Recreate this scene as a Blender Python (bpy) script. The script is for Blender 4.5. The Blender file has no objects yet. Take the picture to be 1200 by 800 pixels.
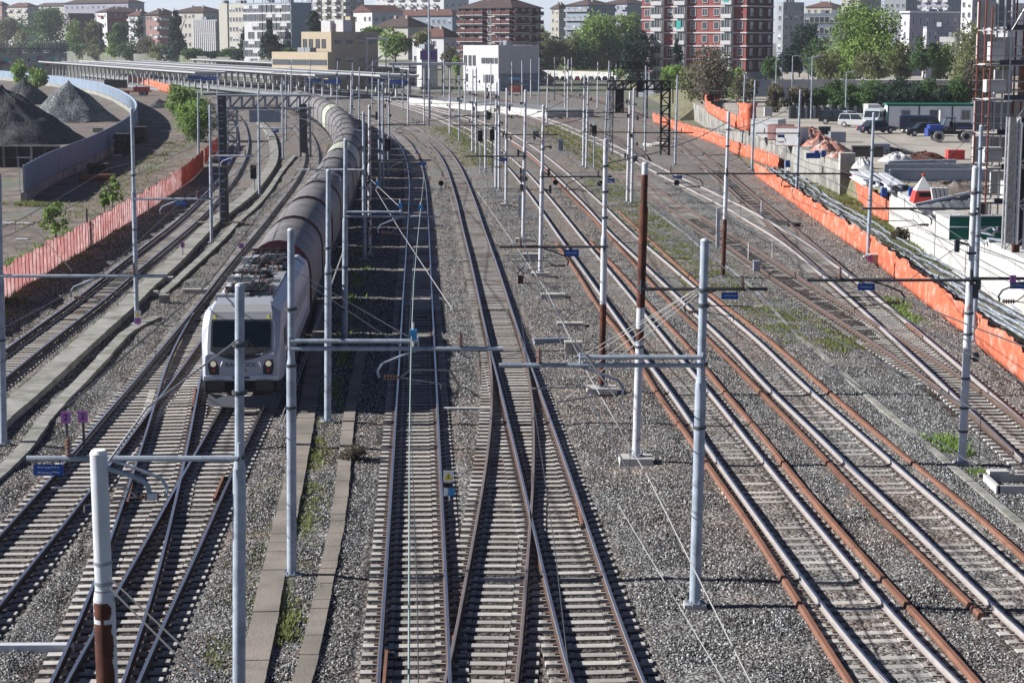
import bpy, math, random
from mathutils import Vector, Matrix, Quaternion
R = math.radians
rnd = random.Random(7)
SC = bpy.context.scene
COL = SC.collection

# ------------------------------------------------------------------ camera, world, sun, exposure
F = 2230.0; CAMZ = 13.6; TH = math.atan(355.0 / F)
cam_d = bpy.data.cameras.new('camera'); cam_d.sensor_width = 36.0; cam_d.lens = 36.0 * F / 1200.0
cam_d.clip_start = 0.5; cam_d.clip_end = 6000.0
cam = bpy.data.objects.new('camera', cam_d); COL.objects.link(cam)
cam.location = (0, 0, CAMZ); cam.rotation_euler = (math.pi / 2 - TH, 0, 0)
SC.camera = cam
SUN_EL = 30.0
world = bpy.data.worlds.new('World'); SC.world = world; world.use_nodes = True
wn = world.node_tree.nodes; wl = world.node_tree.links
sky = wn.new('ShaderNodeTexSky'); sky.sky_type = 'NISHITA'; sky.sun_disc = False
sky.sun_elevation = R(SUN_EL); sky.sun_rotation = R(-90); sky.air_density = 0.75; sky.dust_density = 0.3; sky.ozone_density = 1.0
tint = wn.new('ShaderNodeMix'); tint.data_type = 'RGBA'; tint.blend_type = 'MULTIPLY'; tint.inputs[0].default_value = 1.0; tint.inputs[7].default_value = (0.86, 0.90, 1.24, 1)
wtc = wn.new('ShaderNodeTexCoord'); wsx = wn.new('ShaderNodeSeparateXYZ'); wmr = wn.new('ShaderNodeMapRange'); wmx = wn.new('ShaderNodeMix')   # hazy bright horizon, deeper zenith
wl.new(wtc.outputs['Generated'], wsx.inputs[0]); wl.new(wsx.outputs[2], wmr.inputs[0]); wmr.inputs[1].default_value = 0.02; wmr.inputs[2].default_value = 0.35; wmr.inputs[3].default_value = 1.45; wmr.inputs[4].default_value = 0.42
wmx.data_type = 'RGBA'; wmx.blend_type = 'MULTIPLY'; wmx.inputs[0].default_value = 1.0
wl.new(sky.outputs[0], tint.inputs[6]); wl.new(tint.outputs[2], wmx.inputs[6]); wl.new(wmr.outputs[0], wmx.inputs[7]); wl.new(wmx.outputs[2], wn['Background'].inputs[0]); wn['Background'].inputs[1].default_value = 0.05
sd = bpy.data.lights.new('sun', 'SUN'); sd.energy = 5.0; sd.angle = R(0.5); sd.color = (1.0, 0.975, 0.95)
sun = bpy.data.objects.new('sun', sd); COL.objects.link(sun); sun.location = (-60, 40, 80)
sun.rotation_euler = Vector((math.cos(R(SUN_EL)), -0.02, -math.sin(R(SUN_EL)))).to_track_quat('-Z', 'Y').to_euler()
SC.view_settings.view_transform = 'Standard'; SC.view_settings.look = 'None'
SC.view_settings.exposure = 1.0; SC.view_settings.gamma = 1.0; SC.view_settings.use_curve_mapping = False
SC.render.engine = 'CYCLES'

# ------------------------------------------------------------------ placing by bearing: a viewing ray meets a level plane or a distance
def ray(px, py):
    x = (px - 600.0) / F; y = -(py - 400.0) / F
    return Vector((x, y * math.sin(TH) + math.cos(TH), y * math.cos(TH) - math.sin(TH)))
def G(px, py, z=0.0):
    r = ray(px, py); t = (z - CAMZ) / r.z
    return Vector((r.x * t, r.y * t, z))
def PD(px, py, d):
    r = ray(px, py); t = d / r.y
    return Vector((r.x * t, d, CAMZ + r.z * t))
def S(d): return F / d                       # rough pixels per metre at a distance

# ------------------------------------------------------------------ materials
MATS = {}
def mat(name, col, rough=0.8, metal=0.0, var=0.0, vs=3.0, bump=0.0, bs=20.0, col2=None, spec=0.3, mixs=None, thr=(0.45, 0.6), alpha=1.0, transl=0.0):
    """a procedural surface: base colour with noise variation, optional second colour in patches, optional bump"""
    m = bpy.data.materials.new(name); m.use_nodes = True; MATS[name] = m
    nt = m.node_tree; n = nt.nodes; l = nt.links; b = n['Principled BSDF']
    b.inputs['Roughness'].default_value = rough; b.inputs['Metallic'].default_value = metal
    b.inputs['Specular IOR Level'].default_value = spec
    tc = n.new('ShaderNodeTexCoord'); out = None
    c = n.new('ShaderNodeRGB'); c.outputs[0].default_value = (*col, 1); out = c.outputs[0]
    if col2:
        t = n.new('ShaderNodeTexNoise'); t.inputs['Scale'].default_value = mixs or 1.0; t.inputs['Detail'].default_value = 6; t.inputs['Roughness'].default_value = .65
        l.new(tc.outputs['Object'], t.inputs['Vector'])
        mr = n.new('ShaderNodeMapRange'); mr.inputs[1].default_value = thr[0]; mr.inputs[2].default_value = thr[1]
        l.new(t.outputs['Fac'], mr.inputs[0])
        mx = n.new('ShaderNodeMix'); mx.data_type = 'RGBA'; l.new(mr.outputs[0], mx.inputs[0]); l.new(out, mx.inputs[6]); mx.inputs[7].default_value = (*col2, 1); out = mx.outputs[2]
    if var:
        t = n.new('ShaderNodeTexNoise'); t.inputs['Scale'].default_value = vs; t.inputs['Detail'].default_value = 8; t.inputs['Roughness'].default_value = .7
        l.new(tc.outputs['Object'], t.inputs['Vector'])
        mr = n.new('ShaderNodeMapRange'); mr.inputs[1].default_value = .3; mr.inputs[2].default_value = .7; mr.inputs[3].default_value = 1 - var; mr.inputs[4].default_value = 1 + var
        l.new(t.outputs['Fac'], mr.inputs[0])
        mx = n.new('ShaderNodeMix'); mx.data_type = 'RGBA'; mx.blend_type = 'MULTIPLY'; mx.inputs[0].default_value = 1
        l.new(out, mx.inputs[6]); l.new(mr.outputs[0], mx.inputs[7]); out = mx.outputs[2]
    l.new(out, b.inputs['Base Color'])
    if alpha < 1: b.inputs['Alpha'].default_value = alpha
    if transl:
        tb = n.new('ShaderNodeBsdfTranslucent'); ms = n.new('ShaderNodeMixShader'); ms.inputs[0].default_value = transl
        l.new(out, tb.inputs['Color']); l.new(b.outputs[0], ms.inputs[1]); l.new(tb.outputs[0], ms.inputs[2]); l.new(ms.outputs[0], n['Material Output'].inputs['Surface'])
    if bump:
        t = n.new('ShaderNodeTexNoise'); t.inputs['Scale'].default_value = bs; t.inputs['Detail'].default_value = 6
        l.new(tc.outputs['Object'], t.inputs['Vector'])
        bp = n.new('ShaderNodeBump'); bp.inputs['Strength'].default_value = bump; bp.inputs['Distance'].default_value = 0.05
        l.new(t.outputs['Fac'], bp.inputs['Height']); l.new(bp.outputs[0], b.inputs['Normal'])
    return m

def stone_mat(name, ca, cb, scale, patch=0.06, rough=0.95, dark=(.05, .05, .05)):
    """loose stone: every stone cell its own shade, patches of two stone kinds, strong bump"""
    m = bpy.data.materials.new(name); m.use_nodes = True; MATS[name] = m
    nt = m.node_tree; n = nt.nodes; l = nt.links; b = n['Principled BSDF']; b.inputs['Roughness'].default_value = rough; b.inputs['Specular IOR Level'].default_value = .15
    tc = n.new('ShaderNodeTexCoord')
    v = n.new('ShaderNodeTexVoronoi'); v.inputs['Scale'].default_value = scale; l.new(tc.outputs['Object'], v.inputs['Vector'])
    sep = n.new('ShaderNodeSeparateColor'); l.new(v.outputs['Color'], sep.inputs[0])
    t = n.new('ShaderNodeTexNoise'); t.inputs['Scale'].default_value = patch; t.inputs['Detail'].default_value = 6; t.inputs['Roughness'].default_value = .65; l.new(tc.outputs['Object'], t.inputs['Vector'])
    mr = n.new('ShaderNodeMapRange'); mr.inputs[1].default_value = .42; mr.inputs[2].default_value = .58; l.new(t.outputs['Fac'], mr.inputs[0])
    mx = n.new('ShaderNodeMix'); mx.data_type = 'RGBA'; l.new(mr.outputs[0], mx.inputs[0]); mx.inputs[6].default_value = (*ca, 1); mx.inputs[7].default_value = (*cb, 1)
    m2 = n.new('ShaderNodeMapRange'); m2.inputs[3].default_value = .35; m2.inputs[4].default_value = 1.7; l.new(sep.outputs[0], m2.inputs[0])
    mm = n.new('ShaderNodeMix'); mm.data_type = 'RGBA'; mm.blend_type = 'MULTIPLY'; mm.inputs[0].default_value = 1; l.new(mx.outputs[2], mm.inputs[6]); l.new(m2.outputs[0], mm.inputs[7])
    t3 = n.new('ShaderNodeTexNoise'); t3.inputs['Scale'].default_value = 1.3; t3.inputs['Detail'].default_value = 9; t3.inputs['Roughness'].default_value = .75; l.new(tc.outputs['Object'], t3.inputs['Vector'])
    m3 = n.new('ShaderNodeMapRange'); m3.inputs[1].default_value = .3; m3.inputs[2].default_value = .7; m3.inputs[3].default_value = .45; m3.inputs[4].default_value = 1.5; l.new(t3.outputs['Fac'], m3.inputs[0])
    m4 = n.new('ShaderNodeMix'); m4.data_type = 'RGBA'; m4.blend_type = 'MULTIPLY'; m4.inputs[0].default_value = 1; l.new(mm.outputs[2], m4.inputs[6]); l.new(m3.outputs[0], m4.inputs[7])
    l.new(m4.outputs[2], b.inputs['Base Color'])
    bp = n.new('ShaderNodeBump'); bp.inputs['Strength'].default_value = 1.0; bp.inputs['Distance'].default_value = .06; bp.invert = True
    l.new(v.outputs['Distance'], bp.inputs['Height']); l.new(bp.outputs[0], b.inputs['Normal'])
    return m

stone_mat('ballast', (.158, .156, .147), (.168, .14, .12), 10.0, .1)
stone_mat('oily_ballast', (.055, .053, .05), (.07, .053, .043), 10.0, .12)
stone_mat('dark_gravel', (.048, .054, .058), (.056, .06, .062), 6.0, .3)
stone_mat('pale_gravel', (.12, .13, .135), (.095, .105, .11), 5.0, .25)
m = bpy.data.materials.new('stone'); m.use_nodes = True; MATS['stone'] = m
n = m.node_tree.nodes; l = m.node_tree.links
oi = n.new('ShaderNodeObjectInfo'); cr = n.new('ShaderNodeValToRGB'); l.new(oi.outputs['Random'], cr.inputs[0])
cr.color_ramp.elements[0].color = (.03, .029, .028, 1); cr.color_ramp.elements[1].color = (.56, .55, .535, 1)
e = cr.color_ramp.elements.new(.45); e.color = (.10, .098, .095, 1); e = cr.color_ramp.elements.new(.75); e.color = (.215, .205, .198, 1)
pt = n.new('ShaderNodeTexNoise'); pt.inputs['Scale'].default_value = .11; pt.inputs['Detail'].default_value = 5
ge = n.new('ShaderNodeNewGeometry'); l.new(ge.outputs['Position'], pt.inputs['Vector'])
pr = n.new('ShaderNodeMapRange'); pr.inputs[1].default_value = .46; pr.inputs[2].default_value = .66; l.new(pt.outputs['Fac'], pr.inputs[0])
px_ = n.new('ShaderNodeMix'); px_.data_type = 'RGBA'; l.new(pr.outputs[0], px_.inputs[0]); px_.inputs[6].default_value = (.93, .98, 1.0, 1); px_.inputs[7].default_value = (1.06, .965, .91, 1)
pm = n.new('ShaderNodeMix'); pm.data_type = 'RGBA'; pm.blend_type = 'MULTIPLY'; pm.inputs[0].default_value = 1; l.new(cr.outputs[0], pm.inputs[6]); l.new(px_.outputs[2], pm.inputs[7])
l.new(pm.outputs[2], n['Principled BSDF'].inputs['Base Color']); n['Principled BSDF'].inputs['Roughness'].default_value = .9; n['Principled BSDF'].inputs['Specular IOR Level'].default_value = .2

st2 = m.copy(); st2.name = 'oily_stone'; MATS['oily_stone'] = st2
for n2 in st2.node_tree.nodes:
    if n2.type == 'VALTORGB':
        for e2 in n2.color_ramp.elements: e2.color = (e2.color[0] * .6, e2.color[1] * .56, e2.color[2] * .52, 1)
mat('dirt', (.165, .135, .115), .95, var=.4, vs=.55, bump=.8, bs=2.5, col2=(.085, .072, .062), mixs=.28)
mat('yard_dirt', (.34, .31, .265), .95, var=.2, vs=.5, bump=.3, bs=3, col2=(.25, .23, .2), mixs=.12)
mat('far_ground', (.13, .13, .115), .95, var=.3, vs=.08, col2=(.09, .11, .05), mixs=.03)
mat('concrete', (.36, .345, .32), .9, var=.2, vs=2.5, bump=.2, bs=30)
sm_ = mat('sleeper_concrete', (.42, .405, .375), .9, var=.22, vs=1.1, bump=.2, bs=40, col2=(.24, .195, .165), mixs=.35)
q_ = sm_.node_tree; oi_ = q_.nodes.new('ShaderNodeObjectInfo'); mr_ = q_.nodes.new('ShaderNodeMapRange'); mr_.inputs[3].default_value = .68; mr_.inputs[4].default_value = 1.12; q_.links.new(oi_.outputs['Random'], mr_.inputs[0])
mx_ = q_.nodes.new('ShaderNodeMix'); mx_.data_type = 'RGBA'; mx_.blend_type = 'MULTIPLY'; mx_.inputs[0].default_value = 1; b_ = q_.nodes['Principled BSDF']; q_.links.new(b_.inputs['Base Color'].links[0].from_socket, mx_.inputs[6]); q_.links.new(mr_.outputs[0], mx_.inputs[7]); q_.links.new(mx_.outputs[2], b_.inputs['Base Color'])
mat('slab', (.215, .19, .16), .95, var=.28, vs=1.2, bump=.3, bs=12, col2=(.14, .125, .105), mixs=.6)
mat('slab_grey', (.25, .245, .222), .95, var=.28, vs=1.5, bump=.3, bs=12, col2=(.165, .165, .14), mixs=.5)
mat('white_concrete', (.42, .415, .395), .9, var=.14, vs=1.2, bump=.2, bs=14, col2=(.32, .315, .29), mixs=.35, thr=(.5, .7))
mat('stained_concrete', (.27, .265, .24), .9, var=.25, vs=.8, col2=(.13, .128, .115), mixs=.4)
mat('rail_top', (.62, .61, .6), .32, 1.0, var=.08, vs=2)
mat('rail_worn', (.36, .30, .27), .5, .8, var=.15, vs=2)
mat('rail_side', (.10, .068, .055), .8, .15, var=.25, vs=3)
mat('rail_side_pale', (.31, .285, .27), .6, .1, var=.15, vs=3)
mat('rust_rail', (.175, .086, .056), .8, .1, var=.22, vs=1.3, bump=.1, bs=30)
mat('rust', (.06, .022, .016), .85, .1, var=.35, vs=4, col2=(.11, .04, .025), mixs=2.5)
mat('galv', (.30, .345, .40), .6, 0.0, var=.16, vs=5, col2=(.21, .245, .29), mixs=2.0)
mat('galv_pale', (.45, .47, .50), .6, 0.0, var=.12, vs=4.0, col2=(.22, .15, .12), mixs=1.3, thr=(.6, .66))
mat('galv_patch', (.46, .48, .50), .55, .15, var=.08, vs=2.0, col2=(.09, .035, .022), mixs=1.7, thr=(.52, .55))
mat('dark_steel', (.07, .075, .08), .6, .5, var=.15, vs=3)
mat('grey_steel', (.24, .27, .31), .55, .4, var=.12, vs=3)
mat('black', (.014, .014, .015), .7, var=.2, vs=5)
mat('rubber', (.03, .03, .032), .8)
mat('porcelain', (.16, .09, .07), .35)
mat('blue_box', (.05, .28, .55), .5)
mat('wire_pale', (.33, .33, .32), .6, .2)
mat('wire_green', (.20, .26, .24), .7, .1)
mat('wire_dark', (.06, .065, .07), .6, .3)
mat('sign_blue', (.012, .075, .33), .5, var=.08)
mat('sign_violet', (.40, .14, .40), .6, var=.08)
mat('sign_white', (.75, .75, .72), .6)
mat('sign_yellow', (.75, .6, .04), .5)
mat('orange_net', (.60, .16, .085), .8, var=.3, vs=1.5, bump=.8, bs=3, col2=(.66, .38, .30), mixs=1.1, thr=(.5, .68), transl=.3)
mat('draped_net', (.34, .15, .11), .85, var=.3, vs=1.5, bump=.8, bs=3, col2=(.46, .37, .33), mixs=1.2, thr=(.48, .6))
mat('pink_net', (.50, .30, .29), .85, var=.2, vs=2.0, bump=.2, bs=4, col2=(.60, .46, .45), mixs=.5, alpha=.58, transl=.7)
mat('hoarding_rib', (.19, .245, .315), .6, var=.08, vs=.8)
mat('hoarding', (.25, .315, .40), .6, 0.0, var=.08, vs=.8)
mat('grass', (.10, .135, .035), .9, var=.35, vs=2.0)
mat('grass_dry', (.13, .135, .07), .95, var=.35, vs=.8, bump=.5, bs=8, col2=(.16, .135, .10), mixs=.4)
mat('pipe', (.22, .25, .285), .5, .1, var=.25, vs=3)
mat('pipe_dark', (.05, .055, .06), .5, .1, var=.2, vs=3)
mat('glass', (.02, .03, .035), .08, spec=.6)
mat('glass_far', (.05, .06, .07), .2, spec=.5)
mat('cab_glass', (.005, .009, .014), .08, spec=.35)
for nm, c in dict(loco_silver=(.36, .38, .42), loco_white=(.55, .56, .58), loco_grey=(.30, .32, .35), loco_dark=(.035, .037, .04), roof_grey=(.27, .28, .28)).items():
    mat(nm, c, .4, .1, var=.06, vs=1.5)
mat('hood', (.165, .162, .162), .6, .0, var=.22, vs=1.2, col2=(.105, .095, .088), mixs=.6)
mat('hood_pale', (.36, .38, .30), .55, .1, var=.1, vs=1.2)
mat('hood_maroon', (.09, .022, .03), .6, var=.2)
mat('lamp_lens', (.9, .82, .62), .2)
MATS['lamp_lens'].node_tree.nodes['Principled BSDF'].inputs['Emission Color'].default_value = (1.0, .78, .48, 1); lit_ = mat('lit_lens', (.9, .82, .62), .2); lb_ = lit_.node_tree.nodes['Principled BSDF']; lb_.inputs['Emission Color'].default_value = (1.0, .8, .5, 1); lb_.inputs['Emission Strength'].default_value = .12
mat('wood', (.28, .19, .11), .8, var=.25, vs=3)
mat('dark_wood', (.045, .04, .04), .85, var=.3, vs=4)
mat('red_paint', (.45, .05, .04), .6, var=.15)
mat('scaff_red', (.16, .05, .04), .65, .2, var=.3, vs=3)
mat('scaff_white', (.42, .43, .44), .5, .4, var=.1)
mat('plank', (.42, .40, .36), .9, var=.2, vs=2)
mat('tarp_white', (.46, .46, .455), .7, var=.1, vs=1.0, bump=.5, bs=2)
mat('tarp_grey', (.17, .18, .19), .8, var=.25, vs=1.2, bump=.6, bs=2)
mat('net_green', (.01, .12, .085), .8, var=.2)
mat('bark', (.09, .07, .05), .95, var=.3, vs=4)
mat('twig', (.16, .13, .10), .95, var=.3, vs=2)
LEAF = {}
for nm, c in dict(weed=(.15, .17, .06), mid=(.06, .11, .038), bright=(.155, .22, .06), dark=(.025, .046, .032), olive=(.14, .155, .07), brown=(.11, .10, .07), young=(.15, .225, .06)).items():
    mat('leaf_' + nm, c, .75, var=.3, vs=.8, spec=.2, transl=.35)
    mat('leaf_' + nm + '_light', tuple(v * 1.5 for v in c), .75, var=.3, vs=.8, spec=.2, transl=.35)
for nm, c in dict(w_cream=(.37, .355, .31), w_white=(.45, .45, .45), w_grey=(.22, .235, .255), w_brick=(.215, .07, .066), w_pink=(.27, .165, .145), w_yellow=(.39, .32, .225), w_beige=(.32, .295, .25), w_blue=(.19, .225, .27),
                  w_brown=(.10, .07, .065), w_lilac=(.25, .25, .30), w_darkbrick_shade=(.085, .035, .035)).items():  # dark brick; on the red tower it stands for the shaded side
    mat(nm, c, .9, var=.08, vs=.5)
mat('roof_tile', (.10, .05, .043), .9, var=.25, vs=1.0)
mat('roof_brown', (.065, .045, .043), .9, var=.25, vs=1.0)
mat('cabin_white', (.66, .68, .69), .6, var=.08, vs=1.0)
mat('roof_metal', (.46, .48, .50), .45, .4, var=.1, vs=.4)
mat('canopy', (.13, .145, .16), .6, .1, var=.15, vs=.2)
mat('canopy_edge', (.33, .33, .33), .6)
mat('far_dark', (.06, .065, .08), .8)
for nm, c in dict(car_white=(.5, .5, .5), car_black=(.015, .016, .02), car_blue=(.02, .06, .28), car_navy=(.02, .028, .06), car_silver=(.4, .42, .45), car_red=(.4, .03, .03), car_grey=(.18, .19, .21)).items():
    mat(nm, c, .3, .2, spec=.5)
mat('purple_board', (.14, .04, .22), .6)
mat('teal', (.03, .3, .25), .6)

# ------------------------------------------------------------------ mesh builder
class MB:
    def __init__(s): s.v = []; s.f = []; s.m = []
    def add(s, vs, fs, m=0):
        o = len(s.v); s.v += [tuple(v) for v in vs]; s.f += [tuple(i + o for i in f) for f in fs]; s.m += [m] * len(fs); return s
    def box(s, c, d, m=0, rz=0.0, rot=None, top=1.0):
        """box centred at c with size d; top < 1 narrows the upper face"""
        hx, hy, hz = d[0] / 2, d[1] / 2, d[2] / 2; vs = []
        for z, k in ((-hz, 1.0), (hz, top)):
            for x, y in ((-hx, -hy), (hx, -hy), (hx, hy), (-hx, hy)): vs.append(Vector((x * k, y * k, z)))
        M = rot if rot is not None else Matrix.Rotation(rz, 3, 'Z'); c = Vector(c)
        return s.add([M @ v + c for v in vs], [(0, 3, 2, 1), (4, 5, 6, 7), (0, 1, 5, 4), (1, 2, 6, 5), (2, 3, 7, 6), (3, 0, 4, 7)], m)
    def tube(s, a, b, r, r2=None, n=8, m=0, caps=True):
        a = Vector(a); b = Vector(b); r2 = r if r2 is None else r2; d = (b - a)
        if d.length < 1e-6: return s
        d.normalize(); u = d.orthogonal().normalized(); w = d.cross(u); vs = []
        for p, q in ((a, r), (b, r2)):
            for i in range(n):
                t = 2 * math.pi * i / n; vs.append(p + u * (q * math.cos(t)) + w * (q * math.sin(t)))
        fs = [(i, (i + 1) % n, n + (i + 1) % n, n + i) for i in range(n)]
        if caps: fs += [tuple(range(n - 1, -1, -1)), tuple(range(n, 2 * n))]
        return s.add(vs, fs, m)
    def path(s, pts, r, n=6, m=0):
        for a, b in zip(pts[:-1], pts[1:]): s.tube(a, b, r, n=n, m=m)
        return s
    def sweep(s, prof, pts, m=0, mats=None, closed=True, caps=True):
        """profile (side, up) carried along a level polyline"""
        k = len(prof); vs = []; N = len(pts)
        for i, p in enumerate(pts):
            a = pts[max(i - 1, 0)]; b = pts[min(i + 1, N - 1)]; d = (b - a); d.z = 0; d.normalize(); side = Vector((d.y, -d.x, 0))
            for (x, z) in prof: vs.append(p + side * x + Vector((0, 0, z)))
        o = len(s.v); s.v += [tuple(v) for v in vs]
        for i in range(N - 1):
            for j in range(k if closed else k - 1):
                j2 = (j + 1) % k; s.f.append((o + i * k + j, o + i * k + j2, o + (i + 1) * k + j2, o + (i + 1) * k + j)); s.m.append(mats[j] if mats else m)
        if closed and caps:
            s.f.append(tuple(o + j for j in range(k - 1, -1, -1))); s.m.append(m); s.f.append(tuple(o + (N - 1) * k + j for j in range(k))); s.m.append(m)
        return s
    def prism(s, poly, z0, z1, m=0):
        k = len(poly); vs = [(p[0], p[1], z0) for p in poly] + [(p[0], p[1], z1) for p in poly]
        fs = [(i, (i + 1) % k, k + (i + 1) % k, k + i) for i in range(k)] + [tuple(range(k - 1, -1, -1)), tuple(range(k, 2 * k))]
        return s.add(vs, fs, m)
    def extr(s, poly, x0, x1, m=0):
        """polygon in (y, z) extruded along x"""
        k = len(poly); vs = [(x0, p[0], p[1]) for p in poly] + [(x1, p[0], p[1]) for p in poly]
        fs = [(i, (i + 1) % k, k + (i + 1) % k, k + i) for i in range(k)] + [tuple(range(k - 1, -1, -1)), tuple(range(k, 2 * k))]
        return s.add(vs, fs, m)
    def lathe(s, prof, c, n=12, m=0):
        k = len(prof); vs = []
        for r, z in prof:
            for i in range(n):
                t = 2 * math.pi * i / n; vs.append((c[0] + r * math.cos(t), c[1] + r * math.sin(t), c[2] + z))
        fs = [(a * n + i, a * n + (i + 1) % n, (a + 1) * n + (i + 1) % n, (a + 1) * n + i) for a in range(k - 1) for i in range(n)]
        fs += [tuple(range(n - 1, -1, -1)), tuple((k - 1) * n + i for i in range(n))]
        return s.add(vs, fs, m)
    def wheel(s, c, r, w, m=0, m2=1, n=18, rim=.62):
        """a wheel with axle along x: tyre in m, hub in m2"""
        for (rr, ww, mm) in ((r, w, m), (r * rim, w * 1.06, m2)): s.tube((c[0] - ww / 2, c[1], c[2]), (c[0] + ww / 2, c[1], c[2]), rr, n=n, m=mm)
        return s
    def mesh(s, name, mats, smooth=False):
        me = bpy.data.meshes.new(name); me.from_pydata(s.v, [], s.f)
        for q in ([mats] if isinstance(mats, str) else mats): me.materials.append(MATS[q])
        me.polygons.foreach_set('material_index', s.m)
        if smooth: me.polygons.foreach_set('use_smooth', [True] * len(s.f))
        me.update(); return me
    def obj(s, name, mats, parent=None, smooth=False, world=True, angle=None):
        me = s.mesh(name, mats, smooth)
        if smooth and angle: me.set_sharp_from_angle(angle=R(angle))
        o = bpy.data.objects.new(name, me); COL.objects.link(o)
        if parent is not None:
            o.parent = parent
            if world: o.matrix_parent_inverse = pinv(parent)
        return o
def pinv(p):
    M = Matrix.LocRotScale(p.location, p.rotation_euler, None)
    if p.parent is not None: M = Matrix.LocRotScale(p.parent.location, p.parent.rotation_euler, None) @ p.matrix_parent_inverse @ M
    return M.inverted()
def tag(o, label=None, cat=None, group=None, kind=None):
    if label: o['label'] = label
    if cat: o['category'] = cat
    if group: o['group'] = group
    if kind: o['kind'] = kind
    return o
def thing(name, label, cat, loc=(0, 0, 0), rz=0.0, group=None):
    o = bpy.data.objects.new(name, None); COL.objects.link(o); o.empty_display_size = .2
    o.location = loc; o.rotation_euler = (0, 0, rz); return tag(o, label, cat, group)
def struct(o): o['kind'] = 'structure'; return o
def inst(me, name, parent, loc, rz=0.0, world=True):
    o = bpy.data.objects.new(name, me); COL.objects.link(o); o.location = loc; o.rotation_euler = (0, 0, rz)
    if parent is not None:
        o.parent = parent
        if world: o.matrix_parent_inverse = pinv(parent)
    return o
def dup(o, parent=None):
    c = o.copy(); COL.objects.link(c)
    if parent is not None: c.parent = parent
    for ch in list(o.children): dup(ch, c)
    return c
def text_mesh(txt, size, name, mname, depth=.004):
    cu = bpy.data.curves.new(name, 'FONT'); cu.body = txt; cu.size = size; cu.extrude = depth; cu.align_x = 'CENTER'; cu.align_y = 'CENTER'
    t = bpy.data.objects.new(name, cu); COL.objects.link(t)
    me = bpy.data.meshes.new_from_object(t.evaluated_get(bpy.context.evaluated_depsgraph_get()))
    bpy.data.objects.remove(t); bpy.data.curves.remove(cu); me.materials.clear(); me.materials.append(MATS[mname]); me.name = name; return me

# ------------------------------------------------------------------ smooth level lines from bearings
def line(pix, z=0.0, step=1.0, smooth=6):
    p = [G(x, y, z) for x, y in pix]; q = []
    for i in range(len(p) - 1):
        p0 = p[max(i - 1, 0)]; p1 = p[i]; p2 = p[i + 1]; p3 = p[min(i + 2, len(p) - 1)]; k = max(2, int((p2 - p1).length / 2.0))
        for j in range(k):
            t = j / k
            q.append(.5 * ((2 * p1) + (p2 - p0) * t + (2 * p0 - 5 * p1 + 4 * p2 - p3) * t * t + (3 * p1 - p0 - 3 * p2 + p3) * t ** 3))
    q.append(p[-1]); q = resample(q, 2.0)
    for _ in range(smooth):
        q = [q[0]] + [(q[i - 1] + 2 * q[i] + q[i + 1]) / 4 for i in range(1, len(q) - 1)] + [q[-1]]
    return resample(q, step)
def resample(q, step):
    out = [q[0].copy()]; need = step
    for a, b in zip(q[:-1], q[1:]):
        L = (b - a).length; pos = 0.0
        while L - pos >= need and L > 0:
            pos += need; out.append(a.lerp(b, pos / L)); need = step
        need -= (L - pos)
    if (out[-1] - q[-1]).length > step * .3: out.append(q[-1].copy())
    return out
def offset(pts, d):
    out = []
    for i, p in enumerate(pts):
        a = pts[max(i - 1, 0)]; b = pts[min(i + 1, len(pts) - 1)]; t = (b - a); t.z = 0; t.normalize(); out.append(p + Vector((t.y, -t.x, 0)) * d)
    return out
def thin(pts, k): return pts[::k] + ([pts[-1]] if (len(pts) - 1) % k else [])
# ------------------------------------------------------------------ the ground
from mathutils import noise as mnoise
def interp(pts, y):
    if y <= pts[0][1]:
        a, b = pts[0], pts[1]
    elif y >= pts[-1][1]:
        a, b = pts[-2], pts[-1]
    else:
        for a, b in zip(pts[:-1], pts[1:]):
            if a[1] <= y <= b[1]: break
    return a[0] + (b[0] - a[0]) * (y - a[1]) / (b[1] - a[1])
def gl(pix, z=0.0): return [(p.x, p.y) for p in (G(x, y, z) for x, y in pix)]
L_EDGE = [(-21.5, 0), (-21.5, 60)] + gl([(5, 352), (85, 302), (150, 262), (225, 212), (262, 176), (262, 140), (225, 120)])
R_EDGE = [(16, 0), (17.5, 35)] + gl([(1195, 452), (1130, 392), (1050, 330), (995, 288), (925, 236), (895, 214), (850, 170), (765, 142), (745, 126)])
WALL_PX = [(1340, 468), (1200, 372), (1150, 340), (1102, 307), (1062, 280), (1040, 262), (1000, 238), (960, 217), (910, 195), (870, 176), (835, 155), (812, 140)]
WALL = [(p.x, p.y) for p in (G(x, y) for x, y in WALL_PX)]
g = MB()
for i in range(24):
    for j in range(24):
        x0, x1 = -3000 + 250 * i, -2750 + 250 * i; y0, y1 = -600 + 250 * j, -350 + 250 * j
        g.add([(x0, y0, -.09), (x1, y0, -.09), (x1, y1, -.09), (x0, y1, -.09)], [(0, 1, 2, 3)])
struct(g.obj('ground', 'far_ground'))
TRACKS = []
def sheet(name, mname, le, re, y0, y1, z, nx, dy=2.0, hf=None):
    b = MB(); ys = []; y = y0
    while y < y1: ys.append(y); y += dy * (1 if y < 130 else 3)
    ys.append(y1)
    for y in ys:
        a, c = interp(le, y), interp(re, y)
        for i in range(nx + 1):
            x = a + (c - a) * i / nx; b.v.append((x, y, z + (hf(x, y) if hf else 0)))
    for r in range(len(ys) - 1):
        for i in range(nx):
            o = r * (nx + 1) + i; b.f.append((o, o + 1, o + nx + 2, o + nx + 1)); b.m.append(0)
    return struct(b.obj(name, mname, smooth=True))
def bed_h(x, y):
    d = 9.0
    for t, hw in TRACKS:
        if t[0][1] < y < t[-1][1]: d = min(d, abs(x - interp(t, y)) - hw)
    k = min(max(d / .7, 0), 1)
    return k * (.05 + .13 * mnoise.noise(Vector((x * .5, y * .35, 3)))) + .012 * mnoise.noise(Vector((x * 1.5, y * 1.2, 0)))
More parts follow.
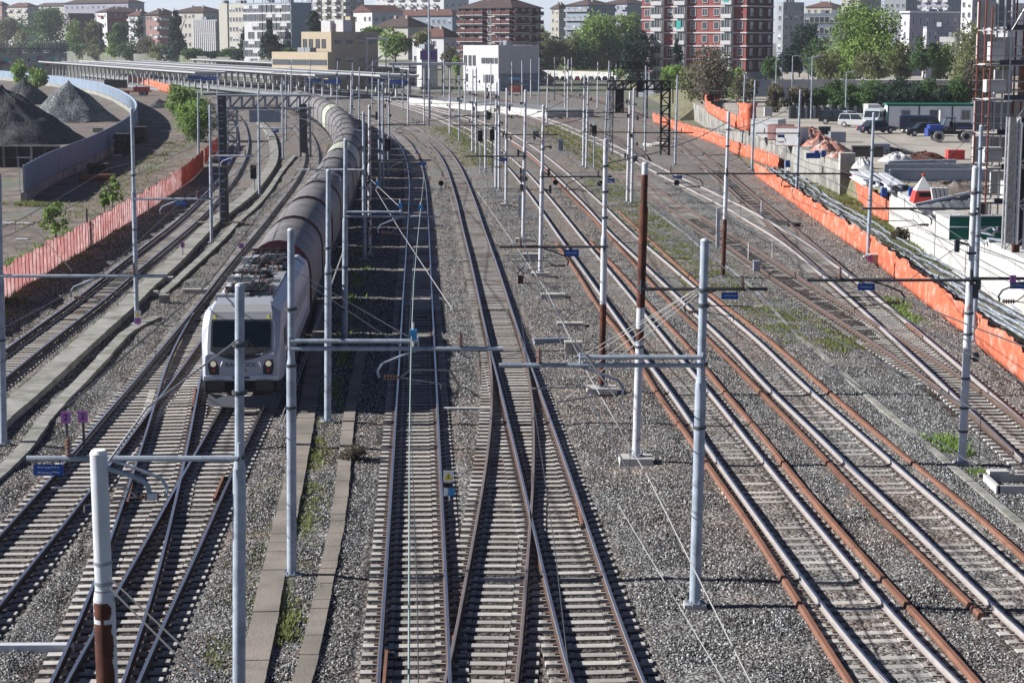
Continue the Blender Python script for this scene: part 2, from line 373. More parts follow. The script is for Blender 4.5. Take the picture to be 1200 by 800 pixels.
# higher ground of the town behind the station, and the lawn behind the long white wall
def slab_ground(name, m, poly, z0, z1): return struct(MB().prism(poly, z0, z1).obj(name, m))
slab_ground('town_ground', 'far_ground', [(-10, 545), (-36, 570), (-119, 769), (-330, 1275), (-330, 1500), (40, 1500), (0, 560)], -1, 6.3)
slab_ground('lawn', 'grass', [(0, 676), (34, 668), (72, 640), (140, 900), (0, 900)], -1, 2.4)
sheet('dirt_ground', 'dirt', [(-120, 0), (-420, 900)], [(a + 1.5, b) for a, b in L_EDGE], 25, 620, -.06, 110, 4, lambda x, y: .1 * mnoise.noise(Vector((x * .2, y * .12, 9))) + .09 * mnoise.noise(Vector((x * 1.1 + .25 * y, y * .06, 2))))

# ------------------------------------------------------------------ railway tracks
RAILP = [(-.07, .075), (.07, .075), (.07, .09), (.012, .105), (.012, .19), (.036, .2), (.036, .228), (.03, .235), (-.03, .235), (-.036, .228), (-.036, .2), (-.012, .19), (-.012, .105), (-.07, .09)]
RAILP2 = [0, 0, 0, 0, 2, 2, 1, 1, 1, 2, 2, 2, 2, 0]  # left web and foot paler than the right: sunlight put into the colour
RAILM = [0, 0, 0, 0, 0, 2, 1, 1, 1, 2, 2, 0, 0, 0]
sl = MB()
for x0, x1, zt in ((-1.2, -.45, 0), (-.45, .45, -.025), (.45, 1.2, 0)):
    sl.box(((x0 + x1) / 2, 0, -.04 + zt), (x1 - x0, .26, .2), top=.94 if zt == 0 else 1.0)
for s in (-1, 1):
    for k in (-1, 1): sl.box((s * .7535 + k * .12, 0, .075), (.09, .13, .05), m=1)
SLEEPER = sl.mesh('sleeper', ['sleeper_concrete', 'rail_side'])
cent = {}
def track(key, pix, label, z=.2, worn=False, lift=.012, avoid=(), dmin=1.2, group=None, sl_to=1e9, hw=1.4, pale=False):
    pts = line(pix, z, .6); pts = [Vector((p.x, p.y, 0)) for p in pts]
    if pts[0].y > pts[-1].y: pts.reverse()
    cent[key] = pts; TRACKS.append(([(p.x, p.y) for p in thin(pts, 5)], hw))
    t = thing('railway_track', label, 'track', pts[0], group=group)
    fine = [p for i, p in enumerate(pts) if (i % 3 == 0) or i == len(pts) - 1]
    for s in (-1, 1):
        b = MB(); b.sweep(RAILP, [p + Vector((0, 0, lift)) for p in offset(fine, s * .7535)], mats=RAILP2 if key in 'CDF' else RAILM); b.obj('rail', ['rail_side', 'rail_worn' if worn else 'rail_top', 'rail_side_pale' if pale else 'rail_side'], t)
    n = 0; far = MB(); lz = -.012 + lift
    for i, p in enumerate(pts[:-1]):
        d = pts[i + 1] - p; rz = math.atan2(d.y, d.x) - math.pi / 2
        if p.y > sl_to: break
        if p.y < 36: continue
        near_ = [min(cent[a], key=lambda q: (p - q).length) for a in avoid]; near_ = [q for q in near_ if (p - q).length < dmin]
        if near_:
            q = near_[0]; e = p - q; L = e.length
            if L > .12 and p.y < 200: e.normalize(); c_ = q + e * (1.2 + L / 2); far.box((c_.x, c_.y, lz - .045), (L, .26, .2), rz=rz)
            continue
        sk = min(max((p.y - 62) / 35, 0), 1) * .032
        if n < 100: inst(SLEEPER, 'sleeper', t, (p.x, p.y, lz - sk + rnd.uniform(-.012, .012)), rz + rnd.uniform(-.01, .01)); n += 1
        elif p.y < 330:
            far.box((p.x, p.y, lz - .066 - .012 * min(1, p.y / 160)), (2.4, .26, .2), rz=rz)
    if far.v: tag(far.obj('sleepers', 'sleeper_concrete', t), kind='stuff')
    return t
A_ = [(484.5, 860), (485.5, 800), (486.3, 740), (487.5, 640), (488, 560), (489, 400), (489.3, 340), (489.7, 300), (490, 260), (489.5, 220), (487.2, 203), (484.5, 190), (478, 175), (471.5, 166), (462, 156.5), (450, 149), (432, 141), (405, 134)]
B_ = [(735, 860), (709, 797), (680.5, 700), (666.5, 652), (651.5, 600), (636, 545), (619.5, 490), (603.5, 437), (591.8, 400), (581.5, 362), (566, 305), (554.5, 267), (545.5, 235), (533, 200), (524.8, 185), (518.5, 177), (509, 168), (498, 160), (488.5, 154), (477, 148), (460, 141), (430, 133)]
S_ = [(552, 860), (566.5, 797), (581.5, 677), (592, 600), (597.5, 550), (600.5, 505), (600.5, 462), (596.5, 425), (590.5, 397)]
C_ = [(1135, 850), (1073.5, 798), (1010.5, 720), (996.5, 702), (946.7, 641), (916, 600), (870, 542), (816, 467), (781, 424), (761, 397), (696, 312), (668.5, 277), (653.7, 257), (630.5, 227), (608, 200.5), (591, 184.5), (570, 167.5), (548, 153.5), (515, 138.5), (485, 127.5), (455, 119)]
D_ = [(1330, 815), (1239, 747), (1203.5, 712), (1133, 645), (1084, 599), (1020.5, 543), (970, 495), (921, 452), (871, 397+2), (839, 372), (798, 335), (767, 307), (726.5, 271), (695.5, 239), (658, 204), (641.7, 190), (626.7, 178), (609, 166), (586, 153), (550, 139), (515, 129.5), (480, 121.5), (450, 115)]
F_ = [(1330, 640), (1290, 598), (1215, 528), (1190, 507), (1160, 480), (1127, 450), (1088, 415), (1060.5, 391), (1037, 370), (1013, 350), (968, 313), (938, 289), (912, 272), (892, 261), (867.5, 246), (843, 234), (817, 221), (793, 210), (754, 190), (717, 172), (690, 160.5), (650, 144), (610, 132), (570, 122)]
E_ = [(1215, 530), (1155, 478), (1114.5, 448), (1071, 419), (1041, 400), (1010.5, 380), (978, 360.5), (947, 341.5), (917, 322), (893.5, 306), (867, 288), (835.5, 269.5), (804, 249.5), (774, 231), (746, 213), (725, 199.5), (703.5, 186.5), (671, 166.5), (637, 148), (600, 134)]
G_ = [(1023, 358), (985, 325), (958, 301), (933, 280), (902, 251.5), (877, 231), (848, 205.5), (829, 190), (808, 173), (790, 158.5), (770, 145), (745, 132), (700, 118), (650, 108)]
L1_ = [(-170, 560), (-85, 495), (-13, 441), (39.5, 400), (104.5, 352.5), (121.5, 338), (168, 300), (218, 260), (243.5, 235), (265.5, 210.5), (275, 195), (282.5, 179), (284.5, 162), (280.5, 145), (270, 132), (250, 122), (222, 114)]
L2_ = [(-110, 800), (-48, 720), (9, 655), (32, 629), (46, 612), (75, 577), (98, 550), (152, 480), (176, 452), (196, 426), (211, 406), (217, 398), (243, 366), (258.5, 344), (276, 320), (291.5, 300), (319, 265), (337.5, 239), (350, 222), (359, 207), (365.5, 190), (364, 170), (357, 155), (347, 145), (333, 136), (312, 128)]
T1_ = [(78, 860), (103, 799), (120, 757), (141, 704), (160, 640), (181.5, 567), (194, 521), (204, 480), (212, 445), (219, 420), (231, 393), (245, 367)]
L3_ = [(92, 860), (119.5, 799), (146, 745), (171, 700), (191.5, 660), (208, 627), (222, 599), (240, 561), (265, 516), (281, 484), (305, 437), (322, 400), (346, 344), (366.5, 300), (384, 265), (395, 239), (402, 222), (406.5, 207), (408.5, 190), (402, 171), (390, 156), (377, 145.5), (362, 137), (340, 129), (315, 122)]
track('A', A_, 'bright railed track running straight down the middle, half in the train shade', lift=.014, pale=True)
track('B', B_, 'track curving from the far left right of the middle, crossed by a rusty branch', pale=True)
track('S', S_, 'rusty branch track linking the two middle tracks in the foreground', worn=True, lift=.012, avoid=('B', 'A'))
track('C', C_, 'bright railed track between spare rusty rails, left one of the right hand pair', hw=.95, pale=True, lift=-.02)
track('D', D_, 'bright railed track between spare rusty rails, right one of the right hand pair', hw=.95, pale=True, lift=-.02)
track('F', F_, 'shiny railed track nearest the orange mesh fence', hw=1.0, pale=True)
track('E', E_, 'dull brown railed track merging into the shiny track near the tall right hand masts', worn=True, lift=.003, avoid=('F',))
track('G', G_, 'thin dark railed siding slanting along the orange fence into the shiny track', worn=True, lift=.003, avoid=('F',))
track('H', [(560, 111), (600, 119.5), (636, 132), (679, 144), (712, 157), (733, 168), (748, 181), (752, 188)], 'short dark siding joining the shiny track below the dark gantry', worn=True, lift=.003, avoid=('F',))
track('L1', L1_, 'dark railed track beside the pink mesh fence on the far left')
track('L2', L2_, 'track between the raised concrete walkway and the train')
track('L3', L3_, 'track the freight train stands on, crossed by a branch in the foreground')
track('T1', T1_, 'branch track crossing over beside the locomotive on the left', lift=.013, avoid=('L2', 'L3'))
for (k, s, pa, pb) in (('L3', 1, (224, 484), (228, 450)), ):
    pass
def guard(pix, label=None):
    b = MB(); p = line(pix, .2, 1.0, 0); b.sweep([(-.03, .05), (.03, .05), (.035, .22), (-.035, .22)], [Vector((q.x, q.y, 0)) for q in p])
    t = thing('check_rail', label, 'check rail', (p[0].x, p[0].y, 0)); b.obj('bar', 'rust_rail', t)
    c = MB()
    for q in p[::2]: c.box((q.x + .06, q.y, .12), (.22, .1, .1))
    c.obj('bracket', 'dark_steel', t)
guard([(226, 477), (229, 452)], 'short brown check rail inside the track just left of the locomotive buffer')
guard([(262, 557), (250, 586)], 'short brown check rail inside the right rail of the train track')
guard([(155, 563), (149, 588)], 'short brown check rail inside the branch track near the left foreground post')
guard([(453, 762), (447, 830)], 'short brown check rail at the bottom inside the middle track')
guard([(530, 745), (526, 800)], 'short check rail beside the crossing at the bottom of the middle track')
guard([(675, 575), (683, 618)], 'short pale check rail inside the second middle track')
guard([(1063, 378), (1083, 394)], 'dark check rail inside the shiny track by the orange fence')

bed = sheet('ballast', 'ballast', L_EDGE, R_EDGE, 26, 470, 0.0, 110, 1.0, bed_h)
OILY = [TRACKS[i][0] for i in (0, 1, 2, 6, 7, 8, 9, 10, 11, 12) if i < len(TRACKS)]
def oily(x, y): return min([abs(x - interp(q, y)) for q in OILY if q[0][1] < y < q[-1][1]] + [9]) < 1.15 + .25 * mnoise.noise(Vector((x * .8, y * .3, 6)))
bed.data.materials.append(MATS['oily_ballast'])
for pg in bed.data.polygons:
    c = pg.center
    if oily(c.x, c.y): pg.material_index = 1

# spare rails lying on the ballast
def spare(pix, label, grp='spare rusty rails laid beside the tracks', w=.09, h=.15):
    p = [Vector((q.x, q.y, 0)) for q in line(pix, .12, 2.0, 4)]
    b = MB(); b.sweep([(-w, .0), (w, .0), (w, .05), (w * .5, h), (-w * .7, h), (-w, .07)], p)
    tag(b.obj('rusty_rail', 'rust_rail'), label, 'spare rail', grp)
R1 = [(1030, 850), (995, 797), (937, 705), (900, 647), (870, 599), (827, 542), (815, 520), (770, 460), (735, 400), (702, 360), (677, 320), (652, 284)]
R2 = [(1190, 850), (1147, 797), (1062, 705), (1015, 655), (967, 600), (920, 545), (900, 516), (865, 477), (830, 435), (802, 400), (770, 367), (730, 322), (692, 282)]
R3 = [(1150, 719), (1135, 707), (1087, 657), (1025, 600), (970, 540), (897, 464), (832, 399), (772, 340), (745, 310), (715, 277.5), (692, 252), (678, 239), (656, 217), (634, 193.5), (619, 181), (600, 166.5)]
R4 = [(1262, 706), (1200, 652), (1145, 601), (1070, 542), (972, 459), (905, 400), (840, 350), (807, 322), (750, 270), (725, 247)]
spare(R1, 'long spare rusty rail on the left side of the right hand pair of tracks')
spare(R2, 'spare rusty rail in the gap, right beside the left track of the right hand pair')
spare(R3, 'spare rusty rail ending short of the foreground in the gap between the right hand pair')
spare(R4, 'spare rusty rail on the outer right side of the right hand pair of tracks')
spare([(955, 262), (920, 240), (891, 220)], 'short dark red rail lying close to the orange mesh fence', w=.06, h=.12)

# ------------------------------------------------------------------ concrete walkways and cable troughs
def slabway(name, pix, w, h, mname, pitch=1.0, zj=.01):
    p = [Vector((q.x, q.y, 0)) for q in line(pix, h, pitch, 2)]; b = MB()
    for a, c in zip(p[:-1], p[1:]):
        d = c - a; L = d.length; rz = math.atan2(d.y, d.x) - math.pi / 2; mid = (a + c) / 2
        b.box((mid.x + rnd.uniform(-.012, .012), mid.y, h / 2 - .1 + rnd.uniform(-zj, zj)), (w, L - .012, h + .2), rz=rz)
    return struct(b.obj(name, mname))
slabway('walkway', [(-60, 535), (10, 478), (43, 450), (98, 400), (150, 355), (176, 330), (205, 304), (232, 276), (256, 254), (290, 228), (310, 205), (320, 188), (321, 172), (316, 155), (303, 141)], .95, .36, 'slab_grey', 2.2)
slabway('trough', [(-40, 585), (0, 552), (25, 531), (37, 515), (45, 497), (75, 465), (107, 433), (137, 400), (150, 385), (184, 370)], .5, .2, 'slab_grey', .8)
slabway('trough', [(188, 344), (200, 335), (213, 322), (232, 305), (262, 277), (275, 262), (300, 240), (315, 222), (330, 200), (345, 182)], .45, .2, 'slab_grey', .8)
slabway('trough', [(152, 386), (180, 374), (187, 370)], .4, .14, 'slab_grey', .7)
slabway('walkway', [(275, 860), (293, 800), (306, 745), (318, 680), (337, 597), (359, 487), (372, 400), (380, 350)], .62, .16, 'slab', .9)
slabway('trough', [(336, 860), (356, 797), (381, 680), (398, 597), (409, 487), (421, 425), (426, 395)], .42, .12, 'slab', .7)
slabway('trough', [(1260, 668), (1222, 634), (1177, 597), (1105, 536), (1022, 467), (970, 420), (935, 393)], .28, .1, 'slab_grey', 1.0)
slabway('kerb_strip', [(935, 393), (900, 355), (870, 325), (822, 290), (800, 271), (760, 241)], .13, .1, 'tarp_grey', 1.0)

# ------------------------------------------------------------------ right hand verge, retaining wall, terrace
sheet('verge', 'grass_dry', [(a + .4, b) for a, b in R_EDGE], WALL, 50, 330, -.02, 10, 3, lambda x, y: .15 * mnoise.noise(Vector((x * .4, y * .3, 5))))
WT = 2.8
def wall_obj(pix, mname, label, th=1.3, h=WT):
    p = [Vector((q.x, q.y, 0)) for q in line(pix, 0, 3.0, 1)]
    b = MB(); b.sweep([(0, -.3), (th, -.3), (th, h - .02), (th - .05, h + .02), (.05, h + .02), (0, h - .02)], p)
    c = MB()
    for a, e in zip(p[:-1:2], p[1::2]): c.tube(a + Vector((-.003, -.01, .1)), a + Vector((-.003, -.01, h - .1)), .012, n=4)
    t = thing('retaining_wall', label, 'wall', p[0]); b.obj('wall_body', mname, t); c.obj('joint', 'grey_steel', t); return t
wall_obj([(1340, 468), (1200, 372), (1150, 340), (1102, 307), (1062, 280), (1041, 263)], 'white_concrete', 'clean white concrete retaining wall at the right edge, above the grey pipes', 1.6)
wall_obj([(984, 229), (960, 217), (910, 195), (870, 176), (835, 155), (812, 140)], 'stained_concrete', 'old stained concrete retaining wall under the pink wrapped stacks', 1.3, 2.74)
sheet('yard', 'yard_dirt', [(a + 1.5, b) for a, b in WALL] + [(38, 380), (40, 640)], [(120, 40), (330, 640)], 50, 640, WT - .06, 24, 4, lambda x, y: .05 * mnoise.noise(Vector((x * .2, y * .2, 5))))

bq = MB(); w1 = [Vector((q.x, q.y, 0)) for q in (G(1075, 290), G(1046, 266), G(1020, 250), G(1000, 238), G(982, 228))]
for q in w1: bq.v += [(q.x + .5, q.y - .6, -.1), (q.x + .9, q.y, 1.3), (q.x + 2.0, q.y + 1.0, WT - .03)]
for i in range(4):
    for j in range(2): o = i * 3 + j; bq.f.append((o, o + 1, o + 4, o + 3)); bq.m.append(0)
struct(bq.obj('bank', 'grass_dry'))
bk = MB(); bp_ = [(a, c) for a, c in WALL if c > 300] + [(38, 380), (40, 640)]; w0 = bp_[0]; bk.v += [(w0[0] - 7, w0[1] - 6, -.15), (w0[0] - 3, w0[1] - 5, -.15), (w0[0] + 1.3, w0[1] - 3, -.15)]
for (x, y) in bp_: bk.v += [(x - 7, y, -.15), (x - 4, y, 1.0), (x + 1.2, y, WT - .03)]
for i in range(len(bp_)):
    for j in range(2): o = i * 3 + j; bk.f.append((o, o + 1, o + 4, o + 3)); bk.m.append(0)
struct(bk.obj('bank', 'grass_dry'))
# ------------------------------------------------------------------ fences
def net_fence(name, label, pix, h, mname, postm, z=0.0, post=2.0, wav=.06, grp=None, post_over=.1):
    p = [Vector((q.x, q.y, z)) for q in line(pix, z, .5, 2)]
    t = thing(name, label, 'fence', p[0], group=grp)
    b = MB(); rows = 5; L = len(p)
    for i, q in enumerate(p):
        for r in range(rows + 1):
            k = r / rows; hh = h * (1 + .16 * mnoise.noise(Vector((i * .23, 0, 1))) + .05 * mnoise.noise(Vector((i * .9, 4, 1))))
            w = wav * 1.7 * (mnoise.noise(Vector((i * .37, k * 2.2, 2))) + .5 * mnoise.noise(Vector((i * 1.1, k * 4, 7)))) * (.4 + k)
            b.v.append((q.x + w, q.y + w * .5, q.z + k * hh))
    for i in range(L - 1):
        for r in range(rows):
            o = i * (rows + 1) + r; b.f.append((o, o + rows + 1, o + rows + 2, o + 1)); b.m.append(0)
    o = b.obj('mesh_net', mname, t, smooth=True)
    sm = o.modifiers.new('thick', 'SOLIDIFY'); sm.thickness = .012
    n = 0; st = max(1, int(post / .5))
    pm = MB().tube((0, 0, -.1), (0, 0, h + post_over), .022, n=6).mesh('post', postm)
    for q in p[::st]:
        if n < 100: inst(pm, 'post', t, (q.x + .09, q.y - .03, z)); n += 1
    return t
net_fence('mesh_fence', 'pale pink plastic mesh fence with thin rods along the dirt road on the left', [(-60, 395), (6, 351), (50, 323), (90, 300), (120, 281), (150, 262), (190, 236), (213, 219)], 1.75, 'pink_net', 'rust', post=1.0, wav=.09)
net_fence('mesh_fence', 'orange end of the left mesh fence, continuing from the pink stretch', [(213, 219), (226, 209), (238, 196)], 1.8, 'orange_net', 'rust', post=1.0)
net_fence('mesh_fence', 'short orange mesh fence behind the tall dark ladder post on the left', [(240, 192), (252, 181), (262, 171)], 1.7, 'orange_net', 'rust')
net_fence('mesh_fence', 'small orange mesh piece left of the pink fence, by the edge post', [(-8, 362), (4, 353)], 1.9, 'orange_net', 'rust')
net_fence('mesh_fence', 'long bright orange mesh fence between the right hand tracks and the grey pipes', [(1290, 540), (1200, 450), (1168, 424), (1144, 403), (1130, 391), (1097, 366), (1050, 328), (1017, 300), (995, 287), (960, 262), (925, 236), (900, 217), (884, 206)], 1.4, 'orange_net', 'rust', wav=.13)
net_fence('mesh_fence', 'orange mesh fence further off, below the old stained wall', [(912, 199), (880, 187), (858, 179), (835, 168), (800, 156), (765, 143)], 1.5, 'orange_net', 'rust', wav=.1)
net_fence('mesh_fence', 'orange mesh fence on the grass in front of the white wall end', [(1042, 262), (1025, 254), (1010, 240), (996, 228), (970, 210)], 1.9, 'orange_net', 'rust', wav=.15)
net_fence('mesh_fence', 'tall orange mesh screen on the terrace right of the dark bare tree', [(864, 152), (876, 154), (888, 153)], 3.3, 'orange_net', 'rust', z=WT, wav=.2)
net_fence('mesh_fence', 'red orange mesh fence along the terrace edge near the dark bare tree', [(862, 150), (846, 142), (828, 130), (830, 120), (845, 117)], 1.6, 'orange_net', 'rust', z=WT, wav=.15)

net_fence('mesh_fence', 'far orange mesh along the dirt road in front of the platforms', [(203, 111), (186, 106), (168, 101), (150, 97)], 2.2, 'orange_net', 'rust', wav=.2)
net_fence('mesh_fence', 'far orange mesh inside the gravel yard behind the heaps', [(104, 104), (84, 100), (60, 97), (36, 95.5)], 1.6, 'orange_net', 'rust', wav=.2)
# black post by the pink fence
b = MB().tube(G(103, 291), G(103, 291) + Vector((0, 0, 2.6)), .06); tag(b.obj('black_post', 'black'), 'lone black post standing at the pink mesh fence', 'post')

# grey hoarding round the gravel yard
hp = [Vector((q.x, q.y, 0)) for q in line([(28, 236), (62, 214), (103, 194), (135, 175), (152, 161), (160, 149), (159, 139), (149, 128), (130, 117), (110, 110), (85, 104.5), (60, 101), (30, 97), (0, 93.5), (-50, 90)], 0, 1.0, 2)]
t = thing('hoarding', 'blue grey corrugated steel hoarding curving round the gravel heaps', 'hoarding', hp[0])
b = MB(); zz = []
for i, q in enumerate(resample(hp, .4)): zz.append(q)
zz = [offset(zz, .07)[i] if i % 2 else q for i, q in enumerate(zz)] if len(zz) < 3000 else zz
b.sweep([(-.012, .75), (.012, .75), (.012, 3.0), (-.012, 3.0)], zz); b.m = [((i // 4) // 2) % 2 if i < len(b.m) - 2 else 0 for i in range(len(b.m))]; b.obj('panel', ['hoarding', 'hoarding_rib'], t)
c = MB()
for q in offset(resample(hp, .8), .11): c.box(q + Vector((0, 0, 1.9)), (.07, .07, 2.2))
c.obj('front_rib', 'hoarding', t)
c = MB(); c.sweep([(-.3, -.2), (.3, -.2), (.22, .75), (-.22, .75)], hp); c.obj('concrete_base', 'slab_grey', t)
q = offset(hp, -.3); c = MB()
for p in q[::3]: c.tube(p + Vector((0, 0, .7)), p + Vector((0, 0, 2.9)), .04, n=6)
c.obj('rear_stakes', 'grey_steel', t)

# ------------------------------------------------------------------ catenary masts
SIGN_N = [0]
def arm_parts(t, base, z, L, kind, y=0.0, sign=None, drop=True):
    """horizontal arm from the mast; L signed length along x; kind 'double' | 'tube' | 'dark'"""
    m = {'double': 'galv', 'tube': 'galv', 'dark': 'dark_steel', 'pale': 'galv_pale'}[kind]; s = 1 if L > 0 else -1
    o = Vector((base.x, base.y - .16, z)); r = .055 if kind != 'dark' else .05
    b = MB(); e = o + Vector((L, y, 0)); b.tube(o, e, r, n=8)
    if kind == 'double': b.tube(o + Vector((0, 0, .19)), o + Vector((L * .6, y * .6, .19)), r, n=8); b.tube(o + Vector((L * .6, 0, -.05)), o + Vector((L * .6, 0, .3)), .03)
    b.tube(o + Vector((-.02 * s, 0, -.16)), o + Vector((-.02 * s, 0, .3)), .035)
    b.obj('cantilever_arm', m, t)
    if drop:
        q = o + Vector((L * .62, y, 0)); b = MB(); pts = [q, q + Vector((-s * .5, -.05, -.16)), q + Vector((-s * 1.0, -.05, -.36)), q + Vector((-s * 1.12, -.05, -.55)), q + Vector((-s * 1.08, -.05, -.72))]
        b.path(pts, .035 if kind != 'dark' else .03, 6); b.obj('drop_bracket', m, t)
        i = q + Vector((-s * 1.0, -.05, -.72)); b = MB()
        for k in range(5): b.tube(i + Vector((s * (.05 + k * .075), 0, 0)), i + Vector((s * (.075 + k * .075), 0, 0)), .075, n=10)
        b.tube(i, i + Vector((s * .45, 0, 0)), .03); b.obj('insulator', 'porcelain', t)
        b = MB(); j = i + Vector((s * .45, 0, 0)); b.path([j, j + Vector((s * .25, 0, .2)), j + Vector((s * 1.6, 0, .17))], .018, 5); b.path([j, j + Vector((s * 1.0, 0, -.16)), j + Vector((s * 1.0, 0, -.3))], .016, 5)
        b.obj('registration_arm', 'wire_pale' if kind != 'dark' else 'dark_steel', t)
        b = MB(); u = o + Vector((L * .8, y, .0))
        for k in range(5): b.tube(u + Vector((0, 0, .06 + k * .07)), u + Vector((0, 0, .09 + k * .07)), .07, n=10)
        b.tube(u, u + Vector((0, 0, .42)), .025); b.obj('insulator', 'porcelain', t)
    if sign:
        sx, w, h, lines = sign; c = Vector((sx, base.y - .2, z - .1 - h / 2)); b = MB().box(c, (w, .02, h)); so = b.obj('sign_plate', 'sign_blue', t)
        d = MB()
        for k in range(lines):
            zz_ = c.z + h * (.22 if lines == 2 else 0) - k * h * .44; x = c.x - w * .36
            while x < c.x + w * .34:
                ww = rnd.uniform(.04, .11) * w; d.box((x + ww / 2, c.y - .013, zz_ + rnd.uniform(-.01, .01)), (ww, .004, h * .13)); x += ww + .025 * w
        d.obj('lettering', 'galv_pale', so)
        d = MB()
        for s_ in (-1, 1): d.tube((c.x + s_ * w * .4, c.y, c.z + h / 2), (c.x + s_ * w * .4, c.y, z), .012)
        d.obj('hanger', 'dark_steel', t)
MASTS = {}
def mast(key, bpx, bpy_, tpx, tpy, label, style='galv', r=(.125, .09), step=.62, arms=(), block=None, bands=(), grp=None, n=14):
    P = G(bpx, bpy_); T = PD(tpx, tpy, P.y); h = T.z; MASTS[key] = (P, T)
    t = thing('catenary_mast', label, 'mast', P, group=grp)
    at = lambda k: P.lerp(T, k)
    b = MB(); ms = []
    if style == 'rust_top': segs = [(0, .42, r[0] * .95, 0), (.42, .46, r[0] * .95, 1), (.46, .53, r[0] * .95, 0), (.53, .86, r[0], 1), (.86, .965, r[1] * .95, 1), (.965, 1, r[1] * .9, 0)]; ms = ['galv_pale', 'rust']
    elif style == 'rust_low': segs = [(0, .36, r[0], 1), (.36, step, r[0], 0), (step, 1, r[1], 0)]; ms = ['galv_pale', 'rust']
    elif style == 'patchy': segs = [(0, .30, r[0], 0), (.30, step, r[0], 0), (step, 1, r[1], 0)]; ms = ['galv_patch']
    elif style == 'pale': segs = [(0, step, r[0], 0), (step, 1, r[1], 0)]; ms = ['galv_pale']
    else: segs = [(0, step, r[0], 0), (step, 1, r[1], 0)]; ms = ['galv']
    lo = MB(); up = MB()
    for (a, c, rr, mi) in segs:
        (lo if a < step - .05 else up).tube(at(a), at(c), rr, n=n, m=mi)
    q = at(step); up.tube(q - Vector((0, 0, .02)), q + Vector((0, 0, .16)), r[0], r[1], n=n, m=segs[-1][3])
    lo.obj('lower_tube', ms, t, smooth=True, angle=40); up.obj('upper_tube', ms, t, smooth=True, angle=40)
    c = MB(); c.tube(T, T + Vector((0, 0, .05)), r[1] * 1.06, r[1] * .7, n=n); c.obj('cap', 'galv_pale', t)
    if block != 0:
        w = block or .55; c = MB().box((P.x, P.y, .02 if w < 1 else .12), (w, w * .8, .22 if w < 1 else .36), top=.95); c.obj('foundation_block', 'concrete', t)
    fb = MB(); fb.tube((P.x, P.y, .1 if not (block and block > .8) else .28), (P.x, P.y, .16 if not (block and block > .8) else .34), r[0] * 1.75, n=12)
    for a_ in range(6): fb.tube((P.x + r[0] * 1.45 * math.cos(a_ * 1.047), P.y + r[0] * 1.45 * math.sin(a_ * 1.047), .1), (P.x + r[0] * 1.45 * math.cos(a_ * 1.047), P.y + r[0] * 1.45 * math.sin(a_ * 1.047), .42 if (block and block > .8) else .23), .018, n=6)
    fb.obj('base_flange', 'grey_steel', t)
    for k in list(bands) + [z / h for (z, *_) in arms]:
        c = MB(); q = at(k); c.tube(q - Vector((0, 0, .035)), q + Vector((0, 0, .035)), r[0] * 1.18, n=n); c.tube(q, q + Vector((0, -.2, 0)), .03); c.obj('clamp_band', 'dark_steel', t)
    if style == 'pale' or key[0] in 'pf':
        rb = random.Random(key); b = MB()
        for k in range(rb.randint(3, 6)):
            q = at(rb.uniform(.35, .97)); sx = rb.choice((-1, 1)); tag_ = rb.uniform(.15, .5); b = MB(); b.tube(q, q + Vector((sx * tag_, -.1, rb.uniform(-.1, .2))), .035, n=6); b.box(q + Vector((sx * tag_, -.1, 0)), (.14, .16, rb.uniform(.15, .5))); b.obj('bracket', 'dark_steel', t)
    for (z, L, kind, sign, *yy) in arms:
        arm_parts(t, at(z / h), z, L, kind, yy[0] if yy else 0.0, sign)
    return t
def zx(px, py, Y): return PD(px, py, Y).x
def blue(bpx, bpy_, x0, x1, y0, y1, lines=1):
    P = G(bpx, bpy_); a = PD(x0, y0, P.y); c = PD(x1, y1, P.y); return ((a.x + c.x) / 2, abs(c.x - a.x), abs(a.z - c.z), lines)
M = mast
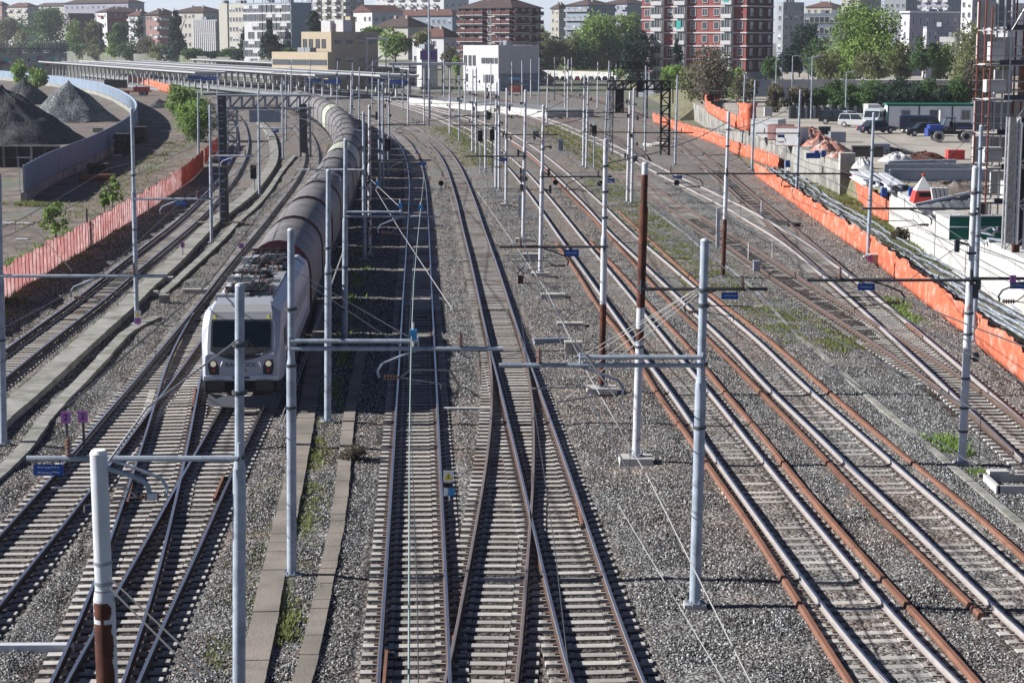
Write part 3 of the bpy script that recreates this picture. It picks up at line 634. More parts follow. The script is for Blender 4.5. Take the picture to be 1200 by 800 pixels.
# foreground row left of the middle
P = Vector((-4.72, 21.4, 0)); T = PD(115.5, 531, 21.4)
def near_mast():
    t = thing('catenary_mast', 'nearest mast, broad white tube with flaking rust at the bottom left of the view', 'mast', P); MASTS['near'] = (P, T)
    at = lambda z: P.lerp(T, z / T.z)
    b = MB(); b.tube(at(0), at(7.17), .125, n=24, m=0); b.obj('lower_tube', 'galv_pale', t, smooth=True, angle=40)
    b = MB(); b.tube(at(7.17), at(7.3), .125, .1, n=24); b.tube(at(7.3), T, .1, n=24); b.obj('upper_tube', 'galv_pale', t, smooth=True, angle=40)
    b = MB()
    rr = random.Random(3)
    # flaked area: a ragged shell facing the line
    R_, A_N = 90, 26
    for i in range(R_):
        zb = 4.6 + (7.14 - 4.6) * i / R_; zt = 4.6 + (7.14 - 4.6) * (i + 1) / R_
        wide = 1.05 if zb < 6.86 else (.22 if zb < 6.93 else .95 * math.sqrt(max(0, 1 - ((zb - 7.02) / .13) ** 2)))
        for j in range(A_N):
            u = -1.25 + 2.5 * (j + .5) / A_N
            if abs(u + .08) > wide + .28 * mnoise.noise(Vector((u * .6, zb * 5, 3))) + .12 * mnoise.noise(Vector((u * 3, zb * 14, 8))): continue
            a0, a1 = -math.pi / 2 - 1.25 + 2.5 * j / A_N, -math.pi / 2 - 1.25 + 2.5 * (j + 1) / A_N; vs = []
            for (aa, z) in ((a0, zb), (a1, zb), (a1, zt), (a0, zt)): q = at(z); vs.append((q.x + .1285 * math.cos(aa), q.y + .1285 * math.sin(aa), z))
            b.add(vs, [(0, 1, 2, 3)])
    b.obj('rust_patch', 'rust', t)
    b = MB().tube(T, T + Vector((0, 0, .04)), .103, .08, n=24); b.obj('cap', 'sign_white', t)
    for z in (7.6, 7.36, 7.26):
        b = MB().tube(at(z) - Vector((0, 0, .02)), at(z) + Vector((0, 0, .02)), .108, n=24); b.obj('clamp_band', 'grey_steel', t)
    b = MB(); o = at(8.72); b.path([o + Vector((.08, 0, 0)), o + Vector((.3, 0, -.07)), o + Vector((.47, 0, -.13)), o + Vector((.55, 0, -.2)), o + Vector((.57, 0, -.29))], .03, 8); b.obj('drop_bracket', 'galv', t)
    b = MB().box(o + Vector((.6, 0, -.33)), (.1, .1, .08)); b.obj('insulator_clamp', 'galv_pale', t)
    b = MB().box(at(7.2) + Vector((.2, 0, -.04)), (.12, .06, .06)); b.obj('bracket', 'dark_steel', t)
    b = MB().box((P.x, P.y, .02), (.6, .5, .22)); b.obj('foundation_block', 'concrete', t)
near_mast()
M('m1', 280, 884, 281, 335, 'grey mast in front of the locomotive face', arms=[(5.86, -3.95, 'tube', blue(280, 884, 42, 77, 534, 547, 2))], bands=(.78, .88))
M('m2', 342, 678, 341, 270, 'grey mast just right of the locomotive cab', arms=[(5.97, 5.3, 'double', None)], bands=(.5, .62, .78))
M('m3', 384, 497, 385, 200, 'grey mast beside the front freight wagon, third in the row from the front', bands=(.7, .6))
M('m4', 404, 411, 405, 164, 'grey mast behind the locomotive carrying twin arms with blue insulators', arms=[(5.95, 4.1, 'double', None)], bands=(.4, .2))
M('m5', 814, 712, 826, 282, 'grey mast standing alone in the right foreground with twin arms to the left', arms=[(5.98, -4.8, 'double', None)], bands=(.5, .87, .83), r=(.135, .1))
M('m6', 745, 545, 756, 192, 'rusty brown mast with a white and red base on a big concrete block', 'rust_top', arms=[(5.75, 4.0, 'dark', blue(745, 545, 845, 864, 331, 339))], block=1.1, r=(.135, .11), bands=(.6, .4))
M('m7', 705, 462, 710, 164, 'pale mast with a dark brown lower third, behind the rusty one', 'rust_low', arms=[(5.75, -4.0, 'dark', blue(705, 462, 661, 678, 288, 296))], block=1.2, bands=(.9, .7, .8))
M('m8', 633, 325, 637, 124, 'white mast on a concrete block between the middle tracks and the bright pair', 'pale', arms=[(5.8, 4.0, 'dark', blue(633, 325, 711, 720, 204, 209))], block=1.1, bands=(.5, .75))
M('m9', 613, 284, 616, 106, 'slim white mast, second smallest block of the stepped concrete blocks row', 'pale', arms=[(5.8, -4.0, 'dark', blue(613, 284, 585, 594, 183, 187))], block=1.1)
M('m10', 593, 243, 594, 104, 'half rusted mast right of the twin white masts in the centre', 'pale', arms=[(5.9, 4.2, 'dark', None)], block=1.0)
M('m11', 585, 224, 585, 93, 'right one of the twin white masts in the centre', 'pale', arms=[(5.9, -4.2, 'dark', None)], block=.9)
M('m12', 581, 222, 582, 97, 'left one of the twin white masts in the centre', 'pale')
M('m13', 569, 203, 569, 88, 'thin white mast left of the central twin masts', 'pale', arms=[(5.8, -4.4, 'dark', None)])
M('m14', 558, 181, 558, 80, 'thin white mast in the central cluster, right of a close pair partner', 'pale', arms=[(5.8, 4.4, 'dark', None)])
M('m15', 553.5, 179, 554, 82, 'thin white mast at the left end of the central cluster', 'pale')
M('r1', 1127, 546, 1143, 197, 'front one of the two close tall masts at the right', 'pale', arms=[(6.05, -5.2, 'dark', blue(1127, 546, 1004, 1024, 328, 336)), (6.1, 3.2, 'dark', blue(1127, 546, 1182, 1206, 326, 334))], bands=(.92, .85, .72, .52, .45, .3, .2, .12), r=(.13, .1))
M('r2', 1141, 402, 1150, 148, 'rear one of the two close tall masts at the right', 'galv', arms=[(6.1, -5.2, 'dark', None)], bands=(.9, .7, .5, .3))
M('r3', 1017, 302, 1024, 133, 'mast standing inside the orange mesh fence before the white wall end', bands=(.4, .75))
M('r4', 933, 239, 938, 106, 'mast standing at the orange mesh fence in front of the stained wall', arms=[(5.85, -3.6, 'dark', blue(933, 239, 911, 919, 155, 158.5))], bands=(.6,))
M('r5', 881, 200, 885, 95, 'right one of two thin masts by the far orange fence', bands=(.5,))
M('r6', 869, 180, 873, 88, 'left one of two thin masts by the far orange fence')
M('r7', 847, 326, 854, 132, 'white mast with a rusted middle between the dull and the shiny track', 'rust_low', step=.62, arms=[(6.0, -4.0, 'dark', blue(847, 326, 788, 799, 204, 208)), (6.0, 6.8, 'dark', None)], bands=(.8, .9, .3))
M('r8', 791, 194, 794, 89, 'thin mast just right of the dark signal gantry')
M('r9', 756, 178, 757, 78, 'tall mast under the dark signal gantry beam', 'galv')
M('r10', 735, 238, 738.5, 108, 'left one of two close masts on the grass strip', 'pale', arms=[(5.9, -4.0, 'dark', None)], bands=(.4, .8))
M('r11', 740, 239, 743, 104, 'right one of two close masts on the grass strip', 'pale', arms=[(5.9, 5.0, 'dark', None)], bands=(.4,))
M('r12', 683.5, 196, 685, 88, 'left one of two close masts beside small relay boxes right of centre', 'pale', arms=[(5.9, -5.0, 'dark', None)], bands=(.5, .6))
M('r13', 687, 198, 689.5, 90, 'right one of two close masts beside small relay boxes right of centre', 'pale', arms=[(5.9, 4.5, 'dark', None)], bands=(.5, .7))
M('r14', 709, 164, 714, 72, 'mast left of the dark signal gantry beam')
M('r15', 631, 130, 632, 68, 'far thin mast in front of the white box building edge', arms=[(6, 4, 'dark', None)])
M('r16', 641, 145, 642, 82, 'far thin mast behind the white mast right of centre', 'pale', arms=[(6, 4, 'dark', None)])
M('r17', 662, 137, 662, 68, 'left thin mast of a far pair in front of the parked cars', 'pale')
M('r18', 665, 139, 666, 70, 'right thin mast of a far pair in front of the parked cars', 'pale', arms=[(6, 5, 'dark', None)])
# left side
M('l1', 160.5, 382, 154.5, 128, 'slim grey mast with a yellow warning plate at its foot, by the walkway', arms=[(6.1, 3.8, 'tube', blue(160.5, 382, 206, 219, 234, 239))], bands=(.45, .7), r=(.11, .085))
M('l2', 4, 524, -2, 205, 'grey mast cut by the left edge of the view', arms=[(5.83, 5.6, 'tube', None)], bands=(.4,), r=(.13, .1))
M('l3', 248, 286, 246, 124, 'slim mast just left of the tall dark ladder post', arms=[(5.9, 2.9, 'pale', blue(248, 286, 259, 271, 182, 187))], r=(.11, .085))
M('l4', 304, 230, 303, 106, 'slim mast seen through the dark gantry, left of two', arms=[(5.9, 3.0, 'tube', blue(304, 230, 319, 327, 150, 153.5))], r=(.11, .085))
M('l5', 331.5, 187, 331, 92, 'slim mast seen through the dark gantry, right of two', arms=[(5.8, 3.8, 'tube', None)], r=(.11, .085))
M('l6', 335.5, 166, 335, 84, 'thin far mast behind the dark gantry', r=(.11, .085))
M('l7', 233, 192, 232, 108, 'thin mast in front of the green bush on the left')
M('l8', 255, 145, 255, 84, 'thin far mast left of the dark gantry top')
M('p1', 427, 306, 426, 132, 'pale blue mast at the side of the freight wagons, left of a rusted one', arms=[(5.65, -4.1, 'pale', None)], bands=(.3, .5))
M('p2', 433, 300, 433, 124, 'white mast with rust streaks beside the freight wagons', 'patchy', step=.6, arms=[(6.05, 3.9, 'dark', blue(433, 300, 491, 500, 186, 190))], bands=(.2, .3, .4, .5), r=(.12, .09))
M('p3', 445, 221, 444, 94, 'left one of two twin masts right of the train', 'galv', arms=[(5.8, 4.3, 'dark', None)])
M('p4', 449, 222, 448.5, 97, 'right one of two twin masts right of the train', 'galv')
far_m = [(411, 166, 'p'), (456, 168, 'g'), (478, 148, 'p'), (497, 146, 'p'), (503, 148, 'p'), (527, 158, 'p'), (538, 166, 'g'), (472, 130, 'g'), (413, 140, 'g'), (421, 142, 'g'), (395, 122, 'g'), (363, 118, 'g'), (612, 128, 'p'), (622, 118, 'p'), (650, 118, 'g'), (600, 122, 'p'), (520, 118, 'p'), (341, 116, 'p'), (436, 128, 'g'), (545, 130, 'p'), (575, 134, 'p'), (700, 128, 'p'), (722, 120, 'g'), (670, 108, 'p')]
far_l = ['among the tracks behind the train', 'right of the train roof', 'near the far end of the curving tracks', 'left one where the middle tracks vanish', 'right one where the middle tracks vanish', 'on the weeds left of centre', 'with a dark foot left of the central cluster', 'in front of the far platform roofs', 'close behind the pale rearmost wagon', 'second behind the pale rearmost wagon', 'under the middle platform roof end', 'behind the pale far end of the train', 'before the orange works machine', 'below the white box building shade side', 'in front of the long row of parked cars', 'below the white box building corner', 'in front of the low white canal wall', 'before the second platform roof end', 'above the rusted mast by the train', 'in front of the white box building windows', 'in front of the white box building base', 'left of the gantry signals', 'under the gantry beam left end', 'behind the pair before the parked cars']
for i, ((x, y, k), lb) in enumerate(zip(far_m, far_l)):
    h = rnd.uniform(8.6, 9.4); top = 45 + (y - 45) * (1 - h / CAMZ)
    M('f%d' % i, x, y, x + rnd.uniform(-.4, .6), top, 'thin distant mast ' + lb, 'pale' if k == 'p' else 'galv', arms=[(5.9, rnd.choice((-4.5, 4.5)), 'dark', None)] if i % 2 else [], block=0, n=8, grp='distant masts')

# blue insulators on the arms
def insul(px, py, Y, label, m='blue_box'):
    q = PD(px, py, Y); t = thing('line_insulator', label, 'insulator', q); MB().box(q, (.17, .12, .26)).obj('body', m, t); MB().tube(q - Vector((0, 0, .3)), q + Vector((0, 0, .3)), .03).obj('rod', 'wire_pale', t)
Y4 = MASTS['m4'][0].y; Y2 = MASTS['m2'][0].y
insul(484.5, 392, Y2 - .3, 'blue insulator on the long twin arm right of the locomotive')
insul(469, 241, Y4 - .3, 'left blue insulator on the twin arm behind the locomotive')
insul(493, 244, Y4 - .3, 'right blue insulator on the twin arm behind the locomotive')
insul(442, 215, MASTS['p2'][0].y - 15, 'blue insulator on the wire near the rusted mast beside the wagons')
insul(488, 178, MASTS['p3'][0].y + 20, 'teal insulator hanging over the curving middle track')
insul(484, 140, 300, 'left far teal insulator above the vanishing middle tracks'); insul(491, 142, 300, 'right far teal insulator above the vanishing middle tracks')

# violet number plates
def plate(px, py, Y, txt, label, w=.36, h=.42, stand=.9):
    q = PD(px, py, Y); t = thing('number_plate', label, 'number plate', (q.x, q.y, q.z - h / 2 - stand)); MB().box(q, (w, .02, h)).obj('plate', 'sign_violet', t)
    o = bpy.data.objects.new('numeral', text_mesh(txt, h * .75, 'numeral', 'black')); COL.objects.link(o); o.location = (q.x, q.y - .013, q.z); o.rotation_euler = (math.pi / 2, 0, 0); o.parent = t; o.matrix_parent_inverse = pinv(t)
    MB().tube((q.x, q.y + .02, q.z + h / 2), (q.x, q.y + .02, q.z - h / 2 - stand), .025).obj('rod', 'dark_steel', t)
Y1 = MASTS['m1'][0].y
plate(77, 489, Y1, '2', 'left violet plate with the number 2 on the arm in the left foreground', .18, .22, .45); plate(97, 488, Y1, '2', 'right violet plate with the number 2 on the arm in the left foreground', .18, .22, .45)
plate(214, 287, G(212, 306).y, '2', 'violet number plate beside the walkway left of the slim masts', .24, .32, .7)
plate(283, 288, G(283, 305).y, '2', 'violet number plate close to the locomotive roof end', .3, .32, .7)
plate(161.5, 376, G(160, 386).y, '2', 'violet plate on the foot of the mast with the yellow warning', .3, .3, .05)
plate(1020, 303, G(1020, 313).y, '1', 'violet plate standing at the box by the orange fence', .3, .42, .1)
plate(1187, 327, G(1127, 546).y - .4, '1', 'violet plate with number 1 hanging on the right hand arm', .2, .24, .05)
t = thing('warning_plate', 'yellow triangle warning plate on the mast foot by the walkway', 'warning sign', G(160.5, 382) + Vector((0, -.16, .3)))
q = PD(161.5, 368, G(160.5, 382).y - .15); MB().box(q, (.3, .015, .36)).obj('plate', 'sign_white', t)
tri = MB().add([q + Vector((-.12, -.012, -.1)), q + Vector((.12, -.012, -.1)), q + Vector((0, -.012, .12)), q + Vector((-.12, -.008, -.1)), q + Vector((.12, -.008, -.1)), q + Vector((0, -.008, .12))], [(0, 1, 2), (5, 4, 3), (0, 3, 4, 1), (1, 4, 5, 2), (2, 5, 3, 0)]); tri.obj('triangle', 'sign_yellow', t)
# warning sign on the bend of the middle track
Q = G(527, 592); t = thing('warning_sign', 'white sign with a yellow electric warning triangle above a blue plate by the middle track', 'warning sign', Q)
MB().tube(Q, Q + Vector((0, 0, 1.0)), .025).obj('post', 'grey_steel', t)
c = PD(525.5, 558, Q.y - .05); MB().box(c, (.3, .015, .34)).obj('upper_plate', 'sign_white', t)
MB().add([c + Vector((-.13, -.012, -.1)), c + Vector((.13, -.012, -.1)), c + Vector((0, -.012, .13)), c + Vector((-.13, -.008, -.1)), c + Vector((.13, -.008, -.1)), c + Vector((0, -.008, .13))], [(0, 1, 2), (5, 4, 3), (0, 3, 4, 1), (1, 4, 5, 2), (2, 5, 3, 0)]).obj('triangle', 'sign_yellow', t)
zb = MB(); zb.path([c + Vector((.015, -.016, .07)), c + Vector((-.02, -.016, 0)), c + Vector((.02, -.016, .0)), c + Vector((-.01, -.016, -.08))], .008, 4); zb.obj('bolt_mark', 'black', t)
c2 = PD(526.5, 576, Q.y - .05); MB().box(c2 + Vector((.07, 0, 0)), (.2, .015, .24)).obj('blue_plate', 'blue_box', t); MB().box(c2 + Vector((-.1, 0, 0)), (.13, .015, .24)).obj('white_plate', 'sign_white', t)
MB().box(PD(524.5, 568, Q.y - .04), (.22, .1, .12)).obj('junction_box', 'black', t)

# ------------------------------------------------------------------ wires
def wire(pts, r, m, label): b = MB(); b.path(pts, r, 5); tag(b.obj('overhead_wire', m), label, 'wire')
wire([G(x, y, 6.3) for x, y in [(497, 205), (490, 275), (485, 330), (482, 400), (480, 500), (479, 800), (478.5, 900)]], .015, 'wire_green', 'pale green overhead wire hanging along the middle track')
wire([G(x, y, 5.3) for x, y in [(486, 290), (479, 400), (484, 560), (489, 700), (491, 860)]], .009, 'wire_dark', 'thin contact wire low over the middle track')
wire([G(x, y, 5.3) for x, y in [(600, 300), (625, 470), (650, 640), (668, 800), (675, 870)]], .009, 'wire_dark', 'thin contact wire over the second middle track')
wire([PD(x, y, Y) for x, y, Y in [(560, 225, 130), (640, 340, 82), (690, 440, 58), (760, 560, 46), (880, 800, 33), (915, 870, 31)]], .016, 'wire_pale', 'white wire slanting along the concrete block row to the bottom edge')
wire([PD(x, y, Y) for x, y, Y in [(440, 222, 115), (470, 272, 84), (505, 325, 66), (530, 362, 58)]], .014, 'wire_pale', 'slanting wire crossing the middle track in the shade of the train')
wire([PD(434, 210, 118), PD(470, 244, Y4)], .014, 'wire_pale', 'short wire from the rusted mast to the blue insulator')
wire([PD(343, 316, Y2), PD(478, 394, Y2 - .2)], .012, 'wire_pale', 'tie rod from the mast beside the cab down to its arm')
wire([PD(358, 331, Y2), PD(468, 404, Y2 + .2)], .012, 'wire_pale', 'lower tie rod from the mast beside the cab to its arm')
wire([PD(403, 292, Y4), G(327, 497)], .014, 'wire_pale', 'left guy wire from the mast behind the locomotive to the ground')
wire([PD(404, 290, Y4), G(331, 498)], .014, 'wire_pale', 'right guy wire from the mast behind the locomotive to the ground')
wire([PD(279, 398, Y1 - .1), PD(172, 478, Y1 - 6), PD(122, 548, 21.6)], .016, 'wire_pale', 'wire from the mast at the locomotive face down to the nearest mast')
wire([PD(128, 676, 21.3), PD(270, 810, 19), PD(420, 950, 17)], .012, 'wire_dark', 'upper dark stay wire at the bottom left, from the rusted nearest mast')
wire([PD(128, 688, 21.3), PD(255, 815, 19), PD(400, 960, 17)], .012, 'wire_dark', 'lower dark stay wire at the bottom left, from the rusted nearest mast')
Y5 = MASTS['m5'][0].y
for i, (y0, x1, y1) in enumerate(((338, 700, 412), (341, 690, 432), (345, 660, 470))):
    wire([PD(818, y0, Y5), PD(x1, y1, Y5 + 6)], .011, 'wire_pale', ['top', 'middle', 'lowest'][i] + ' of three white stay wires left of the lone right foreground mast')
wire([PD(814, 340, Y5), PD(692, 411, 55), PD(640, 432, 60)], .01, 'wire_pale', 'white stay wire running past the rusty brown mast')
wire([PD(0, 222, 95), PD(85, 318, 80), ], .014, 'wire_dark', 'dark wire slanting across the pink mesh fence')
wire([PD(724, 590, 40), PD(790, 700, 34), PD(850, 800, 30), PD(890, 870, 28)], .01, 'wire_pale', 'left one of two thin wires at the bottom right of the middle')
wire([PD(1136, 280, 60), PD(1062, 330, 66)], .014, 'wire_dark', 'stay wire before the white wall at the close tall masts')
wire([PD(1150, 150, MASTS['r2'][0].y), PD(1096, 196, 110)], .014, 'wire_dark', 'stay wire from the top of the rear tall mast over the terrace')
for nm, ln, z in (('left track beside the fence', L1_, 5.4), ('track left of the train', L2_, 5.4), ('train', L3_, 5.6), ('second middle track', B_, 5.4), ('left bright track', C_, 5.4), ('right bright track', D_, 5.4), ('shiny right track', F_, 5.4)):
    p = [Vector((q.x, q.y, z)) for q in line(ln, .2, 12.0, 6)]; b = MB(); p = [q for q in p if q.y > 22]; b.path(p, .018, 5); u = [q + Vector((0, 0, .75 + .35 * math.cos(i * math.pi / 2.0))) for i, q in enumerate(p)]; b.path(u, .02, 5)
    for q, w in zip(p, u): b.tube(q, w, .008, n=4)
    tag(b.obj('overhead_wire', 'wire_dark'), 'contact wire with its carrier strung above the ' + nm, 'wire')

for (ka, kb, z, lb) in (('m8', 'r10', 8.6, 'white mast and the grass strip'), ('m9', 'r12', 8.4, 'slim white mast and the pair right of centre'), ('r10', 'r7', 8.3, 'grass strip and the mast with a rusted middle'), ('r7', 'r4', 8.4, 'mast with a rusted middle and the orange fence'), ('p2', 'm10', 8.2, 'rusted mast by the wagons and the half rusted mast'), ('l3', 'l4', 8.3, 'slim masts beside the ladder post'), ('l4', 'p1', 8.0, 'slim mast behind the gantry and the wagons side mast'), ('r12', 'r9', 8.2, 'close pair and the gantry mast'), ('r9', 'r5', 8.2, 'gantry mast and the far orange fence'), ('p3', 'm12', 8.0, 'twin masts by the train and the central twin masts'), ('l5', 'p3', 7.9, 'gantry and the twin masts by the train'), ('m7', 'r7', 8.9, 'brown footed mast and the mast with a rusted middle'), ('r3', 'r2', 7.8, 'fence mast and the rear tall mast')):
    a, c = MASTS[ka], MASTS[kb]; a = a[0].lerp(a[1], z / a[1].z); c = c[0].lerp(c[1], z / c[1].z)
    wire([a, a.lerp(c, .33) - Vector((0, 0, .28)), a.lerp(c, .66) - Vector((0, 0, .28)), c], .024, 'wire_dark', 'cross wire between the ' + lb)
# ------------------------------------------------------------------ the train
rail3 = [p for p in line(L3_, .2, .25, 6)]
if rail3[0].y > rail3[-1].y: rail3.reverse()
S0 = min(range(len(rail3)), key=lambda i: abs(rail3[i].y - G(282, 479, .2).y))
def on_rail(s):
    """point and heading at a distance s behind the train front"""
    i = min(S0 + int(s / .25), len(rail3) - 6); p = rail3[i]; d = rail3[i + 5] - rail3[max(i - 5, 0)]
    return Vector((p.x, p.y, .21)), math.atan2(d.y, d.x) - math.pi / 2
def chord(s, L):
    a, _ = on_rail(s); b, _ = on_rail(s + L); d = b - a; return a, math.atan2(d.y, d.x) - math.pi / 2
def rings(mb, st, m=0, cap=True):
    k = len(st[0][1]); vs = []
    for y, pts in st: vs += [(x, y, z) for x, z in pts]
    fs = [(i * k + j, i * k + (j + 1) % k, (i + 1) * k + (j + 1) % k, (i + 1) * k + j) for i in range(len(st) - 1) for j in range(k)]
    if cap: fs += [tuple(range(k - 1, -1, -1)), tuple((len(st) - 1) * k + j for j in range(k))]
    return mb.add(vs, fs, m)
def bogie(parent, y, wb=2.6, r=.46, name='bogie'):
    b = MB()
    for s in (-1, 1): b.box((s * 1.05, y, .62), (.16, wb + 1.1, .28)); b.box((s * 1.05, y - wb / 2, .5), (.24, .4, .34)); b.box((s * 1.05, y + wb / 2, .5), (.24, .4, .34))
    b.box((0, y, .65), (2.2, .5, .25)); o = b.obj(name, 'black', parent, world=False)
    for yy in (y - wb / 2, y + wb / 2):
        w = MB(); w.tube((-1.0, yy, r), (1.0, yy, r), .08)
        for s in (-1, 1): w.tube((s * .68, yy, r), (s * .82, yy, r), r, n=20); w.tube((s * .66, yy, r), (s * .69, yy, r), r + .03, n=20)
        w.obj('wheelset', 'rail_side', o, world=False)
p, rz = chord(0, 18.9)
loco = thing('locomotive', 'silver and white electric locomotive at the head of the freight train, lamps lit', 'locomotive', p, rz)
def sec(w, zb, z1, w2, z2, w3, z3): return [(-w, zb), (-w, z1), (-w2, z2), (-w3, z3), (w3, z3), (w2, z2), (w, z1), (w, zb)]
st = [(0, sec(1.30, 1.05, 1.72, 1.28, 1.95, 1.2, 2.03)), (.18, sec(1.40, 1.05, 1.9, 1.38, 2.2, 1.22, 2.36)), (.55, sec(1.46, 1.05, 2.4, 1.42, 2.85, 1.2, 3.04)), (.8, sec(1.48, 1.05, 2.75, 1.42, 3.2, 1.15, 3.42)), (1.25, sec(1.49, 1.05, 2.95, 1.4, 3.4, 1.05, 3.68)), (2.6, sec(1.49, 1.05, 2.95, 1.38, 3.42, 1.02, 3.72))]
b = MB(); rings(b, st, 0); b.obj('cab', 'loco_silver', loco, world=False)
b = MB(); rings(b, [(2.605, sec(1.49, 1.05, 2.95, 1.36, 3.4, 1.0, 3.66)), (16.3, sec(1.49, 1.05, 2.95, 1.36, 3.4, 1.0, 3.66))]); body = b.obj('body', 'loco_silver', loco, world=False)
b = MB(); rings(b, [(18.9 - y, pts) for y, pts in reversed(st)]); b.obj('cab', 'loco_silver', loco, world=False)
b = MB()
for s in (-1, 1):
    b.box((s * 1.496, 9.45, 2.2), (.012, 13.2, 1.3)); b.box((s * 1.5, 9.45, 1.25), (.016, 16.0, .3), m=1)
    for k in range(12): b.box((s * 1.503, 3.6 + k * 1.06, 2.45), (.02, .78, .62), m=1)
b.obj('side_panel', ['loco_white', 'loco_grey'], loco, world=False)
b = MB()
for s in (-1, 1): b.box((s * 1.485, 1.75, 2.45), (.03, .6, .6)); b.box((s * 1.497, 2.35, 2.0), (.012, .05, 1.6), m=1)
b.obj('side_window', ['cab_glass', 'loco_dark'], loco, world=False)
# windscreen on the raked front
def front(u, v, k=.012):
    """u across, v up the nose face: height z, the face leans back above 2.03"""
    z = v; y = 0 if z <= 2.03 else (.18 * (z - 2.03) / .33 if z < 2.36 else (.18 + .37 * (z - 2.36) / .68 if z < 3.04 else .55 + .25 * (z - 3.04) / .38))
    return Vector((u, y - k, z + k * .4))
def facepanel(poly, m, name, k, th=.02):
    vs = [front(u, v, k) for u, v in poly] + [front(u, v, k - th) for u, v in poly]; n_ = len(poly)
    b = MB(); b.add(vs, [tuple(range(n_))] + [tuple(range(2 * n_ - 1, n_ - 1, -1))] + [(i, n_ + i, n_ + (i + 1) % n_, (i + 1) % n_) for i in range(n_)]); return b.obj(name, m, loco, world=False)
def strip(u0, u1, f, ztop, n_=10):
    """windscreen band between a curved lower edge and a level top, split so it follows the lean"""
    b = MB()
    for i in range(n_):
        a = u0 + (u1 - u0) * i / n_; c = u0 + (u1 - u0) * (i + 1) / n_
        lv = [0, .15, .3, .45, .6, .75, .88, 1.0]
        for j in range(7):
            q = [front(a, f(a) + (ztop - f(a)) * lv[j], .02), front(c, f(c) + (ztop - f(c)) * lv[j], .02), front(c, f(c) + (ztop - f(c)) * lv[j + 1], .02), front(a, f(a) + (ztop - f(a)) * lv[j + 1], .02)]
            b.add(q, [(0, 1, 2, 3)])
    return b
low = lambda u: 1.80 + .34 * abs(u / 1.1) ** 2.2
strip(-1.1, 1.1, low, 3.2).obj('windscreen_surround', 'loco_dark', loco, world=False)
def pane(u0, u1):
    b = MB(); q = [front(u0, 2.28, .03), front(u1, 2.28, .03), front(u1, 2.36, .03), front(u0, 2.36, .03), front(u1, 3.04, .03), front(u0, 3.04, .03), front(u1 * .96, 3.15, .03), front(u0 * .96, 3.15, .03)]; b.add(q, [(0, 1, 2, 3), (3, 2, 4, 5), (5, 4, 6, 7)]); return b
pane(-1.03, -.08).obj('windscreen_pane', 'cab_glass', loco, world=False); pane(.08, 1.03).obj('windscreen_pane', 'cab_glass', loco, world=False)
for s in (-1, 1):
    b = MB().add([front(s * .75, 2.04, .04), front(s * .72, 2.04, .04), front(s * .2, 2.5, .04), front(s * .23, 2.52, .04)], [(0, 1, 2, 3)]); b.obj('wiper', 'black', loco, world=False)
    hp_ = [(s * .80, 1.28), (s * 1.14, 1.27), (s * 1.2, 1.6), (s * 1.16, 1.82), (s * .9, 1.80), (s * .8, 1.55)]
    if s > 0: hp_ = hp_[::-1]
    h_ = facepanel(hp_, 'loco_dark', 'headlight', .03, .03)
    c = front(s * 1.0, 1.66, .05); MB().tube(c, c + Vector((0, .04, 0)), .105, n=16).obj('lens', 'lit_lens', h_, world=False)
    c = front(s * 1.0, 1.42, .045); MB().tube(c, c + Vector((0, .04, 0)), .06, n=12).obj('marker_lamp', 'red_paint', h_, world=False)
    MB().path([front(s * .72, 1.5, .05), front(s * .72, 1.62, .09), front(s * .66, 1.74, .05)], .014, 5).obj('handrail', 'loco_white', loco, world=False)
    b = MB(); b.tube((s * .875, .0, .98), (s * .875, -.42, .98), .13, n=12); b.box((s * .875, -.45, .96), (.62, .08, .38)); b.obj('buffer', 'loco_dark', loco, world=False)
    b = MB().add([(s * .85, 1.0 + .3, 3.69), (s * .98, 1.3, 3.66), (s * .915, 1.3, 3.84)] + [(s * .85, 1.33, 3.69), (s * .98, 1.33, 3.66), (s * .915, 1.33, 3.84)], [(0, 1, 2), (5, 4, 3), (0, 3, 4, 1), (1, 4, 5, 2), (2, 5, 3, 0)])
    b = MB(); c = front(s * .98, 3.12, .03); c = Vector((s * .98, .66, 3.29)); b.add([c + Vector((-.07, 0, -.04)), c + Vector((.07, 0, -.04)), c + Vector((0, .05, .08)), c + Vector((-.07, .03, -.04)), c + Vector((.07, .03, -.04)), c + Vector((0, .08, .08))], [(0, 1, 2), (5, 4, 3), (0, 3, 4, 1), (1, 4, 5, 2), (2, 5, 3, 0)]); b.obj('warning_triangle', 'sign_yellow', loco, world=False)
me = text_mesh('RAILPOOL', .23, 'lettering', 'loco_dark', .006); o = bpy.data.objects.new('lettering', me); COL.objects.link(o); o.parent = loco; o.location = (0, -.012, 1.63); o.rotation_euler = (math.pi / 2, 0, 0); o.scale = (1.08, 1, 1)
bw = strip(-1.12, 1.12, lambda u: 3.21, 3.46, 4); bw.add([(-1.12, .79, 3.45), (1.12, .79, 3.45), (1.02, 1.27, 3.70), (-1.02, 1.27, 3.70)], [(0, 1, 2, 3)]); bw.obj('brow_panel', 'roof_grey', loco, world=False)
b = MB(); b.box((0, .02, 1.14), (2.72, .12, .17)); b.box((0, -.045, 1.17), (.62, .02, .075), m=1); b.box((0, -.04, 1.43), (.42, .012, .05), m=2); b.obj('front_skirt', ['loco_white', 'loco_dark', 'red_paint'], loco, world=False)
b = MB(); b.box((0, .12, .82), (2.6, .3, .42)); b.box((0, -.25, 1.0), (.28, .5, .26)); b.obj('buffer_beam', 'black', loco, world=False)
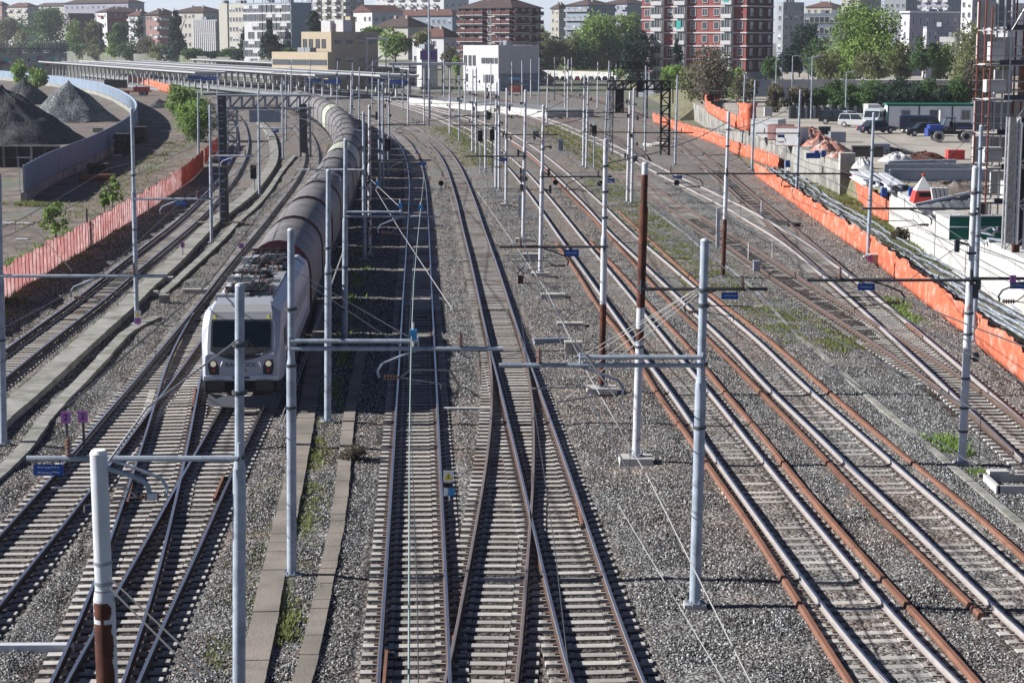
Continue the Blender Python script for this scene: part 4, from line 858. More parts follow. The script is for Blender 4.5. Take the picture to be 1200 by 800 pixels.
b = MB(); b.add([(-1.2, .1, .55), (0, -.25, .5), (1.2, .1, .55), (1.25, -.05, .14), (0, -.45, .12), (-1.25, -.05, .14)], [(5, 4, 1, 0), (4, 3, 2, 1), (0, 1, 4, 5), (1, 2, 3, 4)]); b.obj('snow_plough', 'far_dark', loco, world=False)
b = MB(); b.box((0, 9.45, .8), (2.5, 16.5, .5)); b.box((0, 9.45, .5), (2.2, 4.5, .5)); b.obj('underframe', 'black', loco, world=False)
bogie(loco, 4.2); bogie(loco, 14.7)
# roof gear
b = MB(); b.box((0, 9.45, 3.69), (1.9, 13.5, .06)); b.obj('roof_deck', 'roof_grey', loco, world=False)
rr = random.Random(11); b = MB(); y = 1.6
b.add([(-1.0, .84, 3.46), (1.0, .84, 3.46), (1.0, 1.9, 3.86), (-1.0, 1.9, 3.86), (-1.0, 1.9, 3.7), (1.0, 1.9, 3.7), (1.0, .84, 3.4), (-1.0, .84, 3.4)], [(0, 1, 2, 3), (3, 2, 5, 4), (0, 3, 4, 7), (1, 6, 5, 2), (0, 7, 6, 1), (4, 5, 6, 7)])
b.obj('roof_fairing', 'loco_grey', loco, world=False)
for i in range(40): MB().box((rr.uniform(-.8, .8), rr.uniform(2.0, 16.5), 3.78), (rr.uniform(.25, .9), rr.uniform(.15, .7), rr.uniform(.1, .3))).obj('roof_box', rr.choice(('roof_grey', 'roof_grey', 'loco_dark')), loco, world=False)
b = MB()
for i in range(22):
    x, y = rr.uniform(-.85, .85), rr.uniform(2.6, 16.3)
    for k in range(4): b.tube((x, y, 3.72 + k * .07), (x, y, 3.76 + k * .07), .085, n=8)
b.obj('roof_insulators', 'porcelain', loco, world=False)
b = MB()
for s in (-.7, -.1, .55): b.path([(s, 2.6, 4.02), (s + .2, 6, 4.05), (s - .1, 10, 4.02), (s, 16, 4.05)], .025, 5)
for y in (3.1, 4.4, 6.1, 8, 12, 15): b.path([(-.8, y, 4.03), (.8, y + .3, 4.03)], .022, 5)
b.obj('roof_busbar', 'dark_steel', loco, world=False)
for y0, up_ in ((4.6, 1), (13.6, 0)):
    b = MB(); h = .22 + up_ * .1
    for s in (-.35, .35): b.path([(s, y0 - 1, 3.95), (s, y0 + .9, 4.1 + h), (s * 1.6, y0 - .9, 4.2 + h)], .03, 6)
    for k in (0, .25): b.path([(-.95, y0 - 1 + k, 4.1 + h), (-.6, y0 - 1 + k, 4.25 + h), (.6, y0 - 1 + k, 4.25 + h), (.95, y0 - 1 + k, 4.1 + h)], .028, 6)
    b.box((0, y0 - .2, 3.9), (1.3, 2.0, .08)); b.obj('pantograph', 'black', loco, world=False)

# hooded coil wagons
def arch(k=1.0, w=1.48, zb=1.15):
    return [(-w * k, zb), (-w * k, 2.65), (-1.40 * k, 3.1 * k), (-1.18 * k, 3.5 * k), (-.85 * k, 3.82 * k), (-.45 * k, 4.03 * k), (0, 4.1 * k), (.45 * k, 4.03 * k), (.85 * k, 3.82 * k), (1.18 * k, 3.5 * k), (1.40 * k, 3.1 * k), (w * k, 2.65), (w * k, zb)]
WL = 12.0
def hood_seg(y0, y1, k):
    b = MB(); stn = []; n_ = int((y1 - y0) / .19)
    for i in range(n_ + 1): stn.append((y0 + (y1 - y0) * i / n_, arch(k * (1 + (.007 if i % 3 == 0 else 0)))))
    rings(b, stn, 0); return b
def wagon(kind, label):
    t = thing('covered_wagon', label, 'freight wagon', (0, 0, 0), group='hooded wagons of the freight train')
    mm = 'hood_pale' if kind else 'hood'
    hood_seg(.3, 11.7, 1.0).obj('hood', mm, t, world=False, smooth=True, angle=35)
    for y in (.36, 11.64):
        b = MB(); rings(b, [(y - .1, arch(1.012)), (y + .1, arch(1.012))]); b.obj('hood_rim', 'hood_maroon' if y < 1 else 'dark_steel', t, world=False)
    for y in (.26, 11.74):
        b = MB(); rings(b, [(y - .06, arch(.96)), (y + .06, arch(.96))])
        for s in (-.7, 0, .7): b.box((s, y + (-.09 if y < 5 else .09), 2.4), (.08, .08, 2.3))
        b.obj('end_wall', 'hood_maroon', t, world=False)
    b = MB(); b.box((0, 6, 1.05), (2.9, 11.9, .2)); b.box((0, 6, .85), (1.0, 11.6, .25)); b.box((0, 6, .6), (2.2, 2.6, .4)); b.obj('underframe', 'black', t, world=False)
    bogie(t, 2.3, 1.8, .42); bogie(t, 9.7, 1.8, .42)
    for y, s in ((.12, -1), (11.88, 1)):
        b = MB()
        for x in (-.875, .875): b.tube((x, y, 1.03), (x, y + s * .22, 1.03), .2, n=10)
        b.obj('buffers', 'black', t, world=False)
    return t
s = 19.4; ords = ['first', 'second', 'third', 'fourth', 'fifth', 'sixth', 'seventh', 'eighth', 'ninth', 'tenth', 'eleventh', 'twelfth', 'thirteenth', 'fourteenth', 'fifteenth', 'sixteenth', 'seventeenth', 'eighteenth', 'nineteenth', 'twentieth', 'twenty first', 'twenty second']
wg = wagon(0, ''); wp = wagon(1, ''); used = set()
i = 0
while True:
    q, _ = on_rail(s + WL)
    if q.y > 352 or i >= len(ords): break
    pale = i in (6, 14)
    src = wp if pale else wg
    o = src if src not in used else dup(src); used.add(src)
    a, rz = chord(s, WL); o.location = a; o.rotation_euler = (0, 0, rz)
    o['label'] = ('pale green hooded freight wagon, ' if pale else 'grey hooded freight wagon, ') + ords[i] + ' behind the locomotive'
    s += WL + .55; i += 1

# ------------------------------------------------------------------ lineside equipment
def boxy(name, label, cat, px, py, w, d, h, m, lid=True, z=0.0, rz=0.0, legs=False):
    P = G(px, py, z); t = thing(name, label, cat, P); b = MB(); z0 = z + (.25 if legs else 0)
    b.box((P.x, P.y, z0 + h / 2), (w, d, h), rz=rz, top=.97); b.obj('case', m, t)
    if lid: MB().box((P.x, P.y, z0 + h + .025), (w * 1.08, d * 1.08, .05), rz=rz, top=.96).obj('lid', m, t)
    MB().box((P.x, P.y - d / 2 - .008, z0 + h * .5), (w * .7, .012, h * .7), rz=rz).obj('door_panel', m, t)
    if legs:
        b = MB()
        for sx in (-1, 1): b.box((P.x + sx * w * .35, P.y, z + .1), (.06, .06, .35))
        b.obj('leg', 'dark_steel', t)
    return t
boxy('relay_box', 'cream relay box standing between the middle tracks and the bright pair', 'relay box', 672, 421, .75, .5, .5, 'w_cream', legs=True)
boxy('relay_box', 'grey white relay box by the trough left of the locomotive', 'relay box', 193, 356, .5, .45, .45, 'slab_grey')
boxy('relay_box', 'brown and white box at the orange fence by the inner mast', 'relay box', 1027, 309, .9, .6, .55, 'w_cream')
boxy('relay_box', 'grey relay cabinet on the weeds beside the dull track', 'relay box', 886, 318, .35, .35, .6, 'galv')
boxy('relay_box', 'dark grey relay post box in the grass right of the bright pair', 'relay box', 657, 177, .6, .5, 1.5, 'grey_steel')
boxy('relay_box', 'dark box on the weeds left of the grass strip', 'relay box', 628, 160, .8, .6, .7, 'dark_steel')
boxy('point_motor', 'long grey point machine beside the branch at the second middle track', 'point machine', 645, 403, 1.5, .35, .22, 'grey_steel', rz=.15)
boxy('point_motor', 'long black point machine inside the dark siding near the orange fence', 'point machine', 922, 264, .5, 2.6, .2, 'black', rz=.5)
boxy('point_motor', 'pale point machine left of the locomotive roof', 'point machine', 229, 344, 1.3, .35, .22, 'concrete')
def dwarf(px, py, label, h=.9):
    P = G(px, py); t = thing('ground_signal', label, 'signal', P); MB().tube(P, P + Vector((0, 0, h * .5)), .05).obj('post', 'grey_steel', t)
    b = MB(); c = P + Vector((0, 0, h * .75)); b.tube(c, c + Vector((0, .05, 0)), h * .33, n=16); b.box(c + Vector((0, .15, -.05)), (h * .45, .3, h * .5)); b.obj('head', 'black', t)
dwarf(517, 222, 'black round ground signal left of the second middle track', .75); dwarf(651, 221, 'black ground signal between the bright pair tracks', .75); dwarf(793, 222, 'black ground signal between the dull and shiny tracks', .8)
dwarf(703, 222, 'black ground signal at the grass strip beside the pale mast', .75)
def bar(px, py, L, label, m='concrete', w=.2, h=.14, rz=0.0, n='sleeper_block', cat='block'):
    P = G(px, py); MB_ = MB().box((P.x, P.y, h / 2 - .02), (L, w, h), rz=rz, top=.96); tag(MB_.obj(n, m), label, cat)
bar(546, 481, 1.9, 'white bar lying across between the two middle tracks', 'white_concrete', n='concrete_bar', cat='bar')
bar(30, 763, 2.2, 'white painted beam lying on the ballast at the left bottom edge', 'loco_white', .22, .2, .02, 'beam', 'beam')
bar(668, 383, 1.3, 'pale flat concrete slab right of the second middle track', w=.6, h=.25)
bar(648, 350, 1.3, 'pale concrete slab third from the front in the stepped block row', w=.7, h=.3)
bar(622, 304, 1.1, 'square pale concrete block in the stepped block row before the slim white mast', w=.7, h=.4)
bar(1085, 452, .9, 'short pale slab on the ballast at the orange fence', w=.3, h=.1); bar(485, 430, .5, 'small pale block between the rails in the train shade, near', w=.15); bar(488, 438, .5, 'small pale block between the rails in the train shade, nearer', w=.15); bar(485, 450, .6, 'small pale block between the middle rails in the sun shade edge', w=.15)
for x, y, lb in ((184, 332, 'upper'), (178, 347, 'lower'), (196, 330, 'rightmost')): bar(x, y, .7, lb + ' rubble stone heap piece beside the walkway', w=.5, h=.3)
t = thing('cable_pit', 'open concrete cable pit with a white lid at the right edge', 'cable pit', G(1196, 578)); P = G(1200, 572)
b = MB()
for x, y, w, d in ((0, -.75, 2.0, .12), (0, .75, 2.0, .12), (-1, 0, .12, 1.62), (1, 0, .12, 1.62)): b.box((P.x + x, P.y + y, .12), (w, d, .3))
b.obj('pit_rim', 'white_concrete', t); MB().box((P.x, P.y, .0), (1.88, 1.38, .04)).obj('pit_floor', 'black', t); MB().box((P.x - .6, P.y + .85, .32), (.6, .4, .12)).obj('lid', 'white_concrete', t); MB().box((P.x + .45, P.y - .1, .2), (.7, .5, .3)).obj('junction_box', 'galv_pale', t)
bar(1166, 561, 1.1, 'narrow concrete stub running from the trough to the cable pit', 'slab_grey', .2, .2)
for i, (x, y) in enumerate(((892, 252), (905, 302), (877, 305))): 
    P = G(x, y); tag(MB().tube(P, P + Vector((0, 0, 1.1)), .045, n=8).obj('marker_post', 'galv_pale'), ['thin marker post by the far dark siding', 'thin marker post right of the grey cabinet on the weeds', 'thin marker post left of the grey cabinet on the weeds'][i], 'post')
P = G(841, 270 + 20); tag(MB().box(P + Vector((0, 0, 1.3)), (.22, .22, 2.6)).obj('marker_post', 'galv_pale'), 'square white post just left of the white mast with a rusted middle', 'post')
P = G(609, 256); tag(MB().box(P + Vector((0, 0, .9)), (.2, .2, 1.9)).obj('marker_post', 'galv_pale'), 'short square post left of the slim white mast', 'post')
t = thing('track_sign', 'small crossed blue sign on a brown block beside the second middle track', 'sign', G(610, 333)); P = G(610, 333); MB().box(P + Vector((0, 0, .25)), (.3, .3, .5)).obj('block', 'rust', t)
b = MB(); c = P + Vector((0, -.05, .8)); b.box(c, (.62, .03, .09), rot=Matrix.Rotation(.8, 3, 'Y')); b.box(c + Vector((0, -.034, 0)), (.62, .03, .09), rot=Matrix.Rotation(-.8, 3, 'Y')); b.obj('cross', 'w_blue', t)
# precast oval ring on the far ballast
P = G(767, 171); b = MB(); n_ = 24
for i in range(n_):
    a0 = 2 * math.pi * i / n_; a1 = 2 * math.pi * (i + 1) / n_; b.tube(P + Vector((1.3 * math.cos(a0), 1.9 * math.sin(a0), .15)), P + Vector((1.3 * math.cos(a1), 1.9 * math.sin(a1), .15)), .25, n=6)
tag(b.obj('concrete_ring', 'white_concrete'), 'white concrete ring lying by the dark signal gantry foot', 'ring')

# ------------------------------------------------------------------ signal gantries
def truss(mb, a, c, h, w, k, r=.06):
    a = Vector(a); c = Vector(c); n_ = k; d = (c - a); sd_ = Vector((-d.y, d.x, 0)).normalized() * w / 2
    for s_ in (-1, 1):
        for z in (0, h): mb.tube(a + sd_ * s_ + Vector((0, 0, z)), c + sd_ * s_ + Vector((0, 0, z)), r, n=6)
        for i in range(n_):
            p0 = a + d * (i / n_) + sd_ * s_; p1 = a + d * ((i + 1) / n_) + sd_ * s_; up_ = Vector((0, 0, h))
            mb.tube(p0, p1 + up_ if i % 2 == 0 else p1 + up_, r * .6, n=5); mb.tube(p0, p0 + up_, r * .6, n=5)
    for i in range(n_ + 1):
        p0 = a + d * (i / n_)
        for z in (0, h): mb.tube(p0 - sd_ + Vector((0, 0, z)), p0 + sd_ + Vector((0, 0, z)), r * .6, n=5)
def vtruss(mb, P, h, w, dpt, k, r=.06):
    for sx in (-1, 1):
        for sy in (-1, 1): mb.tube((P.x + sx * w / 2, P.y + sy * dpt / 2, 0), (P.x + sx * w / 2, P.y + sy * dpt / 2, h), r, n=6)
    for i in range(k):
        z0, z1 = h * i / k, h * (i + 1) / k
        for sy in (-1, 1): mb.tube((P.x - w / 2 * (1 if i % 2 else -1), P.y + sy * dpt / 2, z0), (P.x + w / 2 * (1 if i % 2 else -1), P.y + sy * dpt / 2, z1), r * .6, n=5); mb.tube((P.x - w / 2, P.y + sy * dpt / 2, z1), (P.x + w / 2, P.y + sy * dpt / 2, z1), r * .6, n=5)
        for sx in (-1, 1): mb.tube((P.x + sx * w / 2, P.y - dpt / 2 * (1 if i % 2 else -1), z0), (P.x + sx * w / 2, P.y + dpt / 2 * (1 if i % 2 else -1), z1), r * .6, n=5)
Pa, Pb = G(273, 184), G(353, 187); t = thing('signal_gantry', 'grey blue lattice signal gantry spanning the left tracks before the bend', 'gantry', Pa)
yA = Pa.y; zt = PD(300, 112, yA).z; zb_ = PD(300, 127, yA).z
for P in (Pa, Vector((Pb.x, yA, 0))): b = MB(); vtruss(b, P, zb_, 1.15, .9, 6, .08); b.obj('leg', 'grey_steel', t)
b = MB(); truss(b, (Pa.x - 1.5, yA, zb_), (Pb.x + .8, yA, zb_), zt - zb_, .9, 8, .14); b.obj('beam', 'grey_steel', t)
b = MB(); b.box((Pb.x - .1, yA - .55, 3.3), (.75, .1, 5.6)); b.obj('ladder_cage', 'dark_steel', t)
b = MB(); b.box((Pb.x - 4.6, yA - .2, zb_ - .9), (3.6, .3, 1.4)); b.obj('signal_board', 'grey_steel', t)
P = G(262, 264); t = thing('ladder_mast', 'tall dark square lattice post with ladder rungs by the left walkway', 'signal post', P); hh = PD(262, 112, P.y).z
b = MB(); b.box((P.x + .12, P.y, hh / 2), (.55, .45, hh)); b.obj('column', 'dark_steel', t); b = MB()
for k in range(int(hh / .55)): b.box((P.x - .2, P.y - .32, .5 + k * .55), (.8, .05, .06))
b.box((P.x - .18, P.y - .27, hh / 2), (.07, .07, hh)); b.obj('ladder', 'galv', t)
MB().box((P.x - .2, P.y, .1), (3.4, .9, .3)).obj('base_slab', 'slab', t)
P = G(779, 182); t = thing('signal_gantry', 'black lattice signal gantry with hanging signal head right of centre', 'gantry', P); yA = P.y; zb_ = PD(740, 105, yA).z; zt = PD(740, 95, yA).z
b = MB(); vtruss(b, P, zt, 1.0, .9, 9, .1); b.obj('leg', 'black', t)
xl = PD(716, 100, yA).x; b = MB(); vtruss(b, Vector((xl, yA, 0)), zt, .5, .5, 9, .05); b.obj('leg', 'grey_steel', t)
b = MB(); truss(b, (xl - .4, yA, zb_), (P.x + .5, yA, zb_), zt - zb_, .9, 8, .1); b.obj('beam', 'black', t)
q = PD(726, 119, yA - .6); b = MB(); b.box(q, (1.0, .4, 2.7)); b.tube(q + Vector((0, 0, 1.3)), q + Vector((0, .6, 2.0)), .06); so = b.obj('signal_head', 'black', t); b = MB()
for k in range(3): b.tube(q + Vector((0, -.22, .8 - k * .8)), q + Vector((0, -.42, .8 - k * .8)), .26, n=12)
b.obj('hood', 'black', so)
q = PD(750, 102, yA - .5); MB().box(q, (.8, .4, 1.2)).obj('signal_head', 'black', t)
yB = 330; t = thing('signal_gantry', 'second dark gantry beam further back above the first on the right', 'gantry', (PD(717, 110, yB).x, yB, 0)); xa, xb = PD(717, 90, yB).x, PD(757, 90, yB).x; b = MB(); truss(b, (xa, yB, PD(730, 80, yB).z), (xb, yB, PD(730, 80, yB).z), 1.1, .9, 6, .12); b.obj('beam', 'black', t)
for x in (xa, xb): b = MB(); vtruss(b, Vector((x, yB, 0)), PD(730, 73, yB).z, .6, .6, 9, .07); b.obj('leg', 'dark_steel', t)
for x, y, lb in ((311, 206, 'black signal on a double post behind the dark ladder post'), ):
    P = G(305, 228); t = thing('signal', lb, 'signal', P); b = MB()
    for s in (-.2, .2): b.tube(P + Vector((s - .3, 0, 0)), P + Vector((s - .3, 0, 3.0)), .06)
    b.obj('post', 'grey_steel', t); MB().box(P + Vector((-.55, -.1, 2.0)), (.5, .3, 1.2)).obj('signal_head', 'black', t)
for (x, y, h, lb) in ((432 + 23, 215, 3.2, 'dark signal with two heads in the shade right of the twin masts'), (563, 205, 3.4, 'cluster of dark signal heads left of the twin white masts'), (577, 203, 3.4, 'tall dark signal close to the twin white masts'), (696, 200, 3.6, 'dark signal on a white post right of the close pair'), (403, 168, 3.0, 'black signal on a post in the shade behind the train')):
    P = G(x, y); t = thing('signal', lb, 'signal', P); MB().tube(P, P + Vector((0, 0, h * 1.4)), .07).obj('post', 'galv', t); MB().box(P + Vector((0, -.15, h * 1.15)), (.5, .3, 1.1)).obj('signal_head', 'black', t)
    b = MB()
    for k in range(3): b.tube(P + Vector((0, -.3, h * 1.15 + .33 - k * .33)), P + Vector((0, -.45, h * 1.15 + .33 - k * .33)), .12, n=10)
    b.obj('hood', 'black', t)
# ------------------------------------------------------------------ buildings
WIN = {}
def winmesh(w, h, k):
    key = (round(w, 2), round(h, 2), k)
    if key not in WIN:
        b = MB(); f = .1
        b.box((-w / 2 - f / 2, -.04, 0), (f, .14, h + 2 * f)); b.box((w / 2 + f / 2, -.04, 0), (f, .14, h + 2 * f)); b.box((0, -.04, h / 2 + f / 2), (w, .14, f)); b.box((0, -.07, -h / 2 - f / 2), (w + .1, .24, f))
        b.box((0, -.004, 0), (w, .05, h), m=1)
        if k == 1: b.box((0, -.03, h * .25), (w, .06, h * .5), m=0)
        if k == 2: b.box((0, -.03, 0), (.07, .06, h), m=0)
        WIN[key] = b.mesh('window', ['w_white' if k != 3 else 'far_dark', 'glass_far'])
    return WIN[key]
BALC = {}
def balcmesh(w, m):
    if (w, m) not in BALC:
        b = MB(); b.box((0, -.6, -.08), (w, 1.2, .16)); b.box((0, -1.16, .5), (w, .07, 1.0), m=1)
        for s in (-1, 1): b.box((s * (w / 2 - .04), -.58, .5), (.07, 1.1, 1.0), m=1)
        BALC[(w, m)] = b.mesh('balcony', ['w_white', m])
    return BALC[(w, m)]
def behind(px): return 191.4 / max(.417 - (600 - px) / F, .12) + 25
def bld(name, label, x0, xc, x1, ytop, d, wall, rows=4, cl=5, crr=3, roof=None, rm='roof_tile', a=38, win=(1.1, 1.5), z0=0.0, balc=None, bands=None, skip=.06, wallr=None, rh=2.6, cat='building'):
    if xc < 420 and d > 600: d = max(d, behind(xc) + (d - 600) * .5 + 20)
    if 640 < xc < 760 and d > 600: d += 190
    a = R(a); s = S(d); ll = max((xc - x0) / s / math.cos(a), 1.0); lr = max((x1 - xc) / s / math.sin(a), 1.0); C = PD(xc, ytop, d); h = C.z - z0
    t = thing(name, label, cat, (C.x, d, z0), -a); rr = random.Random(int(x0 * 7 + d))
    b = MB().box((-ll / 2, lr / 2, h / 2 - 2), (ll, lr, h + 4)); b.obj('wall', wall, t, world=False)
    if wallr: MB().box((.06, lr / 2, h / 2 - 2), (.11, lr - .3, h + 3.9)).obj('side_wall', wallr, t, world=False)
    fh = h / rows; xo = .12 if wallr else 0
    for r in range(rows):
        z = (r + .55) * fh
        for i in range(cl):
            if rr.random() < skip: continue
            inst(winmesh(*win, rr.choice((0, 0, 1, 2))), 'window', t, (-ll * (i + .5) / cl, 0, z), 0, world=False)
        for i in range(crr):
            if rr.random() < skip: continue
            inst(winmesh(*win, rr.choice((0, 0, 1, 2))), 'window', t, (xo, lr * (i + .5) / crr, z), math.pi / 2, world=False)
        if balc:
            for i in balc[0]: inst(balcmesh(round(ll / max(cl, 1) * .95, 1), balc[2]), 'balcony', t, (-ll * (i + .5) / max(cl, 1), 0, z - win[1] / 2 - .15), 0, world=False)
            for i in balc[1]: inst(balcmesh(round(lr / max(crr, 1) * .95, 1), balc[2]), 'balcony', t, (xo, lr * (i + .5) / max(crr, 1), z - win[1] / 2 - .15), math.pi / 2, world=False)
        if bands and r: MB().box((-ll / 2 + .08, lr / 2 - .08, r * fh), (ll + .4, lr + .4, .28)).obj('floor_band', bands, t, world=False)
    if roof == 'hip':
        o = .6; e = [(-ll - o, -o, h), (o, -o, h), (o, lr + o, h), (-ll - o, lr + o, h)]; k = min(ll, lr) * .45
        ridge = [(-ll + k, lr / 2, h + rh), (-k, lr / 2, h + rh)] if ll > lr else [(-ll / 2, k, h + rh), (-ll / 2, lr - k, h + rh)]
        fs = [(0, 1, 5, 4), (1, 2, 5), (2, 3, 4, 5), (3, 0, 4), (3, 2, 1, 0)] if ll > lr else [(0, 1, 4), (1, 2, 5, 4), (2, 3, 5), (3, 0, 4, 5), (3, 2, 1, 0)]
        ro = MB().add(e + ridge, fs); ro.box((-ll / 2, -o - .02, h - .12), (ll + 1.2, .1, .22)); ro.box((o + .02, lr / 2, h - .12), (.1, lr + 1.2, .22)); ro = ro.obj('roof', rm, t, world=False)
        for k_ in range(2): MB().box((-ll * (.3 + .35 * k_), lr * .4, h + rh * .8), (.8, .8, 1.8)).obj('chimney', 'w_beige', ro, world=False)
    elif roof == 'gable':
        o = .5; v = [(-ll - o, -o, h), (o, -o, h), (o, lr + o, h), (-ll - o, lr + o, h), (-ll / 2, -o, h + rh), (-ll / 2, lr + o, h + rh)]
        MB().add(v, [(0, 1, 4), (1, 2, 5, 4), (2, 3, 5), (3, 0, 4, 5), (3, 2, 1, 0)]).obj('roof', rm, t, world=False)
    else:
        b = MB()
        for c, dd in (((-ll / 2, .15, h + .3), (ll, .3, .6)), ((-ll / 2, lr - .15, h + .3), (ll, .3, .6)), ((-ll + .15, lr / 2, h + .3), (.3, lr - .6, .6)), ((-.15, lr / 2, h + .3), (.3, lr - .6, .6))): b.box(c, dd)
        ro = b.obj('parapet', wallr or wall, t, world=False); b = MB()
        for k_ in range(rr.randint(1, 3)): b.box((-ll * rr.uniform(.2, .8), lr * rr.uniform(.3, .7), h + .9), (rr.uniform(1, 3), rr.uniform(1, 3), 1.8))
        b.obj('roof_plant', 'w_grey', t, world=False)
    return t, ll, lr, h
# left town
bld('apartment_block', 'white block with balconies at the far left behind the trees', 3, 32, 42, 8, 760, 'w_cream', 7, 5, 2, 'hip', balc=((0, 2, 4), (), 'w_white'))
bld('apartment_block', 'pink block cut by the left edge of the view', -30, 2, 8, 6, 800, 'w_pink', 7, 6, 2, 'hip')
bld('tenement', 'long brown roofed terrace at the skyline left, above the big tree', 20, 140, 150, 6, 1500, 'w_cream', 7, 26, 2, 'hip', 'roof_brown')
bld('house', 'dark red gabled house right of the big round tree', 78, 82, 107, 21, 690, 'w_darkbrick_shade', 4, 1, 4, 'gable', 'roof_brown', a=60)
bld('apartment_block', 'white and brick block behind the light green tree', 108, 125, 160, 14, 700, 'w_white', 6, 3, 6, 'hip', 'roof_brown', a=55, balc=((1,), (1, 3, 5), 'w_brick'), wallr='w_brick')
bld('apartment_block', 'white balconied block left of the pink tenement', 148, 164, 176, 18, 690, 'w_white', 6, 3, 3, 'hip', balc=((0, 2), (1,), 'w_white'))
bld('tenement', 'pink tenement with white balconies left of the dark conifer', 168, 186, 205, 17, 680, 'w_pink', 6, 4, 4, 'hip', 'roof_brown', balc=((0,), (0, 1, 2, 3), 'w_white'))
bld('tenement', 'terrace with brown roofs behind the dark conifer', 196, 238, 262, 14, 760, 'w_cream', 6, 8, 4, 'hip', 'roof_brown')
bld('tenement', 'long grey skyline terrace further behind on the left', 60, 150, 165, 3, 1000, 'w_lilac', 6, 12, 2, 'hip', 'roof_brown')
# white gridded block, concrete stair tower, cream block and framed block
t, ll, lr, h = bld('office_block', 'white block with tall vertical fins, left of the concrete stair tower', 222, 254, 262, 25, 640, 'w_grey', 3, 0, 0, None, z0=0, a=42); b = MB()
for i in range(12): b.box((-ll * (i + .5) / 12, -.3, h / 2), (.5, .6, h))
for k in range(6): b.box((-ll / 2, -.18, h * (k + .5) / 6), (ll, .3, .35))
b.obj('fin', 'w_white', t, world=False)
bld('stair_tower', 'pale windowless concrete stair tower beside the finned white block', 255, 266, 276, 6, 630, 'w_cream', 8, 0, 1, None, win=(.7, .9), a=40)
bld('office_block', 'cream block with a dark upper storey right of the stair tower', 264, 298, 306, 6, 645, 'w_cream', 7, 8, 2, None, a=42)
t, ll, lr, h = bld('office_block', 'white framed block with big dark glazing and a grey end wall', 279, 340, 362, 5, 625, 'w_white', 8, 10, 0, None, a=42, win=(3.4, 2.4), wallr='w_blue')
b = MB()
for i in range(6): b.tube((-ll * i / 5, .2, h), (-ll * i / 5, .2, h + 3.5), .18, n=6); b.tube((-ll * i / 5, lr, h), (-ll * i / 5, lr, h + 3.5), .18, n=6)
b.box((-ll / 2, .2, h + 3.5), (ll, .3, .3)); b.box((-ll / 2, lr, h + 3.5), (ll, .3, .3)); b.obj('roof_frame', 'scaff_white', t, world=False)
bld('apartment_block', 'tall beige balconied block behind the yellow station building', 366, 402, 424, -12, 780, 'w_beige', 12, 6, 4, None, balc=((1, 3, 5), (0, 2), 'w_white'))
bld('house', 'white house with a red gable roof right of the beige tall block', 412, 436, 470, 14, 720, 'w_white', 4, 4, 4, 'gable', 'roof_tile', a=50)
bld('house', 'low house with a dark pyramid roof right of the yellow station building', 438, 478, 503, 31, 660, 'w_cream', 2, 5, 3, 'hip', 'roof_brown', rh=3.5)
bld('tenement', 'long red roofed terrace behind the dark pyramid roof', 452, 530, 545, 18, 820, 'w_blue', 4, 12, 2, 'hip', 'roof_tile')
bld('apartment_block', 'white skyline flats in the middle with rows of balconies', 436, 520, 548, -6, 1000, 'w_white', 10, 12, 4, None, balc=((1, 3, 5, 7, 9), (), 'w_grey'))
bld('apartment_block', 'far skyline flats left of the beige tall block', 358, 372, 380, -4, 1000, 'w_lilac', 9, 3, 2, None)
bld('house', 'white house with a red hip roof behind the pale green tree', 482, 520, 540, 43, 600, 'w_white', 3, 5, 3, 'hip', 'roof_tile', rh=3.0)
# brick tower with white slab balconies
t, ll, lr, h = bld('tower_block', 'brick tower with stacked white edged balconies and a dark red roof, left of centre', 537, 600, 634, 9, 560, 'w_darkbrick_shade', 8, 6, 4, 'hip', 'roof_brown', balc=((0, 1, 3, 4, 5), (0, 1, 3), 'w_darkbrick_shade'), bands='w_cream', rh=3.0, z0=2)
# red tower
t, ll, lr, h = bld('tower_block', 'tall red brick tower with white floor bands and glazed balconies on the right', 760, 876, 915, -40, 440, 'w_brick', 9, 9, 3, None, a=33, z0=2.8, bands='w_white', win=(1.2, 1.5), wallr='w_darkbrick_shade')  # right side wall darker: its shade is put into the brick colour
for i, wd in ((1, 2.6), (5, 2.8), (7, 2.8)):
    x = -ll * (i + .5) / 9; MB().box((x, -.06, h / 2), (wd + .1, .3, h)).obj('white_bay', 'w_white', t, world=False)
    for r in range(9):
        z = (r + .1) * h / 9; b = MB(); b.box((x, -.8, z + .1), (wd, 1.3, .16)); b.box((x, -1.42, z + .55), (wd, .06, .8)); b.box((x - wd / 2, -.8, z + 1.3), (.1, 1.25, 2.5)); b.box((x + wd / 2, -.8, z + 1.3), (.1, 1.25, 2.5))
        for k in range(4): b.box((x - wd * .375 + k * wd * .25, -1.40, z + 1.8), (.08, .08, 1.6))
        o = b.obj('balcony', 'w_white', t, world=False); MB().box((x, -1.3, z + 1.75), (wd - .15, .04, 1.5)).obj('glazing', 'glass_far', o, world=False)
for r, i, c in ((6, 1, 'teal'), (4, 5, 'teal')): MB().box((-ll * (i + .5) / 9, -1.47, (r + .62) * h / 9), (1.2, .05, 1.9)).obj('awning', c, t, world=False)
MB().box((-ll / 2, lr / 2, -.5), (ll + 1.2, lr + 1.2, 7.2)).obj('grey_plinth', 'w_grey', t, world=False)
